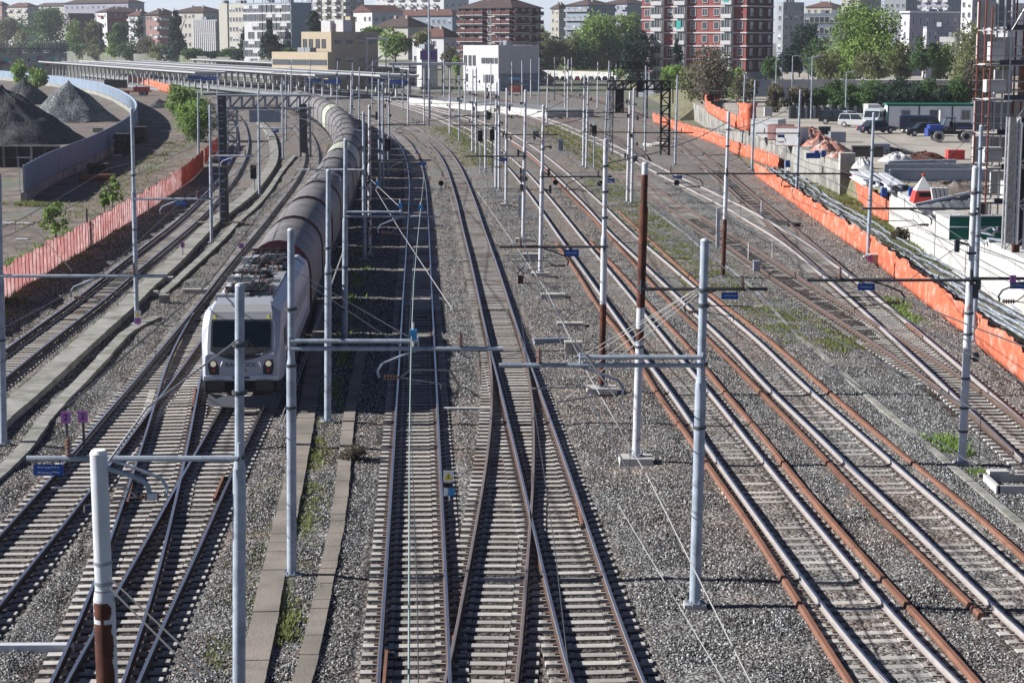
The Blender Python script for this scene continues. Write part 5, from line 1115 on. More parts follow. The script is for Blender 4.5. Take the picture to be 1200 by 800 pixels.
# yellow station building
t, ll, lr, h = bld('station_building', 'yellow station building with a dark window band, taller right half', 350, 388, 438, 40, 530, 'w_yellow', 3, 0, 4, None, a=40, win=(2.6, 1.2))
for x in (-.88, -.68, -.45, -.25): inst(winmesh(1.3, 2.2, 3), 'window', t, (ll * x, 0, h - 2.6), 0, world=False)
MB().box((-ll / 2, -.03, h - 5.6), (ll * .96, .1, 1.5)).obj('window_band', 'glass_far', t, world=False)
b = MB(); b.box((-ll * .5, lr * .3, h + 1.8), (3.6, 3.6, 3.6)); b.box((-ll * .15, lr * .35, h + 1.9), (3.4, 3.4, 3.8)); b.box((-ll * .3, lr * .6, h + 2.4), (2.0, 2.0, 4.8), m=1); b.obj('roof_tank', ['w_white', 'w_yellow'], t, world=False)
b = MB(); b.box((1.6, lr * .8, h * .92), (3.6, lr * .5, .4))
for y in (.58, 1.0): b.tube((3.1, lr * y, 0), (3.1, lr * y, h * .92), .16)
b.box((1.4, lr * .8, h * .45), (.3, lr * .45, .4), rot=Matrix.Rotation(.5, 3, 'X')); b.obj('stair_canopy', 'roof_metal', t, world=False)
t, ll, lr, h = bld('station_wing', 'low yellow station wing with a long window band, left of the yellow building', 311, 384, 392, 64, 522, 'w_yellow', 1, 0, 0, None, a=42); MB().box((-ll / 2, -.03, h - 2.2), (ll * .97, .1, 1.5)).obj('window_band', 'glass_far', t, world=False); MB().box((-ll / 2, -.03, h * .12), (ll * .97, .1, 1.2)).obj('window_band', 'glass_far', t, world=False)
# white box
t, ll, lr, h = bld('technical_building', 'plain white flat roofed box building at the centre, right side in shade', 542, 584, 632, 56, 500, 'w_white', 1, 0, 0, None, a=48)
for x, z, w, hh in ((-.93, .7, .9, 2.4), (-.8, .7, .9, 2.4), (-.68, .7, .9, 2.4), (-.42, .7, 1.2, 1.2), (-.3, .7, 1.2, 1.2), (-.18, .7, 1.2, 1.2), (-.06, .7, .9, 1.2), (-.9, .3, .8, 1.8), (-.35, .28, 1.6, 1.8), (-.2, .28, 1.6, 1.8)): inst(winmesh(w, hh, 3), 'window', t, (ll * x, 0, h * z), 0, world=False)
MB().box((.05, lr / 2, h * .2), (.1, lr, h * .4)).obj('shutter_panel', 'w_blue', t, world=False); b = MB()
for x, y in ((-.3, .3), (-.5, .5)): b.tube((ll * x, lr * y, h), (ll * x, lr * y, h + 2.2), .1)
b.obj('mast_pipes', 'galv', t, world=False)
# right skyline
bld('apartment_block', 'narrow beige block behind the trees left of the red tower', 646, 655, 668, 10, 720, 'w_beige', 7, 2, 3, 'hip', 'roof_brown', a=50)
bld('apartment_block', 'grey block with rounded balconies and brown roof above the trees', 664, 690, 722, 6, 680, 'w_blue', 7, 4, 5, 'hip', 'roof_brown', a=45, balc=((0, 1, 2, 3), (1, 3), 'w_grey'))
bld('apartment_block', 'grey block with a wide brown roof behind the large pale green tree', 708, 735, 764, 4, 720, 'w_lilac', 7, 4, 4, 'hip', 'roof_brown', a=45, balc=((0, 2), (), 'w_grey'))
bld('apartment_block', 'grey blue block right behind the red tower', 912, 918, 945, 5, 620, 'w_grey', 8, 1, 4, None, a=55)
bld('school_building', 'long grey building with window rows behind the dark trees', 940, 990, 1000, 18, 660, 'w_blue', 6, 9, 2, None, a=15, win=(1.8, 1.9))
bld('house', 'far houses cluster at the skyline above the long grey building', 948, 975, 995, 8, 950, 'w_beige', 6, 4, 3, 'hip', 'roof_tile')
bld('apartment_block', 'tall far block behind the bright green tree', 990, 1010, 1040, -14, 800, 'w_beige', 12, 4, 5, None, balc=((0, 2), (1, 3), 'w_white'))
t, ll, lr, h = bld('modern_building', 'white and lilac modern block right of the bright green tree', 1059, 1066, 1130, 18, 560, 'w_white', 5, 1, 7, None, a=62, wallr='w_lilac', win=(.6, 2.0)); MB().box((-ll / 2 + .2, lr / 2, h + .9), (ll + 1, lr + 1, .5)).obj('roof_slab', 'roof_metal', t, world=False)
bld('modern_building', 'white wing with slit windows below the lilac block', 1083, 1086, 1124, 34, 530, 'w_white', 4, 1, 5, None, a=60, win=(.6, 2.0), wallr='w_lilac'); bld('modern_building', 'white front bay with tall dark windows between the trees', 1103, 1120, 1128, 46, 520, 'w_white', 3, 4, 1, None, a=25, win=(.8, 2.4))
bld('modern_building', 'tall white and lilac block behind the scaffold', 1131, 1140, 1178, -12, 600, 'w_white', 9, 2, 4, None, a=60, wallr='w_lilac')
bld('modern_building', 'white block cut by the right edge behind the scaffold', 1158, 1182, 1230, 6, 560, 'w_white', 8, 4, 5, None, a=40)
bld('apartment_block', 'dark grey far block above the white modern buildings', 1040, 1062, 1080, -8, 820, 'w_grey', 9, 4, 3, None)
bld('apartment_block', 'pale far balconied flats above the modern buildings', 1072, 1112, 1140, -4, 900, 'w_lilac', 9, 8, 4, None, balc=((0, 2, 4, 6), (), 'w_white'))
# low white walls and sheds on the right
def lowwall(name, label, pa, pb, d0, d1, ztop, th, m, z0=0.0, cat='wall', posts=0):
    a = PD(pa[0], pa[1], d0); c = PD(pb[0], pb[1], d1); p = [Vector((a.x, a.y, z0)), Vector((c.x, c.y, z0))]; t = thing(name, label, cat, p[0])
    MB().sweep([(0, -1), (th, -1), (th, ztop), (0, ztop)], p).obj('wall_body', m, t)
    if posts:
        b = MB()
        for i in range(posts + 1): q = p[0].lerp(p[1], i / posts); b.box((q.x, q.y - .1, z0 + ztop / 2), (.3, .3, ztop + .3))
        b.obj('post', 'w_grey', t)
    return t
lowwall('boundary_wall', 'long white wall behind the row of parked cars', (632, 88), (765, 96), 665, 610, 2.7, .4, 'white_concrete')
lowwall('boundary_wall', 'white panel wall with grey posts behind the dark shrubs on the terrace', (905, 110), (1000, 117), 330, 330, 3.8, .3, 'white_concrete', WT, posts=8)
lowwall('long_shed', 'low white roofed shed between the trees behind the site cabin', (985, 104), (1112, 104), 345, 345, 3.5, 5, 'white_concrete', WT, cat='shed')
lowwall('boundary_wall', 'grey green screen fence below the red tower', (872, 96), (962, 100), 360, 360, 3.6, .3, 'w_blue', WT - .5, posts=8)
lowwall('boundary_wall', 'low dark fence at the back of the terrace car park', (925, 135), (1012, 136), 262, 262, 1.5, .15, 'dark_steel', WT, posts=9)
t = lowwall('graffiti_wall', 'long pale wall with coloured graffiti and a dark railing at the far left', (-40, 58), (78, 60), 690, 690, 8.4, .6, 'stained_concrete'); b = MB(); rg = random.Random(2)
for k in range(46): x = PD(-20 + k * 2.1, 60, 690).x; w_ = rg.uniform(.8, 2.2); b.box((x, 689.35, rg.uniform(3.0, 6.6)), (w_, .04, rg.uniform(.6, 1.6)), m=rg.randrange(4), rot=Matrix.Rotation(rg.uniform(-.4, .4), 3, 'Y'))
b.obj('graffiti', ['w_white', 'purple_board', 'teal', 'w_pink'], t); b = MB(); xa, xb = PD(-40, 58, 690).x, PD(78, 60, 690).x
for z in (8.8, 9.4, 10.0): b.box(((xa + xb) / 2, 689.9, z), (xb - xa, .1, .35))
b.obj('railing', 'far_dark', t); b = MB()
for k in range(28): b.tube((xa + (xb - xa) * k / 27, 689.6, 0), (xa + (xb - xa) * k / 27, 689.6, 12.5), .16, n=5)
b.obj('railing_post', 'w_grey', t)
t = lowwall('canal_wall', 'low grey deck edge with a white side in front of the white box building', (478, 108), (640, 118), 400, 330, 1.3, -9, 'white_concrete'); pa, pb = PD(478, 108, 400), PD(640, 118, 330); MB().sweep([(-.5, 1.31), (-8.8, 1.31), (-8.8, 1.36), (-.5, 1.36)], [Vector((pa.x, pa.y, 0)), Vector((pb.x, pb.y, 0))]).obj('deck', 'tarp_grey', t)
# ------------------------------------------------------------------ station canopies
cd = Vector((-.385, .923, 0)); CZ = .395
def canopy(label, px, py, L, w, hgt=5.2, edge=1.0):
    e = G(px, py); e.z = 0; t = thing('platform_canopy', label, 'station canopy', e); f = e + cd * L
    b = MB(); b.sweep([(-w / 2, hgt), (-w / 4, hgt - .35), (0, hgt - .45), (w / 4, hgt - .35), (w / 2, hgt), (w / 2, hgt + .25), (0, hgt - .05), (-w / 2, hgt + .25)], [e, f]); b.obj('roof', 'canopy', t)
    b = MB()
    for s in (-1, 1): b.sweep([(s * w / 2 - .15, hgt - .05), (s * w / 2 + .15, hgt - .05), (s * w / 2 + .15, hgt + .35), (s * w / 2 - .15, hgt + .35)], [e - cd * .3, f])
    b.box(e + Vector((0, 0, hgt)), (w, .3, .5), rz=CZ); b.obj('edge_fascia', 'canopy_edge', t)
    n_ = int(L / 7.0)
    pm = MB(); pm.box((0, 0, 2.4), (.42, .42, 5.0)); pm.box((0, 0, 4.75), (w * .7, .3, .3), rz=0); pm = pm.mesh('column', 'w_white')
    for i in range(min(n_, 75)): q = e + cd * (2 + i * 7.0); inst(pm, 'column', t, (q.x, q.y, 0), CZ)
    MB().sweep([(-w * .45, -.2), (w * .45, -.2), (w * .45, .55), (-w * .45, .55)], [e - cd * 6, f]).obj('platform_slab', 'tarp_grey', t)  # slab coloured dark in place of the canopy's cast shadow
    for i in range(2): q = e + cd * (1.0 + i * 14); b = MB().box((q.x, q.y - .8, 3.9), (4.0, .2, 1.0)); b.obj('name_board', 'sign_blue', t)
canopy('front platform canopy nearest the gravel yard', 247, 111, 240, 7.5)
canopy('second platform canopy, ending above the dark gantry', 392, 116, 300, 9)
canopy('third platform canopy, ending behind the train', 468, 117, 300, 9)
canopy('fourth platform canopy in front of the yellow station wing', 500, 104, 260, 9)
t = thing('footbridge_canopy', 'short flat grey canopy right of the yellow building stair', 'canopy', PD(500, 90, 470)); q = PD(500, 75, 470); b = MB(); b.box((q.x, 470, q.z), (18, 7, .6)); b.obj('roof', 'roof_metal', t); b = MB()
for k in range(5): b.tube((q.x - 8 + 4 * k, 468, 0), (q.x - 8 + 4 * k, 468, q.z), .2)
b.obj('column', 'w_grey', t)
bld('billboard_hut', 'small building with a purple panel under the red hip roofed house', 488, 494, 512, 60, 520, 'w_white', 1, 0, 0, None, a=55); q = PD(502, 65, 512); tag(MB().box(q, (4.4, .3, 2.4)).obj('billboard', 'purple_board'), 'purple billboard by the white house with the red hip roof', 'billboard')
for i, (px, y0, d) in enumerate(((503, -60, 330), (808 - 3, -40, 600))):
    q = PD(px, 80, d); tag(MB().tube((q.x, d, 0), (q.x, d, 26 if i == 0 else 20), .22, .12, n=8).obj('lamp_pole', 'galv'), ['very tall slim pole right of the yellow station building', 'tall slim pole in front of the red tower'][i], 'pole')
for px, y0, d, lb in ((910, 62, 300, 'first lamp post left of the dark trees, by the red tower'), (917, 65, 300, 'second lamp post by the red tower'), (929, 66, 310, 'third lamp post by the red tower'), (948, 68, 310, 'curved lamp post before the dark tree'), (952, 67, 260, 'tall double lamp post on the terrace car park'), (992, 85, 262, 'slim lamp post at the terrace car park edge')):
    q = PD(px, y0, d); t = thing('street_lamp', lb, 'street lamp', (q.x, d, WT)); MB().tube((q.x, d, WT), (q.x, d, q.z), .1, .07).obj('pole', 'galv', t); b = MB(); b.tube((q.x, d, q.z), (q.x + .9, d, q.z + .1), .06); b.box((q.x + 1.1, d, q.z + .1), (.7, .3, .15)); b.obj('lamp_head', 'galv', t)

# ------------------------------------------------------------------ vegetation
def leafcloud(mb, c, rad, n, size, rr, shape='ball', lumps=14):
    L = []
    for i in range(lumps):
        while True:
            v = Vector((rr.uniform(-1, 1), rr.uniform(-1, 1), rr.uniform(-1, 1)))
            if v.length < 1: break
        if shape == 'cone':
            k = rr.random() ** .7; v = Vector((v.x * (k) * .95, v.y * k * .95, 1 - 2 * k)); lr_ = .16 + .22 * k
        elif shape == 'tall': v = Vector((v.x * .75, v.y * .75, v.z)); lr_ = rr.uniform(.26, .4)
        else: v = v * .82; lr_ = rr.uniform(.3, .5)
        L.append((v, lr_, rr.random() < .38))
    for i in range(n):
        v, lr_, light = L[rr.randrange(len(L))]
        while True:
            o = Vector((rr.gauss(0, 1), rr.gauss(0, 1), rr.gauss(0, 1)))
            if o.length > .05: break
        o = o.normalized() * (lr_ * rr.uniform(.55, 1.08)); p = v + o
        p = Vector((c[0] + p.x * rad[0], c[1] + p.y * rad[1], c[2] + p.z * rad[2]))
        s_ = size * rr.uniform(.6, 1.4); u = Vector((rr.gauss(0, 1), rr.gauss(0, 1), rr.gauss(0, 1))).normalized(); w = u.orthogonal().normalized(); w.rotate(Quaternion(u, rr.uniform(0, 6.28)))
        w2 = u.cross(w); vs = [p + w * s_, p + w2 * s_ * .6, p - w * s_ * .8, p - w2 * s_ * .7]
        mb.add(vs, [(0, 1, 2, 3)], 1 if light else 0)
def tree(label, px, ytop, ybot, wpx, d, leaf='mid', shape='ball', dens=1.0, z0=0.0, name='tree', cat='tree', grp=None, twigs=10, lumps=16):
    if px < 475 and d > 500: d = max(d, behind(px) + 10); z0 = 6.3
    if 605 < px < 745 and d > 465: d = max(d, 690); z0 = 2.4
    s = S(d); rr = random.Random(int(px * 31 + ytop)); top = PD(px, ytop, d); bot = PD(px, ybot, d); hc = max(top.z - bot.z, .8); c = Vector((top.x, d, (top.z + bot.z) / 2)); rx = wpx / s / 2
    t = thing(name, label, cat, (top.x, d, z0), group=grp); b = MB(); tr = max(.06, hc * .03)
    b.tube((top.x, d, min(z0, bot.z) - .2), (top.x, d, c.z), tr, tr * .55, n=7)
    for i in range(twigs):
        a = rr.uniform(0, 6.28); k = rr.uniform(.1, .7); q = Vector((top.x, d, bot.z + (c.z - bot.z) * k)); e = Vector((c.x + math.cos(a) * rx * rr.uniform(.4, .9), d + math.sin(a) * rx * rr.uniform(.4, .9), c.z + hc * rr.uniform(-.1, .42)))
        mth = q.lerp(e, .5) + Vector((0, 0, hc * .04)); b.tube(q, mth, tr * .45, tr * .28, n=5); b.tube(mth, e, tr * .28, tr * .08, n=5)
    b.obj('trunk', 'twig' if leaf == 'brown' else 'bark', t)
    b = MB(); n = int(min(12000, max(320, wpx * (ybot - ytop) * 1.7 * dens))); leafcloud(b, c, (rx, rx, hc / 2), n, 1.55 / s * (1.0 if d > 200 else 1.2), rr, shape, lumps)
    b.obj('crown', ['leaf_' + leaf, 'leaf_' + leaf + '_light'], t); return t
T = tree
T('big round green tree on the left, behind the hoarding', 53, 7, 54, 54, 560, 'mid', lumps=26)
T('olive tree at the left edge of the view', 6, 20, 55, 36, 580, 'olive'); T('small pale tree between the left edge tree and the big round tree', 27, 34, 52, 18, 570, 'olive', dens=.6)
T('bright green tree right of the big round tree', 87, 26, 56, 24, 590, 'bright'); T('slim olive tree with a dark side left of the pink tenement', 108, 20, 60, 20, 560, 'olive', 'tall'); T('slim dark conifer beside the olive tree on the left', 117, 24, 60, 10, 566, 'dark', 'cone')
T('green tree before the white and brick block', 139, 27, 56, 32, 570, 'mid'); T('low bright bushes under the green tree on the left', 133, 46, 66, 20, 540, 'bright'); T('grey brown bare bush before the pink tenement', 174, 42, 64, 34, 560, 'brown', dens=.8); T('dark bare tree left of the pink tenement', 162, 18, 46, 14, 590, 'dark', dens=.5)
T('tall dark conifer in front of the brown roofed terrace', 206, 11, 66, 36, 540, 'dark', 'cone', dens=1.3, lumps=30)
T('dark cedar in front of the cream block', 290, 30, 66, 34, 560, 'dark', 'cone', dens=1.3, lumps=26); T('dark cedar in front of the framed block', 316, 24, 66, 30, 565, 'dark', 'cone', dens=1.2, lumps=26)
T('dark conifer right of the framed block', 368, 11, 42, 30, 600, 'dark', 'cone', dens=1.3, lumps=26)
T('pale green tree right of the yellow station building', 463, 32, 72, 42, 560, 'bright', lumps=22); T('pale green tree behind, above the dark pyramid roof house', 437, 30, 44, 26, 640, 'young'); T('small olive tree left of the red hip roofed house', 495, 34, 62, 22, 575, 'olive', dens=.7); T('brown bare tree left of the white box building', 526, 53, 84, 20, 520, 'brown', dens=.7); T('green bush beside the white box building', 534, 64, 90, 14, 515, 'bright')
T('olive green tree right of the brick tower', 630, 36, 82, 40, 520, 'olive'); T('brown green tree in the middle of the trees right of the white box', 667, 38, 80, 38, 520, 'olive', lumps=20); T('tall pale green tree left of the red tower', 706, 13, 84, 46, 500, 'bright', lumps=26, dens=1.1); T('olive front tree below the tall pale green one', 706, 48, 88, 36, 480, 'olive'); T('yellow green tree behind the dark tree beside the red tower', 735, 16, 50, 40, 540, 'bright'); T('dark round tree touching the red tower', 747, 29, 98, 36, 450, 'dark', dens=1.3, lumps=22); T('young green tree standing before the red tower base', 789, 70, 108, 28, 390, 'young'); T('slim dark conifer against the red tower', 794, 47, 74, 14, 425, 'dark', 'tall')
T('small green shrub before the long white wall', 725, 78, 92, 14, 440, 'bright', twigs=4)
T('large bare grey brown tree in front of the red tower', 836, 54, 116, 70, 330, 'brown', dens=.75, z0=WT, twigs=34, lumps=24); T('small brown tree right of the bare tree by the orange screen', 874, 88, 124, 34, 310, 'brown', dens=.8, z0=WT)
T('tall bright green tree on the right', 1018, 2, 92, 86, 400, 'young', lumps=40, dens=1.15, z0=WT, twigs=24); T('brown olive tree left of the tall bright green tree', 974, 56, 96, 40, 380, 'olive', dens=.8, z0=WT); T('olive trees in front of the tall bright green tree', 1022, 62, 98, 48, 370, 'olive', dens=.9, z0=WT); T('green tree before the white modern block', 1084, 44, 92, 40, 390, 'mid', 'tall', dens=.7, z0=WT); T('tall olive tree left of the scaffold', 1140, 28, 118, 54, 330, 'olive', lumps=30, dens=1.1, z0=WT); T('grey green tree low beside the scaffold', 1150, 66, 122, 40, 300, 'brown', dens=.8, z0=WT)
T('dark tree behind the lamp posts by the red tower', 930, 50, 88, 34, 440, 'dark', z0=WT); T('dark blue grey tree before the long grey building', 938, 26, 62, 28, 540, 'dark', dens=.7); T('another dark tree before the long grey building', 952, 28, 64, 22, 545, 'dark', dens=.7)
for i, (x, w_, y0, lf, lb) in enumerate(((912, 30, 98, 'brown', 'brown shrub'), (938, 34, 98, 'brown', 'wide brown green shrub'), (958, 22, 100, 'mid', 'dark green shrub'), (985, 32, 106, 'mid', 'fresh green shrub'), (1010, 36, 104, 'mid', 'ivy green shrub'), (1040, 40, 103, 'dark', 'dark hedge shrub'), (1070, 36, 102, 'dark', 'second dark hedge shrub'), (1100, 32, 103, 'dark', 'last dark hedge shrub'))):
    T(lb + ' along the back of the terrace car park', x, y0, 133 - (4 if x > 1000 else 0), w_, 285, lf, dens=1.2, z0=WT, name='shrub', cat='shrub', twigs=5)
T('big bright green bush beside the dirt road before the platforms', 214, 99, 143, 46, 320, 'young', name='shrub', cat='shrub', lumps=22, twigs=5); T('lower green bush beside the orange mesh and the dirt road', 229, 116, 168, 50, 255, 'young', name='shrub', cat='shrub', lumps=24, twigs=5); T('yellow green bush on the left behind the hoarding', 22, 70, 104, 28, 440, 'young', name='shrub', cat='shrub', twigs=5); T('second green bush behind the hoarding on the left', 42, 76, 106, 24, 430, 'young', name='shrub', cat='shrub', twigs=5)
for i, (x, y, w_, h_, lb) in enumerate(((64, 289, 34, 52, 'leafy young sapling at the pink mesh fence, nearest'), (131, 246, 26, 40, 'leafy young sapling at the pink mesh fence, further off'), (122, 250, 14, 26, 'thin sapling just left of the further one'))):
    P = G(x, y); T(lb, x, y - h_, y - 4, w_, P.y, 'young', 'tall', dens=.33, name='sapling', cat='sapling', twigs=9, lumps=12)
T('green shrub between the central masts', 572, 128, 142, 9, 290, 'mid', name='shrub', cat='shrub', twigs=4)
for i, (x, y, w_, d_, lf) in enumerate(((413, 530, 38, 18, 'brown'), )): P = G(x, y + 10); T('withered purple brown bush on the trough in the middle', x, y - 12, y + 10, 40, P.y, 'brown', dens=.6, name='shrub', cat='shrub', twigs=8)
P = G(617, 290) ; P = G(1054, 282); T('dry brown bush against the white wall end', 1054, 267, 282, 20, P.y, 'brown', name='shrub', cat='shrub', twigs=6)
for i, (x, y0, w_, lf) in enumerate(((2, 46, 26, 'mid'), (22, 44, 28, 'olive'), (46, 46, 30, 'mid'), (70, 44, 30, 'dark'), (92, 48, 26, 'mid'), (112, 50, 26, 'olive'), (152, 50, 24, 'mid'), (186, 52, 24, 'olive'), (228, 56, 28, 'mid'), (252, 58, 26, 'dark'), (272, 57, 22, 'mid'), (344, 56, 26, 'mid'))):
    T(('first', 'second', 'third', 'fourth', 'fifth', 'sixth', 'seventh', 'eighth', 'ninth', 'tenth', 'eleventh', 'last')[i] + ' of the low bushes from the left at the foot of the town', x, y0, 70, w_ + 6, 520, lf, name='shrub', cat='shrub', twigs=4, dens=1.1)
for i, (x, y0, yb, w_, lf) in enumerate(((612, 50, 86, 26, 'mid'), (648, 48, 84, 34, 'olive'), (684, 44, 86, 34, 'mid'), (724, 46, 86, 30, 'mid'), (756, 52, 90, 22, 'dark'))):
    T(('first', 'second', 'third', 'fourth', 'fifth')[i] + ' of the lower trees from the left behind the long white wall', x, y0, yb, w_, 680, lf, twigs=4)
for i, (x, y0, w_) in enumerate(((988, 95, 46), (1022, 92, 50), (1058, 91, 52), (1092, 92, 46), (1120, 95, 38))):
    T(('first', 'second', 'third', 'fourth', 'fifth')[i] + ' of the tall dark hedge bushes behind the site cabin', x, y0, 132, w_, 300, 'mid' if i != 2 else 'dark', z0=WT, name='shrub', cat='shrub', twigs=4, dens=1.2)
for i, (x, y0, yb, w_, d_, lf) in enumerate(((598, 40, 84, 22, 700, 'bright'), (640, 30, 84, 34, 720, 'young'), (690, 22, 84, 40, 715, 'bright'), (722, 28, 84, 34, 700, 'young'), (960, 40, 96, 40, 430, 'mid'), (996, 52, 98, 40, 405, 'young'), (1052, 46, 98, 40, 410, 'olive'), (1104, 50, 100, 36, 400, 'bright'), (1165, 50, 110, 40, 350, 'olive'), (905, 66, 98, 26, 420, 'mid'), (810, 74, 118, 34, 360, 'olive'), (860, 80, 118, 30, 345, 'bright'))):
    T('fresh spring tree between the far buildings, ' + ('beside the brick tower', 'at the white box right side', 'left of the red tower, middle', 'left of the red tower, close', 'behind the lamp posts', 'below the tall bright tree, left', 'below the tall bright tree, right', 'before the white front bay', 'behind the scaffold planks', 'at the red tower right edge', 'left of the bare grey tree', 'right behind the bare grey tree')[i], x, y0, yb, w_, d_, lf, z0=WT if x > 780 else 0, dens=.9, lumps=22)
# grass and weeds
def tufts(name, pix, n, spread, h, leaf='leaf_young'):
    b = MB(); p = [G(x, y) for x, y in pix]; L = [(p[i + 1] - p[i]).length for i in range(len(p) - 1)]; tot = sum(L); rr = random.Random(n)
    for i in range(n):
        s_ = rr.random() * tot; k = 0
        while k < len(L) - 1 and s_ > L[k]: s_ -= L[k]; k += 1
        q = p[k].lerp(p[k + 1], min(s_ / max(L[k], .01), 1)); sp = spread * (1 + .0)
        cl = mnoise.noise(Vector((q.x * .8, q.y * .5, 4))); q = q + Vector((rr.gauss(0, sp), rr.gauss(0, sp), 0))
        if mnoise.noise(Vector((q.x * .9, q.y * .5, 11))) < -.12: continue
        for j in range(5):
            a = rr.uniform(0, 6.28); l_ = h * rr.uniform(.4, 1.2); w_ = .018 + l_ * .08; d_ = Vector((math.cos(a), math.sin(a), 0)); o = q + d_ * rr.uniform(0, .1)
            b.add([o - d_.cross(Vector((0, 0, 1))) * w_, o + d_.cross(Vector((0, 0, 1))) * w_, o + d_ * l_ * rr.uniform(.2, .8) + Vector((0, 0, l_))], [(0, 1, 2)], 1 if rr.random() < .4 else 0)
    tag(b.obj(name, [leaf, leaf + '_light']), 'grass and weeds growing ' + name.replace('_', ' '), 'weeds', kind='stuff')
def tf(lb, *a, **k): tufts('grass', *a, **k); COL.objects[-1]['label'] = 'grass and weeds ' + lb
tf('between the brown walkway and the trough in the middle', [(315, 790), (340, 690), (363, 600), (372, 520), (378, 490)], 1300, .24, .15, leaf='leaf_weed')
tf('beside the brown walkway in the foreground', [(268, 790), (300, 680), (330, 560)], 800, .3, .12, leaf='leaf_weed')
tf('at the foot of the mast in the shade of the train', [(385, 480), (405, 400), (418, 330), (428, 290)], 500, .4, .25)
tf('on the strip between the bright pair and the dull track', [(700, 210), (740, 245), (790, 290), (830, 322), (850, 345)], 7000, .85, .17, leaf='leaf_weed')
tf('around the marker posts right of the bright pair', [(880, 355), (930, 385), (980, 410)], 2600, .8, .15, leaf='leaf_weed')
tf('at the foot of the two close tall masts', [(1100, 515), (1120, 535)], 160, .3, .28); tf('right of the two tall masts', [(1150, 556), (1156, 560)], 60, .2, .25)
tf('on the bank below the white wall', [(975, 215), (1010, 240), (1040, 270), (1070, 296), (1100, 318)], 6000, .9, .2, leaf='leaf_weed')
tf('along the orange fence foot', [(1040, 350), (1060, 365), (1075, 380)], 250, .35, .2)
tf('along the pink fence foot', [(-10, 375), (40, 335), (100, 298), (150, 268)], 900, .5, .25, leaf='leaf_olive')
tf('on the dirt road before the pink fence', [(20, 262), (70, 262), (120, 235), (170, 200), (215, 165)], 1300, 1.6, .22, leaf='leaf_weed')
tf('around the ends of the steel hoarding', [(10, 238), (34, 240), (60, 240)], 500, .7, .25, leaf='leaf_weed')
tf('beside the left hand trough', [(60, 500), (120, 425), (165, 382), (250, 300)], 500, .5, .1, leaf='leaf_weed')
tf('between the right tracks further off', [(640, 148), (680, 172), (720, 200)], 3000, 1.3, .3, leaf='leaf_weed'); tf('around the central masts', [(520, 150), (545, 165), (575, 195)], 2600, 1.4, .3, leaf='leaf_weed'); tf('left of the pink fence', [(0, 320), (40, 300), (90, 270)], 500, .6, .25); tf('beside the raised walkway', [(20, 470), (80, 415), (130, 372), (140, 366)], 300, .15, .15); tf('in front of the platforms', [(165, 96), (205, 105), (240, 112)], 700, 2.2, .8, leaf='leaf_young'); tf('behind the long white wall', [(640, 86), (690, 84), (740, 86)], 1200, 3.0, 1.0)

# ------------------------------------------------------------------ gravel yard
def heap(name, label, pk, d, foot_l, foot_r, m, seed, z0=0.0, ridge=0.3):
    a = PD(pk[0], pk[1], d); xl = PD(foot_l, 100, d).x; xr = PD(foot_r, 100, d).x; b = MB(); N, K = 96, 24; h = a.z - z0
    for k in range(K + 1):
        f = k / K
        for i in range(N):
            t_ = 2 * math.pi * i / N; rx = (xr - a.x) if math.cos(t_) > 0 else (a.x - xl); ry = (abs(xr - xl) / 2) * .85
            rad = f * (1 + .10 * mnoise.noise(Vector((math.cos(t_) * 1.5, math.sin(t_) * 1.5, seed))))
            x = a.x + math.cos(t_) * rx * rad; y = d + math.sin(t_) * ry * rad; z = z0 - .1 + h * (1 - f) * (1 + .05 * mnoise.noise(Vector((x * .5, y * .5, seed)))) + (.45 * mnoise.noise(Vector((x * .35, y * .35, seed))) + .2 * mnoise.noise(Vector((x * .9, y * .9, seed))) + .3 * mnoise.noise(Vector((math.cos(t_) * 5, math.sin(t_) * 5, seed + 3))) * f * (1 - f) * 2) * (f > 0)
            b.v.append((x, y, z))
    for k in range(K):
        for i in range(N): b.f.append((k * N + i, (k + 1) * N + i, (k + 1) * N + (i + 1) % N, k * N + (i + 1) % N)); b.m.append(0)
    tag(b.obj(name, m, smooth=True), label, 'gravel heap')
heap('gravel_heap', 'large dark gravel heap at the left edge held by the steel bin', (2, 97), 255, -130, 103, 'dark_gravel', 1)
heap('gravel_heap', 'pointed grey gravel heap in the middle of the yard', (80, 93), 319, 28, 138, 'pale_gravel', 2)
heap('gravel_heap', 'small dark gravel heap behind the large one', (28, 91), 404, -10, 64, 'dark_gravel', 3); heap('gravel_heap', 'low dark rubble mound on the dirt road', (187, 115), 380, 172, 203, 'dark_gravel', 4)
P = G(0, 196); t = thing('gravel_bin', 'dark panelled steel retaining bin with white posts in front of the large heap', 'retaining bin', P); b = MB(); x0, x1 = PD(-60, 180, P.y).x, PD(70, 180, P.y).x; b.box(((x0 + x1) / 2, P.y, 1.1), (x1 - x0, .25, 2.2)); b.obj('panel', 'black', t); b = MB(); n_ = 9
for i in range(n_): x = x0 + (x1 - x0) * i / (n_ - 1); b.box((x, P.y - .25, 1.15), (.22, .25, 2.3), m=0 if i in (4, 6) else 1)
b.box(((x0 + x1) / 2, P.y - .15, 2.27), (x1 - x0, .55, .14)); b.box(((x0 + x1) / 2, P.y - .2, 1.0), (x1 - x0, .12, .12), m=1); b.obj('post', ['slab_grey', 'dark_steel'], t)
P = G(29, 197); t = thing('trestle', 'pale trestle bench in front of the steel bin', 'trestle', P); b = MB(); b.box(P + Vector((0, 0, 1.1)), (1.6, .4, .1)); 
for s in (-.65, .65): b.box(P + Vector((s, 0, .55)), (.12, .3, 1.1))
b.obj('frame', 'grey_steel', t)
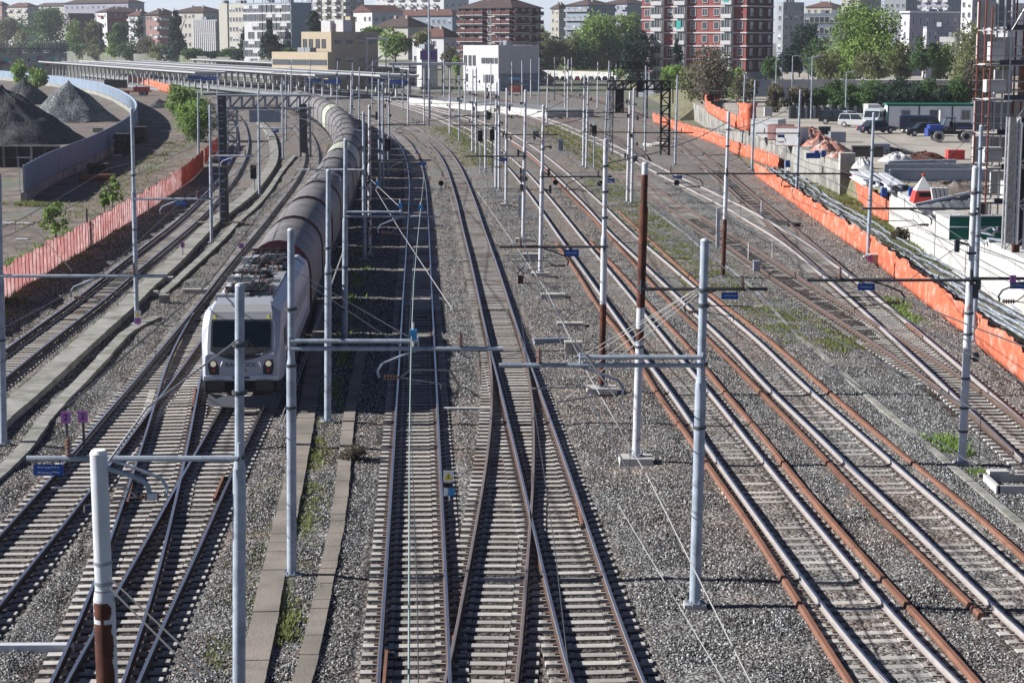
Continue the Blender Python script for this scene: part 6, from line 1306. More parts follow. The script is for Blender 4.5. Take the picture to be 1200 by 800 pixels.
def stack(label, px, py, w, d, h, n, m='dark_wood'):
    P = G(px, py); t = thing('timber_stack', label, 'timber stack', P); hh = h / n
    for k in range(n):
        b = MB()
        for j in range(5): b.box((P.x + rnd.uniform(-.08, .08) - w / 2 + w * (j + .5) / 5, P.y + rnd.uniform(-.05, .05), hh * (k + .5)), (w / 5 * .92, d, hh * .82))
        b.obj('layer', m, t)
stack('tall dark stack of old sleepers behind the slim left mast', 146, 181, 2.1, 2.4, 2.5, 8); stack('second dark sleeper stack, right and further back', 165, 168, 1.6, 2.4, 2.2, 7); stack('low dark sleeper stack at the hoarding base', 116, 204, 1.9, 2.2, 1.1, 5)
P = G(108, 213); t = thing('steel_pipe', 'rusty brown pipe lying at the end of the hoarding', 'pipe', P); MB().tube(P + Vector((-1.2, 0, .35)), P + Vector((1.6, 1.2, .35)), .35, n=14).obj('pipe_body', 'rust_rail', t)
bar(136, 183, 1.2, 'small grey beam by the tall sleeper stack', 'grey_steel', .4, .2, .6, 'beam', 'beam'); boxy('crate', 'white and green box lying inside the gravel yard', 'crate', 115, 155, 1.4, .8, .6, 'slab_grey')
for x, y, L, lb in ((191, 144, 3.6, 'long white plank on the dirt road'), (195, 154, 1.4, 'short white board on the dirt road'), (198, 177, 4.0, 'wide white sheet on the dirt road by the sleeper stacks'), (125, 222, .9, 'white plastic sheet scrap between the fence and the hoarding'), (26, 281, .9, 'white scrap on the dirt left of the pink fence'), (12, 262, 3.2, 'pale plank at the left edge on the dirt')):
    P = G(x, y); tag(MB().box((P.x, P.y, .05), (L, .5, .06), rz=rnd.uniform(-.2, .2)).obj('board', 'tarp_white'), lb, 'board')
P = G(160, 112); t = thing('trailer', 'red flatbed trailer parked on the dirt road', 'trailer', P); MB().box(P + Vector((0, 0, 1.0)), (7, 2.4, .3)).obj('bed', 'red_paint', t); MB().box(P + Vector((1.5, -1.2, 1.6)), (4, .1, 1.0)).obj('side_board', 'red_paint', t)
for s in (-2.4, 1.2, 2.2):
    for k in (-1, 1): b = MB(); b.wheel((0, 0, 0), .5, .3); o = b.obj('wheel', ['rubber', 'grey_steel'], t, world=False); o.location = (s, k * 1.0, .5); o.rotation_euler = (0, 0, math.pi / 2)
P = G(136, 103); t = thing('skip', 'black skip on the dirt road behind the hoarding', 'skip', P); b = MB(); b.box(P + Vector((0, 0, 1.1)), (6.0, 2.4, 2.2)); b.obj('body', 'black', t); MB().box(P + Vector((0, -1.25, 2.15)), (6.1, .15, .2)).obj('rim', 'dark_steel', t)

# ------------------------------------------------------------------ pipes along the orange fence
pl = [Vector((q.x, q.y, 0)) for q in line([(908, 197), (930, 214), (950, 231), (1000, 261), (1050, 294), (1100, 323), (1150, 356), (1200, 384), (1290, 440)], 0, 1.5, 3)]
for i in range(11):
    off = -1.35 + i * .27; q = [p + Vector((0, 0, .1 + .05 * abs(mnoise.noise(Vector((p.y * .3, i * 5, 0)))) + (.12 if i % 4 == 1 else 0))) for p in offset(pl, off)]
    q = [p + Vector((.32 * mnoise.noise(Vector((p.y * .25, i * 3.1, 7))), 0, 0)) for p in q]
    lb = ('nearest the orange fence', 'second from the orange fence', 'third from the orange fence', 'fourth from the orange fence', 'fifth from the orange fence', 'middle of the bundle', 'fifth from the grass', 'fourth from the grass', 'third from the grass', 'second from the grass', 'nearest the grass bank')[i]
    b = MB(); b.path(q, .055 if i % 3 else .08, 8); tag(b.obj('cable_pipe', 'pipe_dark' if i in (2, 5, 8) else 'pipe', smooth=True), ('black' if i in (2, 5, 8) else 'grey') + ' pipe of the long bundle, ' + lb, 'pipe', 'pipes running beside the orange fence')
# ------------------------------------------------------------------ vehicles
def car(name, label, cat, px, py, z, rz, L, W, H, paint, style='suv', wheel_r=.34, grp=None):
    """local: length along x, front at -x"""
    P = G(px, py, z); t = thing(name, label, cat, P, rz, grp); hL = L / 2; belt = H * .58; sill = .28
    if style == 'van': prof = [(-hL, sill), (-hL, H * .42), (-hL * .9, H * .5), (-hL * .62, H * .93), (-hL * .5, H), (hL * .97, H), (hL, H * .9), (hL, sill)]
    elif style == 'sedan': prof = [(-hL, sill), (-hL, belt * .82), (-hL * .55, belt), (hL * .72, belt), (hL, belt * .92), (hL, sill)]
    else: prof = [(-hL, sill), (-hL, belt * .85), (-hL * .52, belt), (hL * .98, belt), (hL, belt * .9), (hL, sill)]
    b = MB(); k = len(prof); v = [(x, -W / 2, zz) for x, zz in prof] + [(x, W / 2, zz) for x, zz in prof]; fs = [(i, (i + 1) % k, k + (i + 1) % k, k + i) for i in range(k)] + [tuple(range(k - 1, -1, -1)), tuple(range(k, 2 * k))]
    b.add(v, fs); body = b.obj('body', paint, t, world=False); bv = body.modifiers.new('bevel', 'BEVEL'); bv.width = .06; bv.segments = 2
    if style != 'van':
        a, c = (-.5, .70) if style == 'sedan' else (-.5, .97); r0, r1 = (-.22, .42) if style == 'sedan' else (-.25, .88)
        def cab(s_, zo): return [(hL * a * s_, -W * .47 * s_, belt - .02), (hL * c, -W * .47 * s_, belt - .02), (hL * c, W * .47 * s_, belt - .02), (hL * a * s_, W * .47 * s_, belt - .02), (hL * r0, -W * .39, H - zo), (hL * r1, -W * .39, H - zo), (hL * r1, W * .39, H - zo), (hL * r0, W * .39, H - zo)]
        F6 = [(3, 2, 1, 0), (4, 5, 6, 7), (0, 1, 5, 4), (1, 2, 6, 5), (2, 3, 7, 6), (3, 0, 4, 7)]
        MB().add(cab(1, .05), F6).obj('window', 'glass', t, world=False); MB().box((hL * (r0 + r1) / 2, 0, H - .03), (hL * (r1 - r0) + .08, W * .8, .07)).obj('roof', paint, t, world=False)
        b = MB()
        for s in (-1, 1):
            for (xa, xb) in ((a, r0), ((a + c) / 2, (r0 + r1) / 2), (c, r1)): b.tube((hL * xa, s * W * .475, belt), (hL * xb, s * W * .395, H - .05), .04, n=5)
        b.obj('pillar', paint, t, world=False)
    else:
        b = MB()
        for s in (-1, 1): b.box((-hL * .55, s * (W / 2 + .004), H * .7), (hL * .3, .012, H * .3)); b.box((hL * .1, s * (W / 2 + .004), H * .72), (hL * .8, .012, H * .26))
        b.box((-hL * .77, 0, H * .72), (.05, W * .86, H * .36), rot=Matrix.Rotation(.55, 3, 'Y')); b.box((hL + .004, 0, H * .72), (.012, W * .8, H * .3)); b.obj('window', 'glass', t, world=False)
    for sx in (-.62, .62):
        for s in (-1, 1):
            b = MB(); b.tube((hL * sx, s * (W / 2 - .2), wheel_r), (hL * sx, s * (W / 2 + .02), wheel_r), wheel_r, n=18); w = b.obj('wheel', 'rubber', t, world=False); MB().tube((hL * sx, s * (W / 2 + .0), wheel_r), (hL * sx, s * (W / 2 + .035), wheel_r), wheel_r * .62, n=14).obj('rim', 'car_silver', w, world=False)
    for s in (-1, 1): MB().box((-hL - .005, s * W * .36, belt * .72), (.05, W * .18, .13)).obj('headlight', 'lamp_lens', t, world=False); MB().box((hL + .005, s * W * .38, belt * .75), (.05, W * .14, .18)).obj('tail_light', 'red_paint', t, world=False)
    return t
car('parked_car', 'black estate car at the back left of the terrace car park', 'car', 981, 145, WT, R(165), 4.6, 1.85, 1.7, 'car_black'); car('parked_car', 'silver car half hidden between the black estate and the white SUV', 'car', 995, 144, WT, R(110), 4.2, 1.75, 1.5, 'car_silver')
car('parked_car', 'white SUV on the terrace, left of the site cabin', 'car', 1004, 149, WT, R(150), 4.3, 1.8, 1.65, 'car_white'); car('parked_van', 'silver grey box van by the end of the site cabin', 'van', 1027, 150, WT, R(60), 5.0, 2.0, 2.4, 'car_silver', 'van'); car('parked_car', 'dark blue saloon in front of the silver van', 'car', 1027, 156, WT, R(200), 4.3, 1.75, 1.45, 'car_navy', 'sedan')
car('parked_van', 'dark navy passenger van in front of the cabin door', 'van', 1079, 155, WT, R(172), 5.0, 1.95, 1.95, 'car_navy', 'van'); car('parked_car', 'black saloon between the navy van and the open blue truck', 'car', 1082, 159, WT, R(10), 4.5, 1.8, 1.45, 'car_black', 'sedan')
# open 4x4 truck
P = G(1114, 166, WT); t = thing('off_road_truck', 'blue fronted open off road truck with big muddy wheels on the terrace', 'truck', P, R(0))
b = MB(); b.box((0, 0, .95), (4.9, 1.5, .3)); b.obj('chassis', 'black', t, world=False); b = MB(); b.box((-1.75, 0, 1.4), (1.4, 1.5, .75), top=.93); b.box((-2.5, 0, 1.0), (.25, 1.7, .8)); b.obj('bonnet', 'car_blue', t, world=False)
for s in (-1, 1):
    for x_ in (-1.55, 1.3): MB().box((x_, s * .82, 1.5), (1.5, .3, .16)).obj('mudguard', 'car_blue', t, world=False)
b = MB(); b.box((1.2, 0, 1.65), (2.2, 1.7, .75)); b.box((-.1, 0, 1.35), (.9, 1.5, .5)); b.obj('cargo_bed', 'car_black', t, world=False)
b = MB()
for s in (-1, 1): b.tube((-1.0, s * .75, 1.6), (-.65, s * .75, 2.5), .05); b.tube((.2, s * .75, 1.6), (.2, s * .75, 2.5), .05); b.tube((-.65, s * .75, 2.5), (.2, s * .75, 2.5), .05)
b.box((-.2, 0, 2.52), (1.1, 1.6, .06)); b.obj('roll_cage', 'car_black', t, world=False); MB().box((-.82, 0, 2.1), (.04, 1.4, .75), rot=Matrix.Rotation(.36, 3, 'Y')).obj('windscreen', 'glass_far', t, world=False); MB().box((.0, .3, 1.75), (.15, .5, .7)).obj('seat', 'black', t, world=False)
for sx in (-1.45, 1.45):
    for s in (-1, 1): w = MB().tube((sx, s * .62, .58), (sx, s * 1.0, .58), .58, n=22).obj('wheel', 'concrete', t, world=False); MB().tube((sx, s * .6, .58), (sx, s * 1.02, .58), .32, n=16).obj('rim', 'black', w, world=False)
# long row of small parked cars
tm = {}
for c in ('car_white', 'car_black', 'car_silver', 'car_red', 'car_navy', 'car_grey'):
    b = MB(); b.box((0, 0, .6), (4.2, 1.75, .75), top=.97); b.box((.2, 0, 1.2), (2.5, 1.5, .55), m=1, top=.8); b.box((.2, 0, 1.48), (1.9, 1.2, .06))
    for sx in (-1.3, 1.3):
        for s in (-1, 1): b.tube((sx, s * .7, .32), (sx, s * .9, .32), .32, n=10, m=2)
    tm[c] = b.mesh('parked_car', [c, 'glass', 'rubber'])
wd = {'car_white': 'white', 'car_black': 'black', 'car_silver': 'silver', 'car_red': 'red', 'car_navy': 'navy blue', 'car_grey': 'grey'}
for i in range(16):
    c = rnd.choice(list(tm)); q = G(636 + i * 8.1, 95.2); o = inst(tm[c], 'parked_car', None, (q.x, q.y + rnd.uniform(-.5, .5), 0), R(90 + rnd.uniform(-4, 4)))
    tag(o, 'tiny ' + wd[c] + ' car in the long parked row below the long white wall', 'car', 'cars parked below the long white wall')
# works machine
q = G(604, 112); t = thing('works_machine', 'small orange works vehicle with a light blue cab near the white box building', 'work vehicle', (q.x, q.y, 0)); b = MB(); b.box((q.x, q.y, 1.6), (3.0, 3.4, 1.6), top=.95); b.obj('body', 'orange_net', t); MB().box((q.x - .2, q.y, 3.1), (2.5, 2.6, 1.5), top=.9).obj('cab', 'glass_far', t); MB().box((q.x - .2, q.y, 3.95), (2.6, 2.7, .25)).obj('cab_roof', 'blue_box', t)
for sx in (-1, 1):
    for sy in (-1, 1): MB().tube((q.x + sx * 1.2, q.y + sy * 1.1, .55), (q.x + sx * 1.6, q.y + sy * 1.1, .55), .55, n=14).obj('wheel', 'rubber', t)
# ------------------------------------------------------------------ site cabin
Pc = G(1040, 151, WT); t = thing('site_cabin', 'long grey white site cabin of joined units with dark green frames on the terrace', 'site cabin', Pc, R(-2)); s = S(Pc.y); L = (1160 - 1040) / s; hcb = 2.85
MB().box((L / 2, 1.3, hcb / 2), (L, 2.6, hcb)).obj('wall', 'cabin_white', t, world=False)
b = MB()
for x in (0, .3 * L, .62 * L, .93 * L): b.box((x, -.02, hcb / 2), (.16, .12, hcb))
b.box((L / 2, -.03, hcb - .07), (L, .14, .14)); b.box((L / 2, -.03, .08), (L, .14, .16)); b.obj('frame', 'net_green', t, world=False); MB().box((L / 2, 1.25, hcb + .08), (L + .4, 3.1, .16)).obj('roof', 'net_green', t, world=False)
for x in (.17, .75):
    o = MB().box((x * L, -.03, 1.65), (.95, .08, 1.05)).obj('window', 'glass_far', t, world=False); 
    b = MB()
    for k in range(6): b.tube((x * L - .4 + k * .16, -.1, 1.1), (x * L - .4 + k * .16, -.1, 2.2), .022, n=5)
    b.box((x * L, -.07, 2.22), (1.15, .08, .08)); b.box((x * L, -.07, 1.08), (1.15, .08, .08)); b.box((x * L - .54, -.07, 1.65), (.08, .08, 1.2)); b.box((x * L + .54, -.07, 1.65), (.08, .08, 1.2)); b.obj('window_bars', 'w_white', o, world=False)
MB().box((.44 * L, -.025, 1.15), (.9, .07, 2.2)).obj('door', 'glass_far', t, world=False); MB().box((.44 * L + .62, -.35, 1.15), (.06, .75, 2.15), rz=.2).obj('open_door', 'w_white', t, world=False)
t = thing('site_cabin', 'white narrow cabin end with shut doors beside the silver van', 'site cabin', G(1034, 150, WT)); P = G(1034, 150, WT); MB().box(P + Vector((-.9, 2.4, 1.4)), (1.5, 3.0, 2.8)).obj('wall', 'w_white', t); MB().box(P + Vector((-.5, .87, 1.2)), (.5, .06, 2.2)).obj('door', 'net_green', t); b = MB()
for k in range(3): b.box(P + Vector((-1.4 + k * .4, .84, 2.2)), (.25, .08, .5))
b.obj('air_unit', 'galv_pale', t)
P = G(1139, 116, WT); tag(MB().box(P + Vector((0, 3, 1.3)), (9, 3, 2.6)).obj('storage_container', 'w_white'), 'white storage container behind the right end of the site cabin', 'container')
# ------------------------------------------------------------------ terrace clutter
def zc(px, py): return G(px, py, WT)
def lump(name, label, cat, px, py, w, d, h, m, seed, z=WT):
    P = G(px, py, z); b = MB(); N, K = 44, 14
    for k in range(K + 1):
        f = k / K
        for i in range(N):
            a = 6.2832 * i / N; rr = 1 + .35 * mnoise.noise(Vector((math.cos(a) * 1.3, math.sin(a) * 1.3, seed))); b.v.append((P.x + math.cos(a) * w / 2 * f * rr, P.y + math.sin(a) * d / 2 * f * rr, z + h * (1 - f ** 2.2) * (1 + .45 * mnoise.noise(Vector((math.cos(a) * 2, math.sin(a) * 2 + f * 3, seed))) + .25 * mnoise.noise(Vector((math.cos(a) * 6, math.sin(a) * 6 + f * 7, seed)))) - .02))
    for k in range(K):
        for i in range(N): b.f.append((k * N + i, (k + 1) * N + i, (k + 1) * N + (i + 1) % N, k * N + (i + 1) % N)); b.m.append(0)
    tag(b.obj(name, m), label, cat)
lump('tarpaulin_heap', 'heap of white sheeting left of the long steel girders', 'tarpaulin', 1012, 197, 2.0, 2.0, .8, 'tarp_white', 1); lump('tarpaulin_heap', 'pale heap of sheeting behind the long girders', 'tarpaulin', 1050, 189, 3.2, 2.2, .7, 'tarp_white', 2); lump('tarpaulin_heap', 'white plastic heap on the girders near the tall masts', 'tarpaulin', 1105, 195, 2.4, 1.4, .5, 'tarp_white', 3); lump('rubble_heap', 'grey rubble strip behind the white sheeting', 'rubble', 1030, 180, 6, 3, .6, 'dark_gravel', 4); lump('debris_heap', 'brown scrap heap with a vertical bar near the red crate', 'scrap', 1083, 186, 4, 2.5, .6, 'rust', 5); lump('sand_bank', 'pale grey sand bank behind the red white tent', 'sand', 1120, 222, 8, 7, .55, 'dirt', 6)
for i, (x, y, w_, d_, h_) in enumerate(((948, 164, 4.2, 2.6, 1.35), (960, 171, 4.2, 2.6, 1.2), (971, 177, 3.8, 2.4, 1.0), (982, 184, 3.0, 2.0, .6))): lump('orange_net_heap', ('left', 'second', 'third', 'right')[i] + ' fold of the crumpled orange netting row on the terrace edge', 'netting', x, y, w_, d_, h_ * .85, 'draped_net', 7 + i)
def crate(name, label, cat, px, py, w, d, h, m, rz=0.0, z=WT, band=None):
    P = G(px, py, z); t = thing(name, label, cat, P); MB().box((P.x, P.y, z + h / 2), (w, d, h), rz=rz).obj('body', m, t); b = MB()
    for k in (-.5, .5): b.box((P.x, P.y, z + h * (.5 + k)), (w + .06, d + .06, .07), rz=rz)
    b.obj('rim', band or m, t); return t
crate('metal_crate', 'red steel crate on the terrace below the blue truck', 'crate', 1119, 186, 1.5, 1.2, .75, 'red_paint'); crate('wooden_bin', 'brown timber bin left of the white sheeting', 'crate', 1016, 183, 2.8, 1.5, .9, 'dark_wood', -.1); crate('wooden_bin', 'dark open skip beside the brown timber bin', 'crate', 1031, 180, 1.6, 1.4, .9, 'grey_steel'); crate('concrete_box', 'grey concrete cable box at the terrace edge, dark inside', 'concrete box', 992, 200, 1.3, 1.0, 1.5, 'concrete', 0, WT - .6); crate('bucket', 'small brown bucket on the white wall top at the right edge', 'bucket', 1190, 296, .32, .32, .38, 'rust', 0, WT); crate('wrapped_stack', 'white wrapped block stack, left one on the terrace edge', 'wrapped stack', 900, 160, 3.2, 2.5, 1.9, 'tarp_white', -.5); crate('wrapped_stack', 'pink net wrapped stack in the middle of the terrace edge', 'wrapped stack', 915, 164, 2.2, 2.2, 1.6, 'pink_net', -.5); crate('wrapped_stack', 'white and pink wrapped stack, right one on the terrace edge', 'wrapped stack', 928, 170, 2.6, 2.5, 1.8, 'tarp_white', -.5, band='pink_net'); crate('white_cabinet', 'small white cabinet standing behind the wrapped stacks', 'cabinet', 900, 136, 1.1, .8, 1.2, 'w_white')
for i, x in enumerate((962, 966, 970)): crate('bin', ('left', 'middle', 'right')[i] + ' one of three dark bins behind the orange netting heap', 'bin', x, 157, .55, .5, .8, 'car_navy')
crate('bin', 'dark grey skip behind the orange netting heap', 'skip', 981, 166, 1.6, 1.4, 1.0, 'grey_steel')
def girder(label, pa, pb, h, m='grey_steel', z=WT, w=.5, nm='steel_girder'):
    a, c = G(*pa, z), G(*pb, z); t = thing(nm, label, 'girder', a); b = MB(); b.sweep([(-w / 2, 0), (w / 2, 0), (w / 2, .08), (.06, .09), (.06, h - .09), (w / 2, h - .08), (w / 2, h), (-w / 2, h), (-w / 2, h - .08), (-.06, h - .09), (-.06, .09), (-w / 2, .08)], [a, c]); b.obj('beam', m, t)
girder('front long dark steel girder on the terrace behind the tent', (1042, 213), (1160, 213), .95); girder('second long steel girder behind the front one', (1036, 204), (1158, 203), .8); girder('pale third girder under the plastic heap', (1040, 197), (1120, 195), .6, 'galv')
for i, (pa, pb) in enumerate((((1000, 208), (1016, 218)), ((1010, 206), (1030, 220)), ((1022, 210), (1044, 225)), ((1034, 210), (1056, 224)))): girder(('first', 'second', 'third', 'fourth')[i] + ' slanting pale steel channel from the left at the terrace edge', pa, pb, .5, 'galv_pale', w=.6)
for px, py, lb in ((957, 184, 'left'), (965, 184, 'right'), (1036, 230, 'wall end'), (1068, 230, 'tent side'), (1115, 221, 'sand bank'), (923, 196, 'pipe bundle')): q = zc(px, py); tag(MB().box(q + Vector((0, 0, .3)), (.4, .3, .6), top=.9).obj('blue_drum', 'sign_blue'), 'small blue container at the terrace, ' + lb + ' one', 'container')
q = zc(953, 187); tag(MB().box(q + Vector((0, 0, .35)), (1.3, .05, .5)).obj('blue_board', 'sign_blue'), 'blue board hanging at the terrace edge', 'board')
P = zc(1081, 237); t = thing('tent', 'small red and white work tent with a red top at the terrace edge', 'tent', P); b = MB(); w = .75
b.add([(P.x - w, P.y - w, WT), (P.x + w, P.y - w, WT), (P.x + w, P.y + w, WT), (P.x - w, P.y + w, WT), (P.x - w * .75, P.y - w * .75, WT + .8), (P.x + w * .75, P.y - w * .75, WT + .8), (P.x + w * .75, P.y + w * .75, WT + .8), (P.x - w * .75, P.y + w * .75, WT + .8)], [(0, 1, 5, 4), (1, 2, 6, 5), (2, 3, 7, 6), (3, 0, 4, 7)]); b.obj('skirt', 'red_paint', t)
b = MB(); b.add([(P.x - w * .75, P.y - w * .75, WT + .8), (P.x + w * .75, P.y - w * .75, WT + .8), (P.x + w * .75, P.y + w * .75, WT + .8), (P.x - w * .75, P.y + w * .75, WT + .8), (P.x, P.y, WT + 1.75)], [(0, 1, 4), (1, 2, 4), (2, 3, 4), (3, 0, 4), (3, 2, 1, 0)]); b.obj('canopy', 'tarp_white', t); MB().lathe([(.02, 0), (.12, .05), (.12, .15), (.02, .2)], (P.x, P.y, WT + 1.72), 10).obj('top_knob', 'red_paint', t); MB().box((P.x, P.y - w * .95, WT + .55), (.8, .04, .3)).obj('opening', 'black', t)
for i in range(4): q = zc(1094 + i * 5, 240); tag(MB().box(q + Vector((0, 0, .5)), (.22, .35, 1.25), rot=Matrix.Rotation(-.18, 3, 'Y')).obj('barrier_panel', 'tarp_white'), ('first', 'second', 'third', 'fourth')[i] + ' leaning white panel beside the red white tent', 'panel')
a, c = zc(1072, 246), zc(1136, 242); t = thing('tarpaulin', 'grey tarpaulin with a white pipe along its top edge, behind the white wall', 'tarpaulin', a); b = MB(); N = 14
for i in range(N + 1):
    k = i / N; p0 = a.lerp(c, k); top = .3 + .5 * k
    for j in range(5): f = j / 4; b.v.append((p0.x + .1 * mnoise.noise(Vector((i * .5, j, 3))), p0.y - 2.6 * f, WT + top * (1 - f) + .12 * mnoise.noise(Vector((i * .6, j * .8, 1))) - .8 * f * k))
for i in range(N):
    for j in range(4): o = i * 5 + j; b.f.append((o, o + 1, o + 6, o + 5)); b.m.append(0)
o = b.obj('sheet', 'tarp_grey', t); sm = o.modifiers.new('thick', 'SOLIDIFY'); sm.thickness = .03
MB().tube(a + Vector((0, 0, .32)), c + Vector((0, 0, .9)), .1).obj('edge_pipe', 'galv_pale', t)
a, c = zc(1112, 281), zc(1186, 281); t = thing('green_net', 'dark green safety net below the grey tarpaulin and scaffold', 'safety net', a); b = MB(); b.sweep([(-.03, 0), (.03, 0), (.03, 1.25), (-.03, 1.25)], [a, c]); b.obj('net', 'net_green', t); b = MB()
for k in range(7): q = a.lerp(c, k / 6); b.tube(q, q + Vector((0, 0, 1.4)), .03)
b.tube(a + Vector((0, -.03, .7)), c + Vector((0, -.03, .7)), .03); b.tube(a + Vector((0, 0, 1.3)), c + Vector((0, 0, 1.3)), .05); b.obj('rail', 'galv_pale', t)
# ------------------------------------------------------------------ scaffold at the right edge
d0 = 104.0; x0 = PD(1156, 200, d0).x; t = thing('scaffold', 'tall rusty red scaffold with planks cut by the right edge', 'scaffold', (x0, d0, WT)); xs = [x0 + 1.05 * k for k in range(6)]; zs = [WT + 1.87 * k for k in range(8)]
rr = random.Random(5); b = MB()
for i, x in enumerate(xs):
    for y in (d0, d0 + 1.4, d0 + 3.0): b.tube((x, y, WT), (x, y, zs[-1] + (rr.uniform(-3.2, 1.0) if i < 2 else 1)), .05, n=6, m=0 if i in (0, 2) else 1)
b.obj('standard', ['scaff_red', 'scaff_white'], t); b = MB()
for z in zs[1:]:
    for dz in (0, .5, 1.0):
        if z + dz > zs[-1] + .2: continue
        for y in (d0, d0 + 3.0): b.tube((xs[0 if z < 14 else 1] - .2, y, z + dz), (xs[-1] + .3, y, z + dz), .035, n=5, m=0 if dz == 0 else 1)
    for x in xs: b.tube((x, d0 - .1, z), (x, d0 + 3.1, z), .035, n=5)
for k in range(7): b.tube((xs[1 + k % 3], d0 - .06, zs[k]), (xs[2 + k % 3], d0 - .06, zs[k + 1]), .03, n=5)
b.obj('ledger', ['scaff_white', 'scaff_white'], t)
for k, z in enumerate(zs[1:-1]):
    b = MB(); xa = xs[0] - .3 if k % 2 == 0 else xs[0]; xb = xs[-1] + .3
    for j in range(4): b.box(((xa + xb) / 2, d0 + .2 + j * .36, z + .06), (xb - xa, .34, .06))
    b.box(((xa + xb) / 2 + .4, d0 + .02, z + .16), (xb - xa - .8, .04, .26), m=1); b.obj('deck', ['plank', 'dark_steel'], t)
for k in range(5): MB().box((xs[rr.randint(0, 3)] + .5, d0 + 1.0, zs[rr.randint(1, 5)] + .75), (rr.uniform(.6, 1.2), .8, rr.uniform(.5, 1.2))).obj('material_stack', rr.choice(('tarp_white', 'w_white', 'wood')), t)
b = MB()
for k in range(7):
    for j in range(5):
        if rr.random() < .75: b.box((xs[j] + .52, d0 + 3.4, zs[k] + .95 + rr.uniform(-.1, .1)), (.98, .3, rr.uniform(1.1, 1.8)), m=rr.choice((0, 0, 1, 2)))
b.obj('block_infill', ['white_concrete', 'concrete', 'w_grey'], t)
MB().box((xs[2] + .3, d0 + 1.2, zs[4] + 1.0), (1.0, .5, 1.8)).obj('timber_panel', 'rust_rail', t)
d1 = 98.0; x1 = PD(1181, 200, d1).x; t = thing('lattice_hoist', 'white lattice hoist tower in front of the red scaffold', 'hoist', (x1, d1, WT)); b = MB()
for x in (x1, x1 + .55): 
    for y in (d1, d1 + .55): b.tube((x, y, WT), (x, y, WT + 6.8), .05, n=6)
for k in range(11):
    z = WT + k * .62; b.tube((x1, d1, z), (x1 + .55, d1, z + .62), .025, n=5); b.tube((x1, d1, z), (x1 + .55, d1, z), .025, n=5); b.tube((x1, d1 + .55, z), (x1, d1, z + .62), .025, n=5)
b.obj('tower', 'scaff_white', t); b = MB()
for y in (d1, d1 + 1.2):
    b.tube((x1 + .95, y, WT), (x1 + .95, y, WT + 6.5), .06, n=6); b.tube((x1 + 3.2, y, WT), (x1 + 3.2, y, WT + 6.5), .06, n=6)
    for k in range(3): b.tube((x1 + .95, y, WT + k * 2.1 + .2), (x1 + 3.2, y, WT + k * 2.1 + 2.2), .045, n=6); b.tube((x1 + .95, y, WT + k * 2.1 + 2.2), (x1 + 3.2, y, WT + k * 2.1 + .2), .045, n=6); b.tube((x1 + .95, y, WT + k * 2.1 + 2.2), (x1 + 3.2, y, WT + k * 2.1 + 2.2), .045, n=6)
b.obj('brace_frame', 'scaff_white', t); MB().box((x1 + 2.1, d1 + 2.6, WT + 3.4), (2.6, 1.8, 6.6)).obj('lift_car', 'black', t)
t = thing('scrap_pile', 'heap of grey steel scrap at the foot of the lattice hoist', 'scrap', zc(1180, 284)); P = zc(1178, 283); b = MB()
for k in range(26): q = P + Vector((rr.uniform(-1.4, 1.6), rr.uniform(-.8, .8), rr.uniform(.05, .7))); b.box(q, (rr.uniform(.2, 1.3), rr.uniform(.08, .2), rr.uniform(.05, .2)), rot=Matrix.Rotation(rr.uniform(-1, 1), 3, 'Y') @ Matrix.Rotation(rr.uniform(0, 3), 3, 'Z'))
b.obj('pieces', 'grey_steel', t)
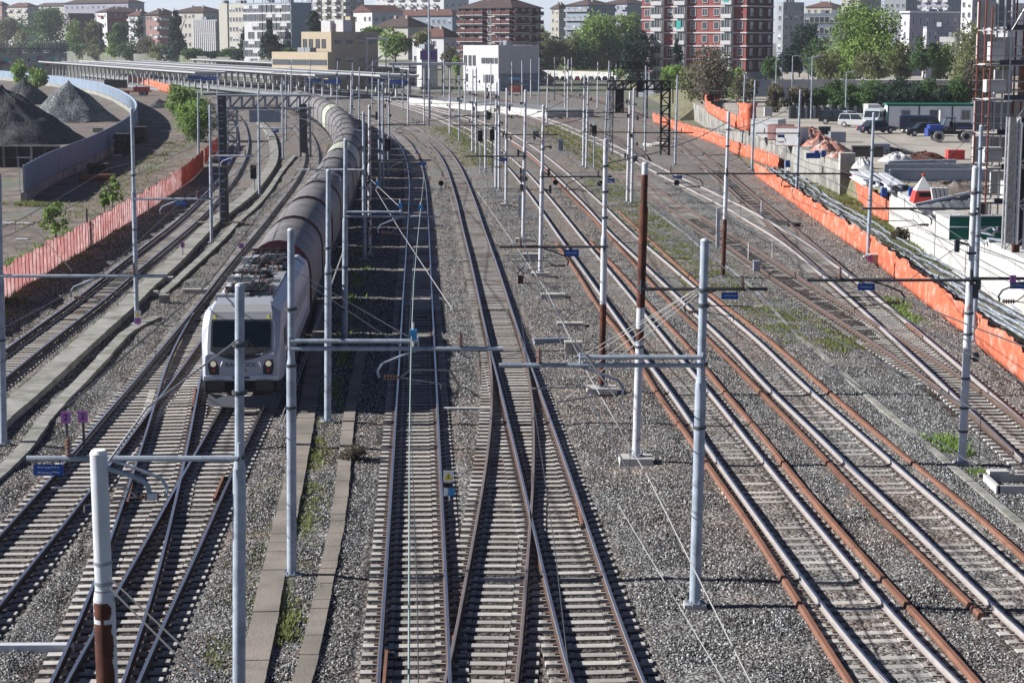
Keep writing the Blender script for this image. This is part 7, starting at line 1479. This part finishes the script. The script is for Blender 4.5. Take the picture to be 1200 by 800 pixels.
# ------------------------------------------------------------------ loose stones on the ballast, foreground to mid distance
def stones(mn):
    ng = bpy.data.node_groups.new('loose_stones', 'GeometryNodeTree'); ng.interface.new_socket('Geometry', in_out='INPUT', socket_type='NodeSocketGeometry'); ng.interface.new_socket('Geometry', in_out='OUTPUT', socket_type='NodeSocketGeometry')
    N = ng.nodes; Lk = ng.links; gi = N.new('NodeGroupInput'); go = N.new('NodeGroupOutput'); d = N.new('GeometryNodeDistributePointsOnFaces'); d.inputs['Density'].default_value = 55
    dn = N.new('GeometryNodeInputPosition'); sx = N.new('ShaderNodeSeparateXYZ'); mr = N.new('ShaderNodeMapRange'); mr.inputs[1].default_value = 36; mr.inputs[2].default_value = 110; mr.inputs[3].default_value = 280; mr.inputs[4].default_value = 75
    Lk.new(dn.outputs[0], sx.inputs[0]); Lk.new(sx.outputs[1], mr.inputs[0]); Lk.new(mr.outputs[0], d.inputs['Density'])
    ic = N.new('GeometryNodeMeshIcoSphere'); ic.inputs['Subdivisions'].default_value = 1; ic.inputs['Radius'].default_value = 1.0
    sm = N.new('GeometryNodeSetMaterial'); sm.inputs['Material'].default_value = MATS[mn]; Lk.new(ic.outputs['Mesh'], sm.inputs['Geometry'])
    ip = N.new('GeometryNodeInstanceOnPoints'); Lk.new(gi.outputs[0], d.inputs['Mesh']); Lk.new(d.outputs['Points'], ip.inputs['Points']); Lk.new(sm.outputs[0], ip.inputs['Instance'])
    rv = N.new('FunctionNodeRandomValue'); rv.data_type = 'FLOAT_VECTOR'; rv.inputs[0].default_value = (0, 0, 0); rv.inputs[1].default_value = (6.28, 6.28, 6.28); Lk.new(rv.outputs[0], ip.inputs['Rotation'])
    rs = N.new('FunctionNodeRandomValue'); rs.data_type = 'FLOAT_VECTOR'; rs.inputs[0].default_value = (.018, .016, .013); rs.inputs[1].default_value = (.05, .038, .03); rs.inputs['Seed'].default_value = 5; Lk.new(rs.outputs[0], ip.inputs['Scale'])
    Lk.new(ip.outputs[0], go.inputs[0]); return ng
ys = list(range(36, 176, 2)); pts_ = []
for y in ys:
    a, c = interp(L_EDGE, y), interp(R_EDGE, y); a = max(a, -y * .28 - 1); c = min(c, y * .28 + 1)
    for i in range(101): x = a + (c - a) * i / 100; dd = min([abs(x - interp(q, y)) for q, _ in TRACKS if q[0][1] < y < q[-1][1]] + [9]); pts_.append((x, y, bed_h(x, y) - (.026 if dd < 1.35 else -.004)))
fa, fo = [], []
for r in range(len(ys) - 1):
    for i in range(100):
        o = r * 101 + i; p = pts_[o]; (fo if oily(p[0] + .15, p[1] + 1) else fa).append((o, o + 1, o + 102, o + 101))
for fs_, m_, lb in ((fa, 'stone', 'loose crushed stone lying between and beside the tracks'), (fo, 'oily_stone', 'dark oily crushed stone lying between the rails')):
    b = MB(); b.v = pts_; b.f = fs_; b.m = [0] * len(fs_); o = b.obj('ballast_stones', m_); tag(o, lb, 'ballast', kind='stuff'); md = o.modifiers.new('stones', 'NODES'); md.node_group = stones(m_)
# ------------------------------------------------------------------ thin spring haze over the town
hz = MB().box((0, 2400, 59), (6400, 6400, 121)).obj('haze', 'black'); hz.data.materials.clear(); hm = bpy.data.materials.new('haze'); hm.use_nodes = True; hn = hm.node_tree.nodes; hn.remove(hn['Principled BSDF'])
pv = hn.new('ShaderNodeVolumePrincipled'); pv.inputs['Color'].default_value = (.86, .92, 1.0, 1); pv.inputs['Density'].default_value = .00009; pv.inputs['Anisotropy'].default_value = .2
hm.node_tree.links.new(pv.outputs[0], hn['Material Output'].inputs['Volume']); hz.data.materials.append(hm); tag(hz, 'thin pale haze lying over the yard and the town', kind='stuff')
